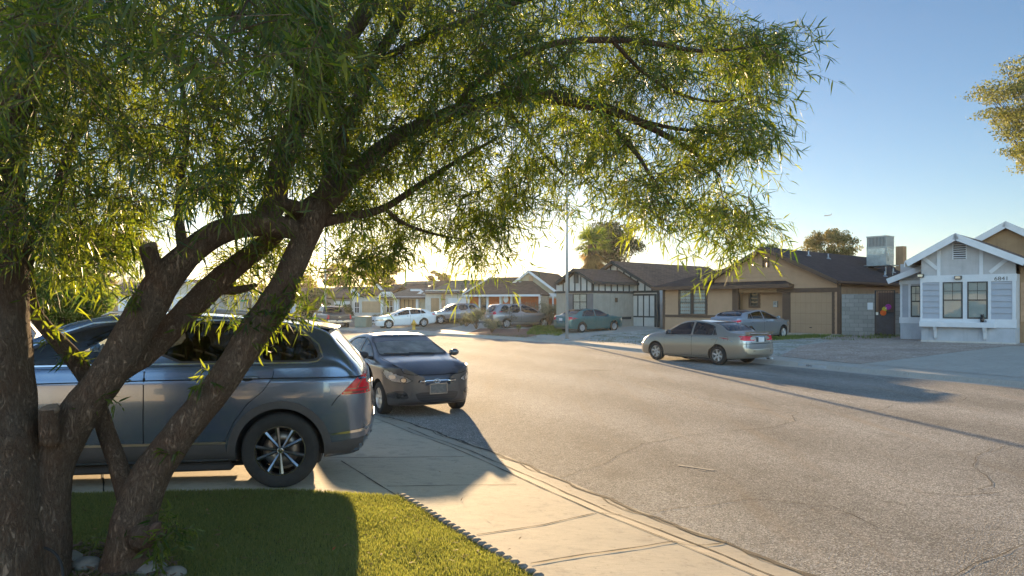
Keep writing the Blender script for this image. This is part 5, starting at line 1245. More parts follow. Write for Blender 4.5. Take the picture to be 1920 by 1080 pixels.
M['frame_dark']=plain('frame_dark',(.05,.055,.055),.5,var=.1); M['blind']=plain('blind',(.68,.68,.66),.8,var=.08,vs=1.5); M['pane']=glassmat('house_pane',(.85,.88,.88),1.35); M['room']=plain('dark_room',(.03,.03,.032),.9); M['curtain']=plain('curtain',(.62,.63,.62),.9,var=.15,vs=6)
M['iron']=plain('black_iron',(.03,.028,.03),.6,.3); M['galv']=plain('galvanised',(.42,.44,.45),.35,.9,var=.25,vs=2.5); M['block']=block_mat(); M['brick']=plain('brick_red',(.30,.11,.07),.9,var=.2,vs=10)

class House:
    def __init__(s,name,label,cat,px,py,d,u,group=None):
        s.O=PD(px,py,d); s.u=Vector(u).normalized(); s.n=Vector((-s.u.y,s.u.x)); s.root=empty(name,s.O,math.atan2(s.u.y,s.u.x)); tag(s.root,label,cat,group)
    def at(s,px,py,v=0.0):
        """photo pixel -> (along wall, height) on the plane set back by v"""
        P=s.O.xy+s.n*v; t=(px-960)/F_PX; Y=(P.x*s.n.x+P.y*s.n.y)/(t*s.n.x+s.n.y); X=t*Y; q=Vector((X,Y))-P
        return q.dot(s.u), CAM_Z+(HOR-py)/F_PX*Y-s.O.z
    def s(s_,px,v=0.0): return s_.at(px,570,v)[0]
    def z(s_,px,py,v=0.0): return s_.at(px,py,v)[1]
    def b(s,mb,name,mat,parent=None,bevel=0): return mb.build(name,mat,parent or s.root,bevel=bevel)
    def box(s,name,mat,*a,parent=None,bevel=0):
        m=MB(); m.box(*a); return m.build(name,mat,parent or s.root,bevel=bevel)
    def boxes(s,name,mat,L):
        for a in L: s.box(name,mat,*a)
    def siding(s,name,mat,s0,s1,z0,z1,v,step=.20,topf=None,parent=None):
        """lap boards, each leaning out at its lower edge; topf(s)->height limit for gables given as polygon list (sl(z),sr(z))"""
        m=MB(); z=z0
        while z<z1-.01:
            zt=min(z+step,z1); a0,a1=(topf(z) if topf else (s0,s1)); b0,b1=(topf(zt) if topf else (s0,s1))
            if a1-a0<.05: break
            if b1<b0: b0=b1=(b0+b1)/2
            m.raw([(a0,v-.045,z),(a1,v-.045,z),(b1,v-.006,zt),(b0,v-.006,zt),(a0,v+.05,z),(a1,v+.05,z),(b1,v+.05,zt),(b0,v+.05,zt)],[(0,1,2,3),(0,4,5,1),(3,2,6,7),(0,3,7,4),(1,5,6,2)])
            z=zt
        return m.build(name,mat,parent or s.root)
    def window(s,s0,s1,z0,z1,v,fr=.045,mid=True,vert=0,frame='frame_dark',back='blind',grid=False,parent=None):
        f=MB(); fr_=fr
        f.box(s0,s0+fr,v-.05,v+.02,z0,z1); f.box(s1-fr,s1,v-.05,v+.02,z0,z1); f.box(s0+fr,s1-fr,v-.05,v+.02,z0,z0+fr); f.box(s0+fr,s1-fr,v-.05,v+.02,z1-fr,z1)
        zm=(z0+z1)/2
        if mid: f.box(s0+fr,s1-fr,v-.045,v+.015,zm-.025,zm+.025)
        for i in range(vert): x=s0+(s1-s0)*(i+1)/(vert+1); f.box(x-.02,x+.02,v-.04,v+.01,z0+fr,z1-fr)
        if grid: x=(s0+s1)/2; f.box(x-.008,x+.008,v-.032,v-.022,zm,z1-fr); f.box(s0+fr,s1-fr,v-.032,v-.022,(zm+z1)/2-.008,(zm+z1)/2+.008)
        w=f.build('window',M[frame],parent or s.root)
        g=MB(); g.box(s0+fr,s1-fr,v-.022,v-.016,z0+fr,z1-fr); g.build('pane',M['pane'],w)
        c=MB(); k=max(4,int((s1-s0-2*fr)/.07)) if back=='curtain' else 2; xs=[s0+fr+(s1-s0-2*fr)*i/k for i in range(k+1)]
        if back=='blind':
            h=z1-fr; 
            while h>z0+fr+.03: c.raw([(xs[0],v+.002,h),(xs[-1],v+.002,h),(xs[-1],v-.010,h-.032),(xs[0],v-.010,h-.032)],[(0,1,2,3)]); h-=.034
            c.raw([(xs[0],v+.005,z0+fr),(xs[-1],v+.005,z0+fr),(xs[-1],v+.005,z1-fr),(xs[0],v+.005,z1-fr)],[(0,1,2,3)])
        else:
            for i in range(k):
                d0,d1=(.0 if i%2 else .012),(.012 if i%2 else .0)
                c.raw([(xs[i],v-.004+d0,z0+fr),(xs[i+1],v-.004+d1,z0+fr),(xs[i+1],v-.004+d1,z1-fr),(xs[i],v-.004+d0,z1-fr)],[(0,1,2,3)])
        c.build('window_blind',M['room' if back=='room' else back],w); return w
    def slab(s,name,pts,th,mat,parent=None):
        """roof slab: pts go eave-left, eave-right, ridge-right, ridge-left seen from above; tile rows follow the eave"""
        P=[Vector(p) for p in pts]; no=(P[1]-P[0]).cross(P[2]-P[0]).normalized()
        if no.z<0: no=-no
        m=MB(); n=len(P); Q=[p-no*th for p in P]; m.raw(P+Q,[tuple(range(n)),tuple(range(2*n-1,n-1,-1))]+[(i,i+n,(i+1)%n+n,(i+1)%n) for i in range(n)])
        o=m.build(name,mat,parent or s.root); me=o.data; uv=me.uv_layers.new(name='UVMap'); e=(P[1]-P[0]).normalized(); f=no.cross(e)
        for l in me.loops:
            c=me.vertices[l.vertex_index].co-P[0]; uv.data[l.index].uv=(c.dot(e),c.dot(f))
        return o
    def gable(s,sL,zL,sA,zA,sR,zR,v0,v1,mat,trim,th=.10,fas=.18,ridge_drop=0):
        """two slopes with the ridge running back from the wall plane; fascia boards on the front verge and the eaves"""
        s.slab('roof_slope',[(sL,v1,zL),(sL,v0,zL),(sA,v0,zA),(sA,v1,zA)],th,mat); s.slab('roof_slope',[(sR,v0,zR),(sR,v1,zR),(sA,v1,zA),(sA,v0,zA)],th,mat)
        m=MB(); dz=-fas/2+.015
        m.bar((sL,v0-.02,zL+dz),(sA,v0-.02,zA+dz),.04,fas,up=(0,1,0)) if False else None
        def verge(x0,z0,x1,z1):
            d=Vector((x1-x0,0,z1-z0)).normalized(); q=Vector((-d.z,0,d.x)); q=q if q.z>0 else -q
            a=Vector((x0,0,z0))+q*.012; b=Vector((x1,0,z1))+q*.012; c=b-q*fas; e=a-q*fas
            vs=[(p.x,yy,p.z) for yy in(v0-.045,v0-.003) for p in(a,b,c,e)]; m.raw(vs,[(0,1,2,3),(7,6,5,4),(0,4,5,1),(1,5,6,2),(2,6,7,3),(3,7,4,0)])
        verge(sL,zL,sA,zA); verge(sA,zA,sR,zR)
        m.box(sL-.04,sL-.003,v0,v1,zL-fas*.9,zL-.01); m.box(sR+.003,sR+.04,v0,v1,zR-fas*.9,zR-.01)
        s.b(m,'fascia',trim)
    def roofpipe(s,x,v,z,h=.35):
        m=MB(); m.tube([(x,v,z-.1),(x,v,z+h)],.035,10); m.lathe([(.16,z-.02),(.12,z+.03),(.04,z+.08)],(x,v,0),k=12); s.b(m,'vent_pipe',M['galv'])
    def tri_wall(s,name,mat,pts,v0,v1): m=MB(); m.prism(pts,v0,v1); return m.build(name,mat,s.root)
def wall_lamp(H,x,v,z,dark=True):
    m=MB(); m.box(x-.05,x+.05,v-.10,v-.03,z-.09,z+.05); m.box(x-.07,x+.07,v-.12,v-.03,z+.05,z+.07); m.bar((x,v-.03,z+.09),(x,v-.10,z+.09),.02); o=H.b(m,'wall_lamp',M['iron'])
    g=MB(); g.box(x-.035,x+.035,v-.106,v-.101,z-.07,z+.03); g.build('lamp_glass',M['clearlens'],o)

# ---------------------------------------------------------------- white house with the window box, far right
A=House('white_house','white and blue-grey bungalow with a window shelf under twin windows and a white gable','house',1727.5,641.7,29.7,(.715,-.70))
sR=A.s(1904); z=A.z
zs=dict(ftop=z(1815,598),sill0=z(1797,613),wbot=z(1787,597.5),wtop=z(1787,529.5),hb=z(1800,528.5),ht=z(1800,515.5))
zb=-.35
A.box('wall',M['stucco_base'],0,sR,0,6,zb,zs['sill0']); A.box('wall',M['stucco_pale'],0,sR,.02,6,zs['sill0'],zs['ht'])
A.box('foundation',M['white_wall'],-.02,sR+.02,-.05,.0,zb,.10)
for x0,x1 in((1725.5,1729.5),(1761.5,1767.5),(1805.3,1813.5),(1852.6,1858),(1898,1904.5)): A.box('trim_board',M['trim_white'],A.s(x0,-.03),A.s(x1,-.03),-.035,.02,zs['ftop']-.0,zs['hb'])
A.box('trim_board',M['trim_white'],-.04,sR+.04,-.04,.02,zs['hb'],zs['ht']); A.box('trim_board',M['trim_white'],-.04,sR+.04,-.04,.0,zs['sill0'],zs['ftop'])
for x0,x1 in((1729.5,1761.5),(1858,1898)): A.siding('siding',M['siding_blue'],A.s(x0,-.02),A.s(x1,-.02),zs['ftop'],zs['hb'],.01,.235)
A.window(A.s(1768),A.s(1805),zs['ftop']+.02,zs['hb'],-.0,grid=True); A.window(A.s(1814),A.s(1852),zs['ftop']+.02,zs['hb'],-.0,grid=True)
# window shelf on brackets
x0,x1=A.s(1727),A.s(1866,-.25); A.box('window_shelf',M['trim_white'],x0,x1,-.30,-.042,zs['sill0']-.01,zs['sill0']+.20,bevel=.01)
for p0,p1 in((1751,1757),(1843,1850)):
    a=A.s((p0+p1)/2,-.1); m=MB(); m.prism([(-.28,zs['sill0']-.012),(-.042,zs['sill0']-.012),(-.042,zs['sill0']-.52),(-.10,zs['sill0']-.45),(-.15,zs['sill0']-.22),(-.24,zs['sill0']-.10)],a-.05,a+.05,axis='x'); A.b(m,'shelf_bracket',M['trim_white'])
# gable
vF=-.45; LA=A.at(1791.5,437.5,vF); LL=A.at(1697,490,vF); LR=A.at(1925,487,vF); sA_=LA[0]
kl=(LA[1]-LL[1])/(sA_-LL[0]); kr=(LA[1]-LR[1])/(LR[0]-sA_); 
A.gable(LL[0],LL[1],sA_,LA[1],LR[0],LR[1],vF,7.5,M['roof_brown'],M['trim_white'],.10,.26)
gz0=zs['ht']; gl=lambda zz:sA_-(LA[1]-.16-zz)/kl; gr_=lambda zz:sA_+(LA[1]-.16-zz)/kr
m=MB(); m.prism([(max(0,gl(gz0)),gz0),(sR,gz0),(sR,LA[1]-.16-(sR-sA_)*kr),(sA_,LA[1]-.16),(0,LA[1]-.16-(sA_)*kl)],.0,.15); A.b(m,'gable_wall',M['stucco_pale'])
for p0,p1 in((1757,1763.5),(1836.5,1843.5)):
    a,c=A.s(p0),A.s(p1); t=min(LA[1]-.2-(sA_-a)*kl if a<sA_ else LA[1]-.2-(c-sA_)*kr,9); A.box('trim_board',M['trim_white'],a,c,-.035,.0,gz0,t)
for (a,b_),(c,d_) in(((1732,484),(1757,504)),((1856,511),(1890,484))):
    p=A.at(a,b_,-.03);q=A.at(c,d_,-.03); m=MB(); m.bar((p[0],-.018,p[1]),(q[0],-.018,q[1]),.14,.030,up=(0,1,0)); A.b(m,'brace_board',M['trim_white'])
p=A.at(1787.5,485.5,-.03);q=A.at(1811,456,-.03); m=MB(); n_=7
for i in range(n_): zz=p[1]+(q[1]-p[1])*(i+.5)/n_; m.obox((( p[0]+q[0])/2,-.03,zz),((q[0]-p[0])/2,.03,.008),Matrix.Rotation(R(35),3,'X'))
m.box(p[0]-.03,p[0],-.05,.0,p[1]-.03,q[1]+.03); m.box(q[0],q[0]+.03,-.05,.0,p[1]-.03,q[1]+.03); o=A.b(m,'gable_vent',M['trim_white']); A.box('vent_gap',M['room'],p[0],q[0],-.006,-.002,p[1],q[1],parent=o)
# recessed wing on the left with its lower roof
v=1.5; a0,a1=A.s(1688,v),0.25; zt=z(1700,516,v)
A.box('wall',M['stucco_base'],a0,a1,v,v+5,zb,z(1700,592,v)); A.box('wall',M['stucco_pale'],a0,a1,v+.02,v+5,z(1700,592,v),zt+.5)
A.box('trim_board',M['trim_white'],a0-.03,a1,v-.035,v,z(1700,606,v),z(1700,595,v)); A.box('trim_board',M['trim_white'],a0-.03,a1,v-.035,v,z(1700,533,v),z(1700,526,v))
for p0,p1 in((1688,1692),(1703.5,1708)): A.box('trim_board',M['trim_white'],A.s(p0,v),A.s(p1,v),v-.034,v,z(1700,595,v),z(1700,533,v))
A.siding('siding',M['siding_blue'],A.s(1692,v),A.s(1703.5,v),z(1700,595,v),z(1700,535,v),v+.01,.235); A.window(A.s(1708,v),A.s(1727,v),z(1710,594,v),z(1710,536,v),v,grid=True,back='blind')
Lw=A.at(1664,524,v-.45); Rw=A.at(1730,498,v-.45); A.slab('roof_slope',[(Lw[0],v+6,Lw[1]),(Lw[0],v-.45,Lw[1]),(Rw[0]+.6,v-.45,Rw[1]+.24),(Rw[0]+.6,v+6,Rw[1]+.24)],.08,M['roof_brown'])
m=MB(); m.bar((Lw[0],v-.475,Lw[1]-.09),(Rw[0]+.3,v-.475,Rw[1]+.03),.24,.04,up=(0,1,0)); A.b(m,'fascia',M['trim_white'])
# higher roof behind and the tan side wall
vv=4.0; a=A.at(1834,441,vv);b_=A.at(1886,415,vv);c=A.at(1990,462,vv); A.gable(a[0]-1.2,a[1]-.75,b_[0],b_[1],c[0],c[1],vv,vv+9,M['roof_brown'],M['trim_white'],.1,.26)
A.tri_wall('gable_wall',M['stucco_tan'],[(a[0]-.6,a[1]-1.6),(c[0]-.3,a[1]-1.6),(c[0]-.3,c[1]-.1),(b_[0],b_[1]-.2),(a[0]-.6,a[1]-.6)],vv+.3,vv+.5)
A.box('wall',M['stucco_tan'],sR,sR+6,.9,7,zb,zs['ht']+.3); A.box('wall',M['stucco_tan'],.4,sR+6,6,13,zb,zs['ht']+.9)
A.siding('siding',M['siding_tan'],sR+.03,sR+6,zs['ftop']-.1,zs['hb']-.05,.9,.235)
# lamps, house number
for (px,py,vv_) in((1727,517,-.05),(1797.5,520.5,-.05)):
    c=A.at(px,py,vv_); m=MB(); m.box(c[0]-.12,c[0]+.12,-.20,-.045,c[1]-.07,c[1]+.07); o=A.b(m,'flood_lamp',M['frame_dark'],bevel=.01); A.box('lamp_glass',M['clearlens'],c[0]-.09,c[0]+.09,-.208,-.202,c[1]-.045,c[1]+.045,parent=o)
c=A.at(1877.5,522.5,-.05); o=lettering('6841',.21,M['frame_dark'],(c[0],-.045,c[1]),(R(90),0,0),'house_number',A.root,.004,sx=1.15)
# ---------------------------------------------------------------- side yard: block wall with iron gate
W_=House('block_wall','grey concrete block wall between the tan house and the white house','wall',1577,628,35.4,(.80,-.60))
s0,s1=0.03,W_.s(1640); s2,s3=W_.s(1678.5),W_.s(1693); zt=W_.z(1620,551); W_.box('wall_panel',M['block'],s0,s1,0,.2,-.35,zt); W_.box('wall_panel',M['block'],s2,s3+.3,0,.2,-.35,zt)
gt=House('iron_gate','rusty barred iron gate with dark mesh below, set in the block wall','gate',1577,628,35.4,(.80,-.60)); zg=gt.z(1660,544); zm_=gt.z(1660,586); m=MB()
for x in(s1+.03,s2-.03): m.box(x-.03,x+.03,-.02,.05,-.0,zg)
for zz in(.06,zm_,zg-.03): m.box(s1+.061,s2-.061,-.01,.04,zz-.02,zz+.02)
o=gt.b(m,'gate_frame',M['iron']); m=MB(); k=7
for i in range(k): x=s1+.06+(s2-s1-.12)*(i+.5)/k; m.box(x-.009,x+.009,.005,.023,zm_+.02,zg-.05)
gt.b(m,'gate_bars',plain('rusty_bar',(.07,.035,.03),.8,var=.3)); m=MB(); m.box(s1+.06,s2-.06,.024,.030,.08,zm_-.02); gt.b(m,'mesh_panel',plain('dark_mesh',(.025,.035,.05),.6,var=.4,vs=4)); m=MB(); m.box(s1+.06,s1+.16,-.05,-.011,zm_-.12,zm_+.02); gt.b(m,'lock_plate',M['galv'])
m=MB(); m.box(s1,s2,.9,.95,-.3,zg-.1); bh=gt.b(m,'back_board',plain('board_brown',(.11,.07,.06),.9))
flowers=empty('flower_decoration',(0,0,0)); tag(flowers,'purple, yellow and orange paper flowers tied to the iron gate','decoration'); 
for px,py,r,col,nm in((1665.5,575.5,.15,(.35,.02,.30),'purple_flower'),(1658.5,579.5,.12,(.55,.48,.04),'yellow_flower'),(1656,586.5,.15,(.75,.12,.01),'orange_flower'),(1661.5,578.5,.07,(.6,.6,.5),'white_flower')):
    c=gt.at(px,py,-.06); m=MB(); 
    for i in range(9):
        a=2*PI*i/9; m.ball((c[0]+math.cos(a)*r*.6,-.06+.01*(i%2),c[1]+math.sin(a)*r*.6),r*.36,5,0,(1,.3,1))
    m.ball((c[0],-.08,c[1]),r*.3,5,0,(1,.5,1)); o=m.build(nm,plain(nm,col,.8,var=.2,vs=20)); o.parent=flowers
flowers.location=gt.O; flowers.rotation_euler=(0,0,math.atan2(gt.u.y,gt.u.x))
c=W_.at(1631.5,574,-.02); m=MB(); m.box(c[0]-.12,c[0]+.12,-.012,-.003,c[1]-.17,c[1]+.17); pn=m.build('paper_notice',plain('paper_white',(.62,.64,.66),.8,var=.05)); pn.location=W_.O; pn.rotation_euler=(0,0,math.atan2(W_.u.y,W_.u.x)); tag(pn,'blank white notice on the block wall beside the iron gate','sign')
# black cat figure on the window shelf
c=A.at(1842,598,-.12); m=MB(); m.ball((c[0],-.14,zs['sill0']+.20+.10),.085,8,0,(.9,.8,1.25)); m.ball((c[0],-.15,zs['sill0']+.20+.26),.062,8,0,(1,.9,.9)); 
for q in(-1,1): m.tube([(c[0]+q*.035,-.15,zs['sill0']+.50-.01),(c[0]+q*.04,-.15,zs['sill0']+.545)],[.022,.003],6); m.ball((c[0]+q*.045,-.20,zs['sill0']+.225),.03,5,0,(.8,1.2,.7))
m.tube([(c[0]+.07,-.13,zs['sill0']+.22),(c[0]+.13,-.14,zs['sill0']+.23),(c[0]+.12,-.16,zs['sill0']+.30)],[.018,.016,.01],6)
ct=m.build('cat_ornament',plain('black_glaze',(.02,.015,.015),.35)); ct.location=A.O; ct.rotation_euler=(0,0,math.atan2(A.u.y,A.u.x)); tag(ct,'small black sitting cat on the white window shelf','ornament')

# ---------------------------------------------------------------- tan house
B=House('tan_house','tan lap-sided bungalow with dark brown trim, dark roof and a plain garage door','house',1481,626,38,(.653,-.757)); z=B.z
L=B.at(1394,489,-.5); Ap=B.at(1430,462.5,-.5); Rr=B.at(1571,526,-.5); gs0=B.s(1467); gs1=B.s(1571,.0)
kl=kr=(Ap[1]-Rr[1])/(Rr[0]-Ap[0]); zL=Ap[1]-kl*(Ap[0]-(L[0]-2.5)); 
B.gable(L[0]-2.5,zL,Ap[0],Ap[1],Rr[0],Rr[1],-.5,13.5,M['roof_dark'],M['trim_brown'],.10,.20)
ztop=z(1515,540); zh0=z(1515,548)
B.box('wall',M['stucco_tan'],gs0,gs1,.02,12.5,-.35,Rr[1]-.05)
gf=lambda zz:(max(L[0]-2.2,Ap[0]-(Ap[1]-.12-zz)/kl),min(gs1,Ap[0]+(Ap[1]-.12-zz)/kr))
B.siding('gable_siding',M['siding_tan'],0,0,ztop+.0,Ap[1]-.12,-.0,.22,gf)
m=MB(); m.prism([(L[0]-2.2,ztop-.2),(gs1,ztop-.2),(gs1,Rr[1]-.1),(Ap[0],Ap[1]-.2),(L[0]-2.2,zL)],.045,.2); B.b(m,'gable_wall',M['stucco_tan'])
B.box('trim_board',M['trim_brown'],gs0-.3,gs1+.02,-.06,-.0,zh0,ztop)
d0,d1=B.s(1482.5),B.s(1560.5); B.box('trim_board',M['trim_brown'],gs0+.02,d0,-.05,.0,-.3,zh0); B.box('trim_board',M['trim_brown'],d1,B.s(1565.5),-.05,.0,-.3,zh0); B.siding('siding',M['siding_tan'],B.s(1565.5),B.s(1570.5),-.2,zh0,.0,.22); B.box('corner_board',M['trim_brown'],B.s(1570.5),gs1+.1,-.06,.12,-.3,Rr[1]-.1)
gd=B.box('garage_door',M['door_tan'],d0,d1,-.012,.01,-.02,zh0); m=MB()
for i in range(1,4): zz=zh0*i/4; m.box(d0,d1,-.0145,-.0125,zz-.008,zz+.008)
for i in range(1,8): x=d0+(d1-d0)*i/8; m.box(x-.004,x+.004,-.0145,-.0125,0,zh0)
m.build('door_grooves',plain('groove_brown',(.23,.16,.095),.9),gd); m=MB(); m.box(d0+(d1-d0)*.5-.06,d0+(d1-d0)*.5+.06,-.05,-.013,.35,.39); m.build('handle',M['iron'],gd)
# gable vent
p=B.at(1431.5,501,-.03);q=B.at(1441,483,-.03); m=MB(); 
for i in range(6): zz=p[1]+(q[1]-p[1])*(i+.5)/6; m.obox(((p[0]+q[0])/2,-.05,zz),((q[0]-p[0])/2,.03,.008),Matrix.Rotation(R(35),3,'X'))
m.box(p[0]-.04,p[0],-.08,.0,p[1]-.03,q[1]+.03); m.box(q[0],q[0]+.04,-.08,.0,p[1]-.03,q[1]+.03); B.b(m,'gable_vent',M['trim_brown'])
# right side: eave gutter
m=MB(); m.box(Rr[0]+.04,Rr[0]+.14,-.5,13.5,Rr[1]-.12,Rr[1]-.02); B.b(m,'gutter',M['trim_brown']); m=MB(); m.box(gs1+.10,gs1+.18,-.10,-.02,-.2,Rr[1]-.3); m.bar((gs1+.14,-.06,Rr[1]-.3),(Rr[0]+.09,-.3,Rr[1]-.1),.07); B.b(m,'downpipe',M['trim_brown'])
# front room
f0=B.s(1244); f1=B.s(1374); f2=B.s(1385); f3=B.s(1468); zE=z(1300,536.5); zW0=z(1300,589.5); zBt,zBb=z(1310,590.5),z(1310,595.5)
B.box('wall',M['stucco_tan'],f0,f1,.02,7,-.4,zE); B.box('wall',M['stucco_tan'],f1,gs0+.02,.75,7,-.4,zE)
B.siding('siding',M['siding_tan'],f0+.15,f1,zBt,zE-.02,.0,.22); B.siding('siding',M['siding_tan'],f1+.3,gs0,.75,zE,.75,.22) if False else B.siding('siding',M['siding_tan'],f1+.2,gs0,-.1,zE-.02,.75,.22)
B.box('trim_board',M['trim_brown'],f0-.02,f1+.02,-.06,.0,zBb,zBt); B.box('corner_board',M['trim_brown'],f0-.04,f0+.14,-.05,.1,-.3,zE); B.box('corner_post',M['trim_brown'],f1,f2,-.06,.15,-.3,zE); B.box('lower_wall',M['siding_tan'],f0+.14,f1,-.02,.018,-.3,zBb)
w0,w1,wm0,wm1=B.s(1275.5),B.s(1324.5),B.s(1297),B.s(1301); zw0,zw1=z(1300,589.5),z(1300,543.5)
B.window(w0,wm0,zw0,zw1,-.04,grid=True,back='curtain'); B.window(wm1,w1,zw0,zw1,-.04,grid=True,back='curtain')
for a,c,e,g_ in((w0-.10,w0,zw0-.1,zw1+.1),(w1,w1+.10,zw0-.1,zw1+.1),(wm0,wm1,zw0,zw1),(w0,w1,zw1,zw1+.1)): B.box('window_trim',M['trim_brown'],a,c,-.075,-.0,e,g_)
a,c=B.s(1408,.75),B.s(1423,.75); e,g_=z(1415,574,.75),z(1415,541.5,.75); B.window(a,c,e,g_,.72,back='room'); 
for p in((a-.10,a,e-.1,g_+.1),(c,c+.10,e-.1,g_+.1),(a,c,g_,g_+.1),(a,c,e-.1,e)): B.box('window_trim',M['trim_brown'],p[0],p[1],.66,.735,p[2],p[3])
c=B.at(1455,569,.7); m=MB(); m.box(c[0]-.12,c[0]+.12,.60,.72,c[1]-.2,c[1]+.12); m.lathe([(0,.56),(.07,.57),(.08,.62)],(c[0],0,c[1]),'y',14); B.b(m,'meter_box',M['galv']); wall_lamp(B,B.s(1393,.75),.75,z(1393,548,.75))
# its hipped roof
e0=B.at(1222,537,-.55); e1=B.at(1478,533.5,-.55); ze=(e0[1]+e1[1])/2; zr=B.z(1395,489,4.2); r0=e0[0]+4.3; r1=e1[0]-4.0; vr=4.2
B.slab('roof_slope',[(e0[0],-.55,ze),(e1[0],-.55,ze),(r1,vr,zr),(r0,vr,zr)],.09,M['roof_dark']); B.slab('roof_slope',[(e0[0],8.9,ze),(e0[0],-.55,ze),(r0,vr,zr)],.09,M['roof_dark']); B.slab('roof_slope',[(e1[0],-.55,ze),(e1[0],8.9,ze),(r1,vr,zr)],.09,M['roof_dark']); B.slab('roof_slope',[(e1[0],8.9,ze),(e0[0],8.9,ze),(r0,vr,zr),(r1,vr,zr)],.09,M['roof_dark'])
B.box('fascia',M['trim_brown'],e0[0],e1[0],-.60,-.555,ze-.20,ze+.005); B.box('fascia',M['trim_brown'],e0[0]-.045,e0[0]-.003,-.55,8.5,ze-.20,ze); B.box('fascia',M['trim_brown'],e1[0]+.003,e1[0]+.045,-.60,.0,ze-.20,ze)
zr2=lambda s_,v_:Ap[1]-kr*(s_-Ap[0]); 
for px,py,v_ in((1516,482,3.0),(1553,479,5.0),(1659,520,7.5),(1675,507,10.5)):
    x=B.s(px,v_); B.roofpipe(x,v_,zr2(x,v_),.30)
B.roofpipe(B.s(1411,1.5),1.5,ze+(zr-ze)*(1.5+.55)/4.75,.32)
# roof cooler: louvred evaporative unit on a sloping frame
CL=empty('rooftop_cooler'); tag(CL,'galvanised rooftop cooler with louvred sides on the dark roof of the tan house','cooler'); 
vC=8.2; c0=B.at(1623,487,vC); c1=B.at(1652,487,vC); zt_=B.z(1651,443,vC); zb_=B.z(1651,487,vC); m=MB(); cx=c1[0]; w_=1.05
x0,x1=cx-w_*.80,cx+.30; 
ang=Matrix.Rotation(0,3,'Z'); m.box(x0,x1,vC,vC+1.1,zb_-.30,zt_-.62); 
for (a,c,e,g_) in((x0,x1,vC-.02,vC),(x1,x1+.02,vC,vC+1.1)): m.box(a,c,e,g_,zt_-.66,zt_-.60); m.box(a,c,e,g_,zt_-.04,zt_)
m.box(x0-.03,x1+.03,vC-.03,vC+1.13,zt_,zt_+.035); o=m.build('cooler_case',M['galv'],CL)
m=MB()
for i in range(14): x=x0+(x1-x0)*(i+.5)/14; m.box(x-.022,x+.022,vC-.014,vC+.03,zt_-.60,zt_-.04)
for i in range(14): y=vC+1.1*(i+.5)/14; m.box(x1-.03,x1+.014,y-.022,y+.022,zt_-.60,zt_-.04)
m.build('louvres',plain('louvre_grey',(.36,.38,.38),.5,.3),CL)
m=MB(); m.box(x0+.03,x1-.03,vC+.04,vC+1.06,zt_-.61,zt_-.01); m.build('louvre_backing',plain('louvre_dark',(.06,.065,.07),.8),CL); m=MB(); m.box(x0+.05,x1-.08,vC-.008,vC-.001,zb_+.32,zt_-.72); m.box(x1+.001,x1+.008,vC+.1,vC+1.0,zb_+.32,zt_-.72); m.build('side_panel',plain('panel_zinc',(.5,.52,.53),.25,.9,var=.3,vs=4),CL)
m=MB(); 
for x in(x0+.05,x1-.05):
    for y in(vC+.05,vC+1.05): m.bar((x,y,zb_-.2),(x,y,zb_-.9),.04)
m.box(x0-.1,x1+.25,vC-.15,vC+1.2,zb_-.36,zb_-.31); m.bar((x0+.1,vC-.1,zb_+.2),(x1,vC-.1,zb_-.3),.03); m.tube([(x1+.1,vC,zb_-.1),(x1+.12,vC-.05,zb_+.35),(x1-.1,vC-.03,zb_+.42)],.018,6); m.build('support_frame',M['galv'],CL); CL.location=B.O; CL.rotation_euler=B.root.rotation_euler
m=MB(); c=B.at(1683,478,12.5); m.box(c[0]-.12,c[0]+.35,12.5,13.0,c[1]-1.6,c[1]+.55); o=B.b(m,'chimney',M['stucco_tan'])

# ---------------------------------------------------------------- half-timbered house
C=House('timbered_house','black-and-white half-timbered bungalow with a panelled garage door and brown roof','house',1182,612.8,49.7,(.653,-.757)); z=C.z
g0,g1=C.s(1181),C.s(1233.5); zb0,zb1=z(1205,549),z(1205,545); 
C.box('wall',M['stucco_white'],g0-1.0,g1+.1,.02,9,-.4,zb1+.3)
bL=C.at(1147,489.5,-.4); bR=C.at(1226,538,-.4); kb=(bL[1]-bR[1])/(bR[0]-bL[0]); sLL=bL[0]-(bR[0]-bL[0]); C.gable(sLL,bR[1],bL[0],bL[1],bR[0],bR[1],-.4,11.5,M['roof_brown'],M['timber_black'],.1,.20)
m=MB(); m.prism([(sLL+.3,zb1),(bR[0]-.1,zb1),(bR[0]-.1,bR[1]-.1),(bL[0],bL[1]-.14),(sLL+.3,bR[1])],.0,.15); C.b(m,'gable_wall',M['stucco_white']); m=MB(); x=bR[0]-.45
while x>bL[0]-3.0:
    t=bL[1]-.16-kb*abs(x-bL[0]); 
    if t>zb1+.1: m.box(x-.05,x+.05,-.035,.0,zb1,t)
    x-=.62
C.b(m,'timber_stud',M['timber_black']); C.box('timber_beam',M['timber_black'],g0-.3,g1+.15,-.06,.0,zb0,zb1); C.box('timber_post',M['timber_black'],g1-.03,g1+.12,-.05,.06,-.35,zb0)
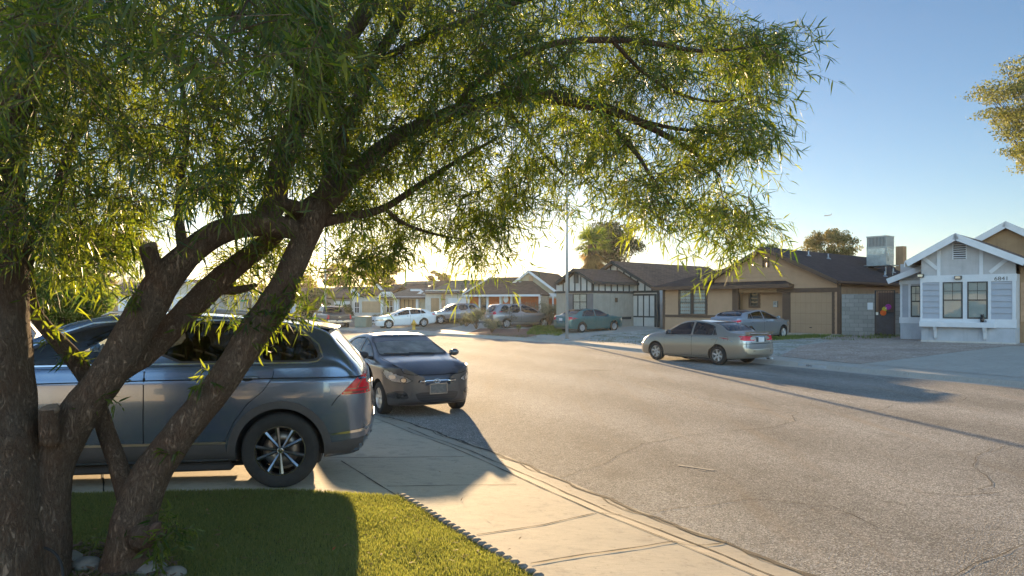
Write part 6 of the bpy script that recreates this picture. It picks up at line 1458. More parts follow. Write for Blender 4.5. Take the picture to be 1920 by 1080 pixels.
# garage door
e0,e1,zd=C.s(1186),C.s(1229),z(1205,554.5); C.box('timber_post',M['timber_black'],g0+.0,e0,-.05,.0,-.35,zd+.12); C.box('timber_post',M['timber_black'],e1,e1+.10,-.05,.0,-.35,zd+.12); C.box('timber_beam',M['timber_black'],g0,e1+.1,-.055,.0,zd,zd+.12)
gd=C.box('garage_door',M['stucco_white'],e0,e1,-.02,.01,-.02,zd); m=MB(); zc=zd*.335
for i in(1,2,3): x=e0+(e1-e0)*i/4; m.box(x-.045,x+.045,-.04,-.021,zc+.05,zd)
m.box(e0,e1,-.04,-.021,zc-.05,zc+.05); x=(e0+e1)/2; m.box(x-.045,x+.045,-.04,-.021,0,zc-.05); m.box(e0,e0+.07,-.041,-.021,0,zd); m.box(e1-.07,e1,-.041,-.021,0,zd); m.build('door_timber',M['timber_black'],gd)
# projecting wing: gable end in front, side wall running back to the garage
vW=-4.2; cs=C.s(1111,vW); ws=C.s(1066,vW); zE_=C.z(1111,527,vW-.4); aw=C.at(1076,503,vW-.4); rE=C.at(1113,527.5,vW-.4); zbw0,zbw1=C.z(1090,549.2,vW),C.z(1090,545.2,vW)
lE=2*aw[0]-rE[0]
C.box('wall',M['stucco_beige'],ws-1.2,cs,vW+.01,3,-.4,zbw0); C.box('wall',M['stucco_white'],ws-1.2,cs,vW+.015,3,zbw0,rE[1]-.12)
C.gable(lE,rE[1],aw[0],aw[1],rE[0],rE[1],vW-.4,3.0,M['roof_brown'],M['timber_black'],.1,.20); ka=(aw[1]-rE[1])/(rE[0]-aw[0])
m=MB(); m.prism([(lE+.3,rE[1]-.15),(rE[0]-.3,rE[1]-.15),(aw[0],aw[1]-.14)],vW,vW+.15); C.b(m,'gable_wall',M['stucco_white'])
m=MB(); x=cs-.5
while x>lE+.4:
    t=aw[1]-.16-ka*abs(x-aw[0]); m.box(x-.045,x+.045,vW-.035,vW,zbw1,max(t,zbw1+.1)); x-=.55
C.b(m,'timber_stud',M['timber_black']); m=MB(); v=vW+.6
while v<-.3: m.box(cs,cs+.035,v-.045,v+.045,zbw1,rE[1]-.15); v+=.62
C.b(m,'timber_stud',M['timber_black']); m=MB(); m.box(ws-1.3,cs+.06,vW-.06,vW,zbw0,zbw1); m.box(cs,cs+.06,vW,-.065,zbw0,zbw1); C.b(m,'timber_beam',M['timber_black']); C.box('timber_post',M['timber_black'],cs-.06,cs+.055,vW-.055,vW+.10,zbw1,rE[1]-.12); m=MB(); m.box(cs,cs+.04,vW+.5,vW+3.9,.55,.72); C.b(m,'timber_beam',M['timber_black'])
a,c=C.s(1075,vW),C.s(1101,vW); e,g_=C.z(1088,577,vW),C.z(1088,551,vW); C.window(a,c,e-.15,g_,vW-.01,vert=1,frame='timber_black',back='curtain'); C.box('shutter',M['shutter_grey'],c+.02,c+.55,vW-.04,vW-.002,e-.15,g_); C.box('shutter',M['shutter_grey'],a-.55,a-.02,vW-.04,vW-.002,e-.15,g_)
p=C.at(1077,523,vW); m=MB(); m.box(p[0]-.02,p[0]+.42,vW-.06,vW-.036,p[1]-.3,p[1]+.55); C.b(m,'gable_vent',M['frame_dark'])
m=MB(); vv_=vW+2.3; m.box(cs+.03,cs+.12,vv_-.08,vv_+.08,zbw0-.62,zbw0-.32); C.b(m,'wall_lamp',M['iron'])

# ---------------------------------------------------------------- orange-walled house
D=House('orange_house','low house with orange wall panels, white posts and a cream gable behind','house',880,603,64,(.93,-.36)); z=D.z
zH0,zH1=z(950,556),z(950,551); p1=D.s(1012); D.box('wall',M['stucco_cream'],0,p1+.1,.05,8,-.4,zH1)
for a,c in((881,898),(917,937),(943,957),(976,1011)): D.box('orange_panel',M['orange'],D.s(a),D.s(c),.0,.048,-.3,zH0)
m=MB()
for a in(879,899.5,914,938.5,959,974.5,1012): x=D.s(a); D.box('white_post',M['trim_white'],x-.09,x+.09,-.04,.0,-.3,zH0)
pass; D.box('header_board',M['trim_white'],-.3,p1+.2,-.06,.0,zH0,zH1)
for a,c in((901,912),(962,972)): D.window(D.s(a),D.s(c),z(950,590),zH0,-.0,back='room')
a=D.s(941),D.s(955); wl=D.s(949); m=MB(); m.ball((wl,-.06,z(949,561)),.24,6,0,(1,.3,1.35)); D.b(m,'pale_wreath',M['trim_white'])
r0=D.at(866,553,-.6); ap=D.at(897,524,2.5); e1=D.at(1013,552,-.6); ze=(r0[1]+e1[1])/2; zr=z(930,520,3.2)
D.slab('roof_slope',[(r0[0],-.6,ze),(e1[0],-.6,ze),(e1[0]-2.3,3.2,zr),(r0[0]+1.2,3.2,zr)],.1,M['roof_brown']); D.slab('roof_slope',[(r0[0],7.0,ze),(r0[0],-.6,ze),(r0[0]+1.2,3.2,zr)],.1,M['roof_brown']); D.slab('roof_slope',[(e1[0],-.6,ze),(e1[0],7.0,ze),(e1[0]-2.3,3.2,zr)],.1,M['roof_brown']); D.slab('roof_slope',[(e1[0],7,ze),(r0[0],7,ze),(r0[0]+1.2,3.2,zr),(e1[0]-2.3,3.2,zr)],.1,M['roof_brown'])
m=MB(); m.bar((r0[0],-.62,ze),(r0[0]+1.25,3.18,zr+.02),.05,.16); m.box(r0[0],e1[0],-.66,-.605,ze-.16,ze+.01); D.b(m,'fascia',M['trim_white'])
vb=2.0; a=D.at(955,531,vb);b_=D.at(991,506.5,vb);c=D.at(1047,548,vb); k=(b_[1]-c[1])/(c[0]-b_[0]); D.gable(b_[0]-(c[0]-b_[0]),c[1],b_[0],b_[1],c[0],c[1],vb,vb+9,M['roof_brown'],M['trim_white'],.1,.2)
m=MB(); w_=c[0]-b_[0]-.2; m.prism([(b_[0]-w_,-.3),(b_[0]+w_,-.3),(b_[0]+w_,c[1]-.05),(b_[0],b_[1]-.15),(b_[0]-w_,c[1]-.05)],vb+.3,vb+8.6); D.b(m,'gable_wall',M['stucco_cream'])
m=MB(); p=D.at(996,525,vb+.3); m.box(p[0]-.2,p[0]+.2,vb+.25,vb+.297,p[1]-.35,p[1]+.35); D.b(m,'gable_vent',M['siding_tan'])
m=MB(); s0_,s1_=D.s(1014,vb),D.s(1046,vb); zq=z(1030,553,vb); m.box(s0_,s1_,vb+.22,vb+.29,zq-.15,zq+.15); 
D.b(m,'header_board',M['trim_white'])
for i in range(4): x=s0_+(s1_-s0_)*i/3; D.box('white_post',M['trim_white'],x-.07,x+.07,vb+.21,vb+.29,-.3,zq-.155)
for i in range(3): x=s0_+(s1_-s0_)*(i+.5)/3; D.box('orange_panel',M['orange'],x-.3,x+.3,vb+.24,vb+.285,-.2,zq-.3)
pass; D.roofpipe(D.s(975,.8),.8,zr*.75+ze*.25-.1,.4); 

# ---------------------------------------------------------------- pale house with a wide garage behind the crossover
E=House('grey_roofed_house','long pale house with a grey-brown roof behind the grey crossover','house',835,602,72,(.93,-.36)); z=E.z
p0,p1=E.s(797),E.s(880); zt=z(840,551); E.box('wall',M['white_wall'],p0,p1+.6,.05,9,-.4,zt+.4); m=MB()
for a in(831.5,878): x=E.s(a); E.box('grey_post',M['siding_tan'],x-.2,x+.2,-.06,.04,-.4,zt+.3)
pass; E.box('header_board',M['siding_tan'],p0,p1+.5,-.05,.04,zt,zt+.25); E.box('garage_door',M['trim_white'],E.s(840),E.s(876),.0,.045,-.3,z(840,559)); E.box('side_door',M['stucco_tan'],E.s(808),E.s(823),.0,.045,-.3,z(840,559))
e0,e1=E.at(790,548,-.6),E.at(893,549,-.6); zr=z(835,527,3.8); ze=(e0[1]+e1[1])/2
E.slab('roof_slope',[(e0[0],-.6,ze),(e1[0],-.6,ze),(e1[0]-.8,3.8,zr),(e0[0]+1.6,3.8,zr)],.1,M['roof_grey']); E.slab('roof_slope',[(e0[0],8,ze),(e0[0],-.6,ze),(e0[0]+1.6,3.8,zr)],.1,M['roof_grey']); E.slab('roof_slope',[(e1[0],-.6,ze),(e1[0],8,ze),(e1[0]-.8,3.8,zr)],.1,M['roof_grey']); E.slab('roof_slope',[(e1[0],8,ze),(e0[0],8,ze),(e0[0]+1.6,3.8,zr),(e1[0]-.8,3.8,zr)],.1,M['roof_grey'])

# ---------------------------------------------------------------- cream house with lattice porch
Fh=House('cream_house','cream house with a white lattice porch and two small white gables behind the white saloon','house',717,606,76,(.93,-.36)); z=Fh.z; zt=z(740,560)
q0,q1=Fh.s(716),Fh.s(806); Fh.box('wall',M['stucco_cream'],q0,q1,.3,9,-.4,zt+.2); m=MB()
for a in(716,741,746,782,801): x=Fh.s(a); Fh.box('white_post',M['trim_white'],x-.13,x+.13,-.03,.28,-.4,zt-.003)
pass; Fh.box('header_board',M['trim_white'],q0-.1,q1,-.05,.29,zt,zt+.22); Fh.window(Fh.s(722),Fh.s(735),z(728,586),z(728,563),.26,vert=1,frame='trim_white',back='room')
Fh.box('shed_door',M['stucco_tan'],Fh.s(749),Fh.s(780),.24,.295,-.3,zt-.1); m=MB(); 
for i in range(5): x=Fh.s(749+31*i/4); m.box(x-.05,x+.05,.2,.236,-.3,zt-.1)
Fh.b(m,'door_batten',M['trim_brown'])
a,b_,c=Fh.at(709,558,-.5),Fh.at(724,549,-.5),Fh.at(741,560,-.5); k0=(b_[1]-a[1]); top=[(a[0],a[1]),(Fh.s(716,-.5),b_[1]),(Fh.s(733,-.5),b_[1]),(c[0],c[1])]
m=MB(); 
for p,q in zip(top[:-1],top[1:]): m.bar((p[0],-.5,p[1]),(q[0],-.5,q[1]),.22,.06,up=(0,1,0))
for i in range(5): x=Fh.s(719+13*i/4,-.45); m.bar((x-.25,-.45,zt+.2),(x+.2,-.45,b_[1]-.05),.06,.03,up=(0,1,0)); m.bar((x+.25,-.45,zt+.2),(x-.2,-.45,b_[1]-.05),.06,.03,up=(0,1,0))
Fh.b(m,'porch_lattice',M['trim_white'])
e0,e1=Fh.at(707,559,-.55),Fh.at(812,559,-.55); zr=z(750,540,3.5); ze=(e0[1]+e1[1])/2
Fh.slab('roof_slope',[(e0[0],-.55,ze),(e1[0],-.55,ze),(e1[0]-2.8,3.5,zr),(e0[0]+1.8,3.5,zr)],.1,M['roof_grey']); Fh.slab('roof_slope',[(e0[0],8,ze),(e0[0],-.55,ze),(e0[0]+1.8,3.5,zr)],.1,M['roof_grey']); Fh.slab('roof_slope',[(e1[0],-.55,ze),(e1[0],8,ze),(e1[0]-2.8,3.5,zr)],.1,M['roof_grey']); Fh.slab('roof_slope',[(e1[0],8,ze),(e0[0],8,ze),(e0[0]+1.8,3.5,zr),(e1[0]-2.8,3.5,zr)],.1,M['roof_grey'])
m=MB(); p=Fh.at(770,544,1.0);q=Fh.at(788,544,1.0);r=Fh.at(801,556,1.0); m.bar((p[0],1,p[1]),(q[0],1,q[1]),.2,.08,up=(0,1,0)); m.bar((q[0],1,q[1]),(r[0],1,r[1]),.2,.08,up=(0,1,0)); m.prism([(q[0]-1.2,ze),(r[0],ze),(q[0],q[1]-.1)],1.1,1.4); Fh.b(m,'porch_gable',M['trim_white'])

G_=House('peach_house','pale house with a peach siding panel and white gable ends beside the pickup','house',661,606,84,(.93,-.36)); z=G_.z; zt=z(690,553)
q0,q1=G_.s(660),G_.s(716); G_.box('wall',M['white_wall'],q0,q1,.05,9,-.4,zt+.1); G_.siding('peach_panel',M['stucco_peach'],G_.s(679),G_.s(713),z(690,586),z(690,565),.0,.35); G_.window(G_.s(665),G_.s(674),z(668,587),z(668,566),-.0,vert=1,frame='trim_white',back='room')
a,b_,c=G_.at(656,549,-.6),G_.at(662,543,-.6),G_.at(674,555,-.6); m=MB(); m.bar((a[0],-.6,a[1]),(b_[0],-.6,b_[1]),.28,.06,up=(0,1,0)); m.bar((b_[0],-.6,b_[1]),(c[0],-.6,c[1]),.28,.06,up=(0,1,0)); G_.b(m,'white_verge',M['trim_white']); m=MB(); a,b_,c=G_.at(700,540,1.5),G_.at(707,534,1.5),G_.at(720,548,1.5); m.bar((a[0],1.5,a[1]),(b_[0],1.5,b_[1]),.28,.06,up=(0,1,0)); m.bar((b_[0],1.5,b_[1]),(c[0],1.5,c[1]),.28,.06,up=(0,1,0)); G_.b(m,'white_verge',M['trim_white'])
e0,e1=G_.at(664,553,-.55),G_.at(716,553,-.55); zr=z(690,537,3.2); ze=(e0[1]+e1[1])/2
G_.slab('roof_slope',[(e0[0],-.55,ze),(e1[0]+.5,-.55,ze),(e1[0]+.5,3.2,zr),(e0[0]-.3,3.2,zr)],.1,M['roof_brown']); G_.slab('roof_slope',[(e1[0]+.5,7,ze),(e0[0],7,ze),(e0[0]-.3,3.2,zr),(e1[0]+.5,3.2,zr)],.1,M['roof_brown']); G_.tri_wall('gable_wall',M['white_wall'],[(q0,-.3),(q0+.2,-.3),(q0+.2,ze),(q0,ze)],.1,6.5)
vb=6; a=G_.at(707,534,vb); G_.slab('roof_slope',[(a[0],vb-.5,a[1]-1.2),(a[0]+9,vb-.5,a[1]-1.2),(a[0]+9,vb+4,a[1]+.2),(a[0],vb+4,a[1]+.2)],.1,M['roof_brown'])

def simple_house(name,label,px,py,d,u,w,dep,hw,hr,wall,roof,front_gable=True,door=None,dc='trim_white'):
    H=House(name,label,'house',px,py,d,u,'houses in the hazy distance'); H.box('wall',M[wall],0,w,0,dep,-.5,hw)
    if front_gable: H.gable(-.4,hw-.05,w/2,hr,w+.4,hw-.05,-.45,dep+.4,M[roof],M['trim_white'],.12,.22); m=MB(); m.prism([(0,hw),(w,hw),(w/2,hr-.2)],.0,.2); H.b(m,'gable_wall',M[wall])
    else:
        H.slab('roof_slope',[(-.5,-.5,hw),(w+.5,-.5,hw),(w+.3,dep/2,hr),(-.3,dep/2,hr)],.12,M[roof]); H.slab('roof_slope',[(w+.5,dep+.5,hw),(-.5,dep+.5,hw),(-.3,dep/2,hr),(w+.3,dep/2,hr)],.12,M[roof]); m=MB()
        for x in(.01,w-.21): m.prism([(0,hw-.05),(dep,hw-.05),(dep/2,hr-.15)],x,x+.2,axis='x')
        H.b(m,'gable_wall',M[wall])
    if door: H.box('garage_door',M[dc],door[0],door[1],-.03,-.002,-.2,2.2)
    m=MB(); m.box(w*.72,w*.86,-.04,-.003,.9,2.0); o=H.b(m,'window',M['frame_dark'])
    return H
simple_house('far_house','pale gabled house seen between the two trunks',312,590,78,(1,-.1),5.2,9,2.5,3.9,'white_wall','roof_grey',True,(.6,2.8))
fh=simple_house('far_house','white house with a panelled garage behind the street sign',417,592,86,(1,-.15),3.2+1.2,8,2.5,3.4,'white_wall','roof_far',True,(1.0,3.0))
m=MB(); 
for i in range(5): x=1.0+2.0*i/4; m.box(x-.03,x+.03,-.05,-.031,0,2.2)
fh.b(m,'door_timber',M['frame_dark'])
simple_house('far_house','brown-roofed house beyond the green shrub',205,590,84,(1,.1),6.5,9,2.4,4.0,'stucco_tan','roof_far',False,(1,3))
simple_house('far_house','white-gabled house right of the brown-roofed one beyond the shrub',252,588,95,(1,-.05),4.5,9,3.2,4.6,'white_wall','roof_far',True)
simple_house('far_house','low brown-roofed house behind the pickup and palm',600,598,88,(.95,-.3),7.0,9,2.6,4.1,'stucco_beige','roof_far',False,(2,4.2))
simple_house('far_house','low house in the haze between the trunk and the second lamp post',505,594,104,(.95,-.3),8,9,2.6,4.3,'stucco_cream','roof_far',False,(2,4.5))
simple_house('far_house','brown-roofed house above the cream house porch',735,596,96,(.93,-.36),9,9,3.2,5.1,'stucco_beige','roof_grey',False)
simple_house('far_house','brown-roofed house showing above the grey-roofed one',800,596,92,(.93,-.36),8,9,3.4,5.0,'stucco_beige','roof_brown',False)
# ================================================================== TREES, SHRUBS, STREET FURNITURE
def lf(name,a,b_,tr,ta,tb): return leafmat(name,a,b_,tr,.6,(ta,tb),.25)
M['fol_dark']=lf('foliage_dark',(.035,.05,.022),(.08,.095,.045),.25,(.08,.10,.03),(.16,.17,.06))
M['fol_olive']=lf('foliage_olive',(.065,.085,.03),(.15,.17,.055),.35,(.14,.13,.05),(.34,.28,.10))
M['fol_pine']=lf('foliage_pine',(.05,.075,.028),(.13,.155,.05),.35,(.14,.17,.04),(.38,.38,.09))
M['fol_green']=lf('foliage_green',(.045,.085,.022),(.11,.16,.04),.5,(.14,.26,.03),(.38,.46,.07))
M['fol_dry']=lf('foliage_dry',(.10,.085,.06),(.22,.19,.14),.3,(.2,.17,.1),(.34,.28,.18))
M['fol_grey']=lf('foliage_grey',(.08,.095,.065),(.17,.19,.13),.3,(.14,.16,.09),(.26,.28,.15))
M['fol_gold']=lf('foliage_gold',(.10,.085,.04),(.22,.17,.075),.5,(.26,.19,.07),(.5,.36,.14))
def cloud_leaves(name, clumps, n, size, mat, parent, wid=.45, flat=.0):
    """leaf-sized faces spread through a list of (centre, (rx,ry,rz)) clumps, denser towards their rims"""
    vol=np.array([r[0]*r[1]+r[1]*r[2]+r[0]*r[2] for _,r in clumps]); k=rng.choice(len(clumps),n,p=vol/vol.sum())
    C=np.array([list(c) for c,_ in clumps])[k]; Rr=np.array([list(r) for _,r in clumps])[k]
    d=rng.normal(0,1,(n,3)); d/=np.linalg.norm(d,axis=1,keepdims=True); rad=rng.uniform(.15,1,n)**.45*(1+rng.normal(0,.10,n)); P=C+d*Rr*rad[:,None]
    a=rng.normal(0,1,(n,3)); a[:,2]*=(1-flat); a/=np.linalg.norm(a,axis=1,keepdims=True); b_=np.cross(a,rng.normal(0,1,(n,3))); b_/=np.linalg.norm(b_,axis=1,keepdims=True)
    s=size*rng.uniform(.5,1.4,n)[:,None]; w=s*wid
    V=np.stack([P-a*s*.5,P+b_*w*.5,P+a*s*.5,P-b_*w*.5],1).reshape(-1,3); F=np.arange(n)[:,None]*4+np.array([[0,1,2,3]])
    kt=rng.normal(.5,.22,len(clumps)); tint=np.repeat(np.clip(kt[k]+rng.normal(0,.2,n),0,1),4)
    return np_mesh(name,V,[F],mat,parent,attr=tint)
def make_tree(name,label,px0,px1,py0,py1,d,mat,n=7000,leaf=.16,clumps=26,trunk_px=None,group=None,base_z=None,bark=None,lobes=None,trunk_r=.2,cat='tree',squash=1.0,hollow=.35,csz=1.0,mask=None,brmin=.33):
    """crown fills the box the pixels give at distance d; trunk stands under it"""
    a=PD(px0,py1,d); b_=PD(px1,py0,d); cx=(a.x+b_.x)/2; cz=(a.z+b_.z)/2; rx=abs(b_.x-a.x)/2; rz=abs(b_.z-a.z)/2; ry=rx*.9
    tx=PD(trunk_px,570,d).x if trunk_px else cx; bz=gz(tx,d) if base_z is None else base_z
    root=empty(name,(tx,d,bz)); tag(root,label,cat,group); O=root.location.copy(); cl=[]
    tries=0
    while len(cl)<clumps and tries<20000:
        tries+=1; v=Vector((random.uniform(-1,1),random.uniform(-1,1),random.uniform(-1,1)))
        if v.length>1 or v.length<hollow: continue
        sz=random.uniform(.20,.36); v*=1-sz*.75
        P_=Vector((cx+v.x*rx,d+v.y*ry,cz+v.z*rz))
        if mask and not inside(mask,960+F_PX*P_.x/P_.y,HOR-F_PX*(P_.z-CAM_Z)/P_.y): continue
        r=min(rx,rz)*sz*random.uniform(.8,1.4)*csz; cl.append((Vector((cx+v.x*rx,d+v.y*ry,cz+v.z*rz))-O,(r*1.25,r*1.2,r*.8*squash)))
    t=MB(); top=Vector((cx,d,cz))-O; kk=8
    mid=Vector(((top.x)*.3,0,top.z*.45)); 
    path=[Vector((0,0,-.3)),Vector((top.x*.05,0,top.z*.2)),mid,top*.92+Vector((0,0,0))]; P,rr=spline([(*p,r) for p,r in zip(path,[trunk_r*1.25,trunk_r,trunk_r*.75,trunk_r*.25])],.5)
    t.tube(P,rr,9,0,True,.06,3.0)
    for c,r in cl:
        j=random.randint(int(len(P)*brmin),len(P)-1); o=P[j]; m_=(o+c)/2+Vector((0,0,-.1*(c-o).length)); t.tube([o,m_,c],[rr[j]*.35,rr[j]*.18,.012],5,0,False)
    t.build('trunk',bark or M['bark_far'],root); cloud_leaves('crown',cl,n,leaf,mat,root)
    return root
M['bark_far']=bark_mat('bark_far',(.07,.05,.04),(.17,.13,.10))
make_tree('pine_tree','tall olive-green pine reaching into the upper corner of the sky beside the white house',1800,2110,70,372,40,M['fol_pine'],36000,.15,230,2020,trunk_r=.30,squash=.36,hollow=.05,csz=.50,brmin=.7,mask=[(1812,125),(1836,100),(1850,104),(1880,84),(2110,60),(2110,420),(1935,366),(1908,345),(1925,318),(1890,298),(1895,272),(1862,258),(1880,236),(1846,214),(1868,196),(1818,184),(1830,160),(1808,150)])
make_tree('broadleaf_tree','dark round tree behind the fan palm and the timbered house',1080,1222,404,512,76,M['fol_dark'],15000,.24,46,trunk_r=.35)
make_tree('broadleaf_tree','broad olive tree showing over the dark roof of the tan house',1498,1618,424,500,72,M['fol_olive'],9000,.22,60,trunk_r=.28,hollow=.3,csz=.8,mask=[(1498,475),(1505,452),(1525,448),(1532,430),(1560,430),(1566,440),(1580,430),(1600,432),(1606,455),(1618,480),(1618,510),(1498,510)])
make_tree('broadleaf_tree','small bright green tree peeping over the ridge of the tan house',1395,1462,446,500,62,M['fol_green'],3500,.20,14,trunk_r=.2)
make_tree('leafy_shrub','big bright green backlit shrub behind the roof of the blue-grey SUV',40,212,478,640,17,M['fol_green'],26000,.11,52,trunk_r=.08,cat='shrub',hollow=.1)
make_tree('pine_tree','grey-green pine with a flat low crown between the two trunks',95,300,405,525,62,M['fol_grey'],14000,.24,44,178,trunk_r=.35,squash=.6)
make_tree('broadleaf_tree','round olive tree in the haze left of the street sign',352,420,541,594,80,M['fol_olive'],4000,.25,20,trunk_r=.18)
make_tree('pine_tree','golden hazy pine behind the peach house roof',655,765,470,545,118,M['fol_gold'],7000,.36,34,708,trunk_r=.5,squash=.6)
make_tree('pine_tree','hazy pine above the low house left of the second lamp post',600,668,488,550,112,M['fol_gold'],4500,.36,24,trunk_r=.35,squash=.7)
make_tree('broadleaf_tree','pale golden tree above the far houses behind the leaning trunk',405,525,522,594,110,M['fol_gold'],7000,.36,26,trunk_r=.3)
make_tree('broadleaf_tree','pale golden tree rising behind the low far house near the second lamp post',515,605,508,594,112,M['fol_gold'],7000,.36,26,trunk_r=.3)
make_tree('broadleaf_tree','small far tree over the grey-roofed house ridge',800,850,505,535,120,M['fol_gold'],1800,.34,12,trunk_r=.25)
make_tree('broadleaf_tree','dark leafy tree behind the pickup and the second lamp post',560,620,540,610,82,M['fol_dark'],5000,.24,20,trunk_r=.2)
make_tree('leafy_shrub','dark low shrub between the pickup and the peach house',622,662,566,604,78,M['fol_dark'],3000,.2,14,trunk_r=.06,cat='shrub',hollow=.1)
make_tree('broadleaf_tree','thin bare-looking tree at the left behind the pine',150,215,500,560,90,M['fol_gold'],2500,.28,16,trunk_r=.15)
# fan palm with a skirt of dead fronds
def fan_palm(name,label,px,pyc,d,hgt_r,nf=44,sk=60,trunk_r=.45):
    c=PD(px,pyc,d); bz=gz(c.x,d); root=empty(name,(c.x,d,bz)); tag(root,label,'palm tree'); top=Vector((0,0,c.z-bz)); b=MB(); b.tube([(0,0,-.3),(0,0,top.z*.5),top],[trunk_r*1.2,trunk_r,trunk_r*.9],14,0,True,.08,4); b.build('trunk',M['bark_far'],root)
    for nm,cnt,lo,hi,mat,L in(('crown',nf,-.15,1.35,M['fol_green'],hgt_r),('dead_frond_skirt',sk,-1.35,-.35,M['fol_gold'],hgt_r*.85)):
        V=[];F=[];T=[]
        for _ in range(cnt):
            az=random.uniform(0,2*PI); el=random.uniform(lo,hi); st=Vector((math.cos(az)*math.cos(el),math.sin(az)*math.cos(el),math.sin(el))); s=st.cross(Vector((0,0,1))).normalized(); u=s.cross(st); base=top+Vector((0,0,random.uniform(-.6,.2) if nm=='crown' else random.uniform(-1.8,-.2))); h=base+st*L*random.uniform(.42,.55); tt=random.random()
            V+= [base-s*.03,base+s*.03,h+s*.03,h-s*.03]; k=len(V)-4; F.append((k,k+1,k+2,k+3)); T+=[tt]*4
            for j in range(13):
                an=(j-6)/6*1.25; dr=(st*math.cos(an)+s*math.sin(an)+Vector((0,0,-.18-.1*abs(an)))).normalized(); ll=L*random.uniform(.42,.58)*(1-.12*abs(an)); n_=dr.cross(u).normalized(); w=.045*L/2
                p1=h+dr*ll*.55; p2=h+dr*ll+Vector((0,0,-.16*ll)); V+=[h-n_*w*.3,h+n_*w*.3,p1+n_*w,p1-n_*w,p2+n_*.01,p2-n_*.01]; k=len(V)-6; F+=[(k,k+1,k+2,k+3),(k+3,k+2,k+4,k+5)]; T+=[min(1,max(0,tt+random.gauss(0,.15)))]*6
        np_mesh(nm,np.array([list(v) for v in V]),[np.array(F)],mat,root,attr=T)
    return root
fan_palm('fan_palm','fan palm with a shaggy golden skirt rising behind the timbered house',1110,458,68,2.3)
fan_palm('fan_palm','tiny distant palm silhouetted between the two trunks',356,535,150,1.6,26,14,.25)
# shrubs in the yards
def shrub(name,label,px,pyb,w,h,mat,n=1500,leaf=.07,stems=10,group=None,smat=None):
    p=GT(px,pyb); root=empty(name,p); tag(root,label,'shrub',group); s=MB(); cl=[]
    for i in range(stems):
        a=random.uniform(0,2*PI); r=random.uniform(.2,.9)*w/2; c=Vector((math.cos(a)*r,math.sin(a)*r,h*random.uniform(.5,.9))); s.tube([(0,0,-.05),(c.x*.45,c.y*.45,c.z*.55),c],[.018,.012,.004],4,0,False); q=w*random.uniform(.14,.26); cl.append((c,(q,q,q*.8)))
    s.build('stem',smat or M['twig'],root); cloud_leaves('foliage',cl,n,leaf,mat,root); return root
shrub('dry_shrub','large dry grey-brown bush right of the people carrier',985,611,2.6,1.65,M['fol_dry'],3500,.10,22,None,plain('pale_stem',(.30,.26,.2),.9))
shrub('dry_shrub','dry pale-stemmed bush hiding the flank of the people carrier',945,615,2.1,1.5,M['fol_dry'],2600,.10,18,None,plain('pale_stem2',(.32,.28,.22),.9))
shrub('grey_shrub','tall grey-green bush left of the people carrier',893,617,1.8,1.6,M['fol_grey'],2600,.09,14)
shrub('grey_shrub','low grey-green bush at the edge of the red mulch',922,624,1.5,.75,M['fol_grey'],1600,.08,12)
shrub('grey_shrub','grey-green bush in front of the white posts beside the timbered house',1030,612,2.4,1.7,M['fol_grey'],2800,.09,16)
shrub('dark_shrub','dark bush under the lattice porch of the cream house',742,606,2.6,.9,M['fol_dark'],1500,.12,12)
shrub('dark_shrub','small dark mound left of the white saloon',704,606,1.2,.7,M['fol_dark'],900,.1,8)
shrub('dry_shrub','brown grass tuft beside the boulders behind the white saloon',874,612,1.6,.7,M['fol_gold'],900,.12,12)
shrub('cactus_shrub','small yellow-green prickly plant alone on the mulch',972,623,.5,.5,M['fol_green'],350,.06,7)
for px,py,r,lb in((832,606,.42,'pale boulder directly behind the white saloon'),(851,606,.36,'pale boulder nearer the grey crossover')):
    p=GT(px,py); b=MB(); b.ball((0,0,r*.3),r,8,0,(1.2,.9,.75)); b.v=[(x*(1+.12*math.sin(x*9+y*7)),y*(1+.12*math.sin(z*11)),z*(1+.1*math.sin(x*8))) for x,y,z in b.v]; o=b.build('boulder',plain('boulder_stone',(.36,.31,.25),.95,var=.2,bmp=.5,bs=20)); o.location=p; tag(o,lb,'boulder')
# ground cover and weeds (stuff)
def gzv(XY): return np.array([gz(x,y) for x,y in XY])+.01
blades('ground_cover',pix([(985,628),(1045,631),(1068,622),(1060,612),(1000,613)]),9000,.16,.03,M['fol_green'],gzv,.8,'low green ground cover in front of the teal saloon',.1)
blades('weeds',pix([(1100,642),(1200,650),(1330,661),(1440,668),(1330,640),(1200,625),(1110,630)]),14000,.07,.012,M['fol_olive'],gzv,.9,'sparse weeds in the pale gravel',.75)
blades('weeds',pix([(1440,640),(1545,634),(1560,629),(1450,632)]),6000,.10,.016,M['fol_green'],gzv,.9,'green weeds along the tan garage apron',.0)
blades('weeds',pix([(1535,636),(1580,640),(1690,634),(1690,629),(1577,629)]),5000,.12,.016,M['fol_green'],gzv,.9,'green weeds at the foot of the block wall',.5)
blades('weeds',pix([(905,632),(1000,634),(1040,628),(930,626)]),3500,.07,.014,M['fol_olive'],gzv,.9,'thin dry weeds on the mulch bed',.5)
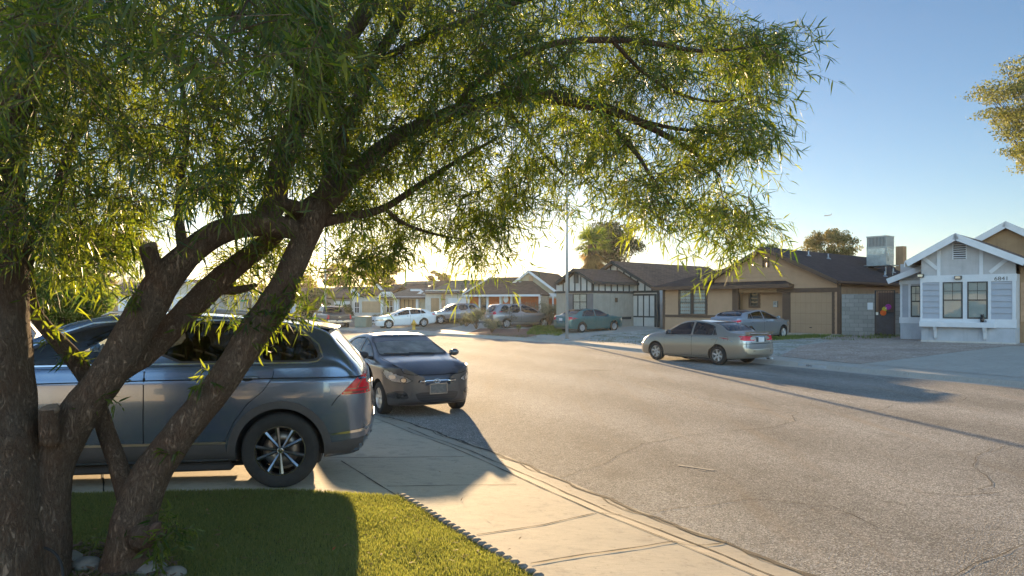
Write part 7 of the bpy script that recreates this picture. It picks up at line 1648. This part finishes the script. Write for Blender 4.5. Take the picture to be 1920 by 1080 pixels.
# ---------------- lamp posts
M['lamp_grey']=plain('lamp_grey',(.36,.38,.39),.5,.4,var=.1)
def lamp_post(label,p,h,arm,az,r=.09):
    root=empty('street_lamp',p); tag(root,label,'street lamp','street lamps along the road'); b=MB(); b.tube([(0,0,-.1),(0,0,h*.5),(0,0,h)],[r,r*.8,r*.55],16); b.lathe([(r*1.8,0),(r*1.8,.04),(r*1.2,.06)],k=16); b.build('pole',M['lamp_grey'],root)
    d=Vector((math.cos(az),math.sin(az),0)); a=MB(); a.tube([(0,0,h-.15),tuple(d*arm*.5+Vector((0,0,h+.02))),tuple(d*arm+Vector((0,0,h)))],[.035,.03,.028],8); a.build('arm',M['lamp_grey'],root)
    c=MB(); c.ball((0,0,0),.3,6,0,(1,.42,.22)); o=c.build('lamp_head',M['lamp_grey'],root); o.location=d*(arm+.2)+Vector((0,0,h)); o.rotation_euler=(0,0,az); b=MB(); b.box(-.08,.03,r,r+.01,.4,.6); return root
lp=GT(1063,637.5); lamp_post('tall grey lamp post at the far kerb in front of the timbered house',lp,(570-268)/F_PX*lp.y+CAM_Z-lp.z,2.2,R(-25))
lp=GT(610,603); lamp_post('more distant grey lamp post standing behind the pickup',lp,(570-400)/F_PX*lp.y+2,2.0,R(-120),.11)
# ---------------- street sign, hydrant, cabinet, towers, aeroplane
p=PD(465,592,84); sg=empty('street_sign',(p.x,p.y,gz(p.x,p.y))); tag(sg,'green street name blade on a thin grey pole before the far white house','street sign'); b=MB(); b.tube([(0,0,-.1),(0,0,3.0)],.05,8); b.build('pole',M['lamp_grey'],sg); b=MB(); b.box(-1.05,-.05,-.012,.012,2.18,2.42); b.build('name_blade',plain('sign_green',(.02,.25,.12),.5),sg,bevel=.003)
p=GT(776,618); hy=empty('fire_hydrant',p); tag(hy,'yellow fire hydrant beside the rear wheel of the white saloon','hydrant'); b=MB(); b.lathe([(.17,0),(.17,.05),(.12,.06),(.115,.45),(.15,.47),(.15,.52),(.12,.56),(.09,.64),(.04,.69),(.035,.74),(0,.74)],k=18); b.build('body',plain('hydrant_yellow',(.62,.36,.03),.5,coat=.4),hy)
b=MB(); b.lathe([(.05,-.2),(.06,-.2),(.06,-.14),(.045,-.14),(.045,.14),(.06,.14),(.06,.2),(0,.2)],(0,0,.40),'x',12); b.lathe([(.065,-.2),(.075,-.19),(.075,-.13),(.055,-.1)],(0,0,.36),'y',12); b.build('outlet_cap',plain('cap_yellow',(.55,.30,.03),.5),hy)
p=GT(681,613.5); ub=empty('utility_cabinet',p,R(-20)); tag(ub,'grey-green utility cabinet on the verge between pickup and white saloon','utility box'); b=MB(); b.box(-.55,.55,-.4,.4,0,.82); b.box(-.58,.58,-.43,.43,.82,.88); b.build('cabinet',plain('cabinet_green',(.13,.17,.14),.6),ub,bevel=.01); b=MB(); b.box(-.50,-.01,-.412,-.402,.05,.78); b.box(.01,.50,-.412,-.402,.05,.78); b.build('door',plain('cabinet_green2',(.15,.19,.16),.6),ub)
for px,y0,w,lb in((227,529,.012*380,'shorter of two pale towers on the hazy horizon'),(239.5,523,.014*380,'taller of two pale towers on the hazy horizon')):
    a=PD(px,y0,430); b=MB(); b.box(-w/2,w/2,-w/2,w/2,-1,a.z); b.box(-w*.3,w*.3,-w*.3,w*.3,a.z,a.z+1.2)
    for k in range(9): b.box(-w/2-.05,w/2+.05,-w/2-.05,w/2+.05,a.z*(k+.6)/9.5,a.z*(k+.6)/9.5+.35)
    o=b.build('tower_block',M['stucco_beige']); o.location=(a.x,430,0); tag(o,lb,'tower')
a=PD(1552,404,1500); pl=empty('aeroplane',a,R(8)); tag(pl,'tiny airliner low in the pale sky above the tan house','aeroplane'); wmat=plain('plane_grey',(.25,.27,.3),.5)
b=MB(); b.tube([(-9,0,0),(-7,0,.1),(0,0,0),(6,0,.1),(9,0,.7)],[.3,1.0,1.1,.8,.2],10); b.build('fuselage',wmat,pl); b=MB(); 
for s_ in(-1,1): b.raw([(-1.5,s_*.8,-.3),(1.8,s_*.8,-.3),(4.2,s_*9,.6),(3.2,s_*9,.6),(-1.5,s_*.8,-.5),(1.8,s_*.8,-.5),(4.2,s_*9,.5),(3.2,s_*9,.5)],[(0,1,2,3),(7,6,5,4),(0,4,5,1),(1,5,6,2),(2,6,7,3),(3,7,4,0)])
b.build('wing',wmat,pl); b=MB(); b.raw([(6,-.1,.5),(8.8,-.1,.6),(9.8,-.1,3.4),(8.6,-.1,3.4),(6,.1,.5),(8.8,.1,.6),(9.8,.1,3.4),(8.6,.1,3.4)],[(0,1,2,3),(7,6,5,4),(0,4,5,1),(1,5,6,2),(2,6,7,3),(3,7,4,0)]); b.build('tail_fin',wmat,pl); pl.rotation_euler=(0,R(-6),R(10))
# kerb number painted on the far kerb, on a pale panel
i=min(range(len(FAR_D)),key=lambda i:abs(FAR_D[i].x/FAR_D[i].y-(1528-960)/F_PX)); q=FAR_D[i]; t=(FAR_D[i+1]-FAR_D[i-1]).normalized(); no=Vector((t.y,-t.x)); 
az=math.atan2(t.y,t.x); kp=MB(); kp.box(-.55,.55,-.004,.012,.015,.10); o=kp.build('kerb_number_panel',plain('kerb_paint',(.42,.43,.45),.8)); o.location=(q.x+no.x*.012,q.y+no.y*.012,0); o.rotation_euler=(0,0,az); tag(o,'pale painted panel with house number 6841 on the far kerb','kerb number')
lettering('6841',.10,M['frame_dark'],(-.1,-.006,.058),(R(90),0,0),'number',o,.001,sx=1.3)
# ---------------- foot of the trees: border stones, hose, litter
M['stone_pale']=plain('stone_pale',(.17,.165,.15),.9,var=.25,vs=9,bmp=.6,bs=30)
stones=[(118,1062,.085,'round pale stone just right of the thick trunk'),(162,1068,.08,'pale stone between the two trunk bases'),(205,1072,.06,'small pale stone touching the slimmer trunk'),(280,1078,.075,'pale stone right of the slimmer trunk'),(322,1084,.07,'pale stone furthest out on the lawn by the slimmer trunk')]
for px,py,r,lb in stones:
    g=GT(px,py); b=MB(); b.ball((0,0,r*.35),r,8,0,(1.35,1.0,.75)); ph=random.random()*6; b.v=[(x*(1+.15*math.sin(y*30+ph)),y*(1+.15*math.sin(z*35+ph)),z*(1+.12*math.sin(x*28+ph))) for x,y,z in b.v]; o=b.build('border_stone',M['stone_pale']); o.location=g; o.rotation_euler=(0,0,ph); tag(o,lb,'stone')
b=MB(); P=[PD(84,1027,4.25),PD(100,1035,4.15),PD(113,1052,4.05),PD(118,1080,3.95),PD(119,1130,3.85)]; o_,r_=spline([(*p,.009) for p in P],.03); b.tube(o_,.008,8); o=b.build('irrigation_hose',M['rubber']); tag(o,'thin black irrigation hose arching out beside the thick trunk','hose')
def litter(name,poly,n,size,mat,label,zf=flat_z,dz=.03):
    P=np.array(poly); lo=P.min(0);hi=P.max(0); XY=rng.uniform(lo,hi,(n*2,2)); XY=XY[inside_np(poly,XY[:,0],XY[:,1])][:n]; k=len(XY); Z=zf(XY)+dz*rng.uniform(.2,1,k); a=rng.uniform(0,2*PI,k); L=size*rng.uniform(.5,1.4,k); W=L*rng.uniform(.12,.35,k); d=np.stack([np.cos(a),np.sin(a),rng.normal(0,.25,k)],1); s=np.stack([-np.sin(a),np.cos(a),rng.normal(0,.2,k)],1); c=np.column_stack([XY,Z]); V=np.stack([c-d*L[:,None]/2,c+s*W[:,None]/2,c+d*L[:,None]/2,c-s*W[:,None]/2],1).reshape(-1,3)
    o=np_mesh(name,V,[np.arange(k)[:,None]*4+np.array([[0,1,2,3]])],mat,attr=np.repeat(rng.uniform(0,1,k),4)); tag(o,label,'leaf litter',None,'stuff'); return o
M['dead_leaf']=leafmat('dead_leaf',(.16,.09,.04),(.34,.22,.10),.2,.8); M['red_leaf']=leafmat('red_leaf',(.22,.03,.02),(.4,.08,.03),.3,.7)
litter('fallen_leaves',vis_lawn,650,.055,M['dead_leaf'],'narrow dry leaves fallen on the lawn'); litter('fallen_leaves',vis_lawn,55,.04,M['red_leaf'],'small red petals scattered on the lawn')
sw=[(p.x,p.y) for p in offset_line(NEAR_D,-.1) if 3<p.y<12.5]+[(p.x,p.y) for p in offset_line(NEAR_D,-2.6) if 3<p.y<12.5][::-1]
litter('fallen_leaves',sw,120,.035,M['dead_leaf'],'dry leaves on the sidewalk',dz=.012)
litter('gutter_debris',[(p.x,p.y) for p in offset_line(NEAR_D,-.05) if 2<p.y<12.5]+[(p.x,p.y) for p in offset_line(NEAR_D,-.32) if 2<p.y<12.5][::-1],900,.03,M['dead_leaf'],'leaf bits and grit gathered in the gutter',dz=.012)
litter('road_debris',[(G(x,y).x,G(x,y).y) for x,y in((1000,860),(1500,1060),(1900,1060),(1900,760),(1100,700))],260,.03,M['dead_leaf'],'scattered leaf bits on the road',zf=lambda XY:np.zeros(len(XY)),dz=.012)
g=G(1090,0) if False else G(1645,984); 
bark_bed=[tuple(GT(x,y)[:2]) for x,y in((92,1040),(150,1030),(230,1035),(330,1060),(350,1110),(120,1120))]
litter('bark_litter',bark_bed,900,.06,plain('bark_chip',(.12,.07,.045),.95,var=.4,vs=20),'brown bark bits and twigs round the trunk feet',dz=.05)
# ---------------- houses on the near side of the street (behind and beside the photographer): sunlit fronts that light the scene
def near_house(name,label,x,y,az,w,dep,hw,hr,wall,roof):
    H=House.__new__(House); H.O=Vector((x,y,.35)); H.root=empty(name,H.O,az); tag(H.root,label,'house'); H.box('wall',M[wall],-w/2,w/2,-dep,0,-.5,hw); H.box('garage_door',M['trim_white'],-w*.42,-w*.10,.002,.05,-.1,2.2)
    for a in(.08,.28): 
        f=MB(); f.box(w*a,w*a+1.2,.002,.06,.9,2.0); o=f.build('window',M['trim_white'],H.root); f=MB(); f.box(w*a+.06,w*a+1.14,.061,.066,.96,1.94); f.build('pane',M['glass_mid'],o)
    H.slab('roof_slope',[(w/2+.5,.6,hw),(-w/2-.5,.6,hw),(-w/2-.3,-dep/2,hr),(w/2+.3,-dep/2,hr)],.12,M[roof]); H.slab('roof_slope',[(-w/2-.5,-dep-.6,hw),(w/2+.5,-dep-.6,hw),(w/2+.3,-dep/2,hr),(-w/2-.3,-dep/2,hr)],.12,M[roof]); m=MB()
    for xx in(-w/2+.01,w/2-.21): m.prism([(0,hw-.05),(-dep,hw-.05),(-dep/2,hr-.15)],xx,xx+.2,axis='x')
    m.build('gable_wall',M[wall],H.root)
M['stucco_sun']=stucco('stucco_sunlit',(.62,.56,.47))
near_house('near_house','cream house behind the photographer facing the lawn',-5.5,-5.5,R(8),12,9,2.9,4.8,'stucco_sun','roof_brown')
near_house('near_house','cream house on the near side beyond the road bend behind the camera',11.5,-17,R(14),13,9,2.9,4.8,'stucco_sun','roof_brown')
near_house('near_house','pale house on the near side left of the driveway',-24,1,R(-20),11,9,2.9,4.8,'stucco_sun','roof_grey')
near_house('near_house','cream house across the road bend far behind the camera',33,-30,R(30),13,9,2.9,4.8,'stucco_sun','roof_brown')
HAZE=.00018
SKY_FILL=3.8
# ================================================================== LIGHT, SKY, CAMERA
w=bpy.data.worlds.new('World'); scn.world=w; w.use_nodes=True; nt=w.node_tree
bg=nt.nodes['Background']; sky=nt.nodes.new('ShaderNodeTexSky'); sky.sky_type='NISHITA'; sky.sun_disc=False
sky.sun_elevation=SUN_EL; sky.sun_rotation=SUN_AZ; sky.altitude=600; sky.air_density=1.0; sky.dust_density=.35; sky.ozone_density=3.0
# added fill: sky away from the sun brightened and warmed to lift shaded areas
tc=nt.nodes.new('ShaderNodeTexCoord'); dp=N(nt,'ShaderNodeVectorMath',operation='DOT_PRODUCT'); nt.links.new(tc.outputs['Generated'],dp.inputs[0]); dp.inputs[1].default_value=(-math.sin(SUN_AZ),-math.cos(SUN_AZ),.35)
fill_mask=ramp(nt,dp.outputs['Value'],[(0,0),(.75,1)]); nz_=noise(nt,tc.outputs['Generated'],3,5,.6)
sc_=N(nt,'ShaderNodeMath',operation='MULTIPLY'); nt.links.new(fill_mask,sc_.inputs[0]); sc_.inputs[1].default_value=SKY_FILL
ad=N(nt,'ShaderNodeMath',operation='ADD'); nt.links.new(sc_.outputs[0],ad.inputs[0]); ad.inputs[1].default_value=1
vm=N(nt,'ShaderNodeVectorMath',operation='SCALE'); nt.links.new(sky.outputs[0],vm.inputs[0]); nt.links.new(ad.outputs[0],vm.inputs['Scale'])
wt=mixc(nt,fill_mask,(1,1,1),(1.30,1.02,.80)); vc=N(nt,'ShaderNodeVectorMath',operation='MULTIPLY'); nt.links.new(vm.outputs[0],vc.inputs[0]); nt.links.new(wt,vc.inputs[1])
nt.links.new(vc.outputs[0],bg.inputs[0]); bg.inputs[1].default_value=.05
sd=Vector((math.sin(SUN_AZ)*math.cos(SUN_EL),math.cos(SUN_AZ)*math.cos(SUN_EL),math.sin(SUN_EL)))
L=bpy.data.lights.new('sun','SUN'); L.energy=5.0; L.angle=R(.53); L.color=(1.0,.70,.38)
lo=bpy.data.objects.new('sun',L); COL.objects.link(lo); lo.rotation_euler=sd.to_track_quat('Z','Y').to_euler(); lo.location=(-20,60,40)
cam=bpy.data.cameras.new('camera'); co=bpy.data.objects.new('camera',cam); COL.objects.link(co); scn.camera=co
co.location=(0,0,CAM_Z); co.rotation_euler=(PI/2,0,0); cam.sensor_width=36; cam.lens=36*F_PX/1920; cam.shift_y=(HOR-540)/1920
cam.clip_start=.05; cam.clip_end=5000
scn.view_settings.view_transform='Standard'; scn.view_settings.look='None'; scn.view_settings.gamma=1; scn.view_settings.exposure=1.86
scn.view_settings.use_curve_mapping=False
if 'HAZE' in globals() and HAZE:
    b=MB(); b.box(-880,880,-880,880,-1.1,40); m,nt,bs,out=new_mat('haze_air'); nt.nodes.remove(bs)
    v=N(nt,'ShaderNodeVolumePrincipled'); v.inputs['Color'].default_value=(.95,.93,.9,1); v.inputs['Density'].default_value=HAZE; v.inputs['Anisotropy'].default_value=.55
    nt.links.new(v.outputs[0],out.inputs['Volume']); o=b.build('haze',m); tag(o,'thin warm haze hanging over the street','haze',None,'stuff')
scn.cycles.max_bounces=8; scn.cycles.transparent_max_bounces=16; scn.cycles.volume_bounces=1
scn.cycles.use_denoising=True
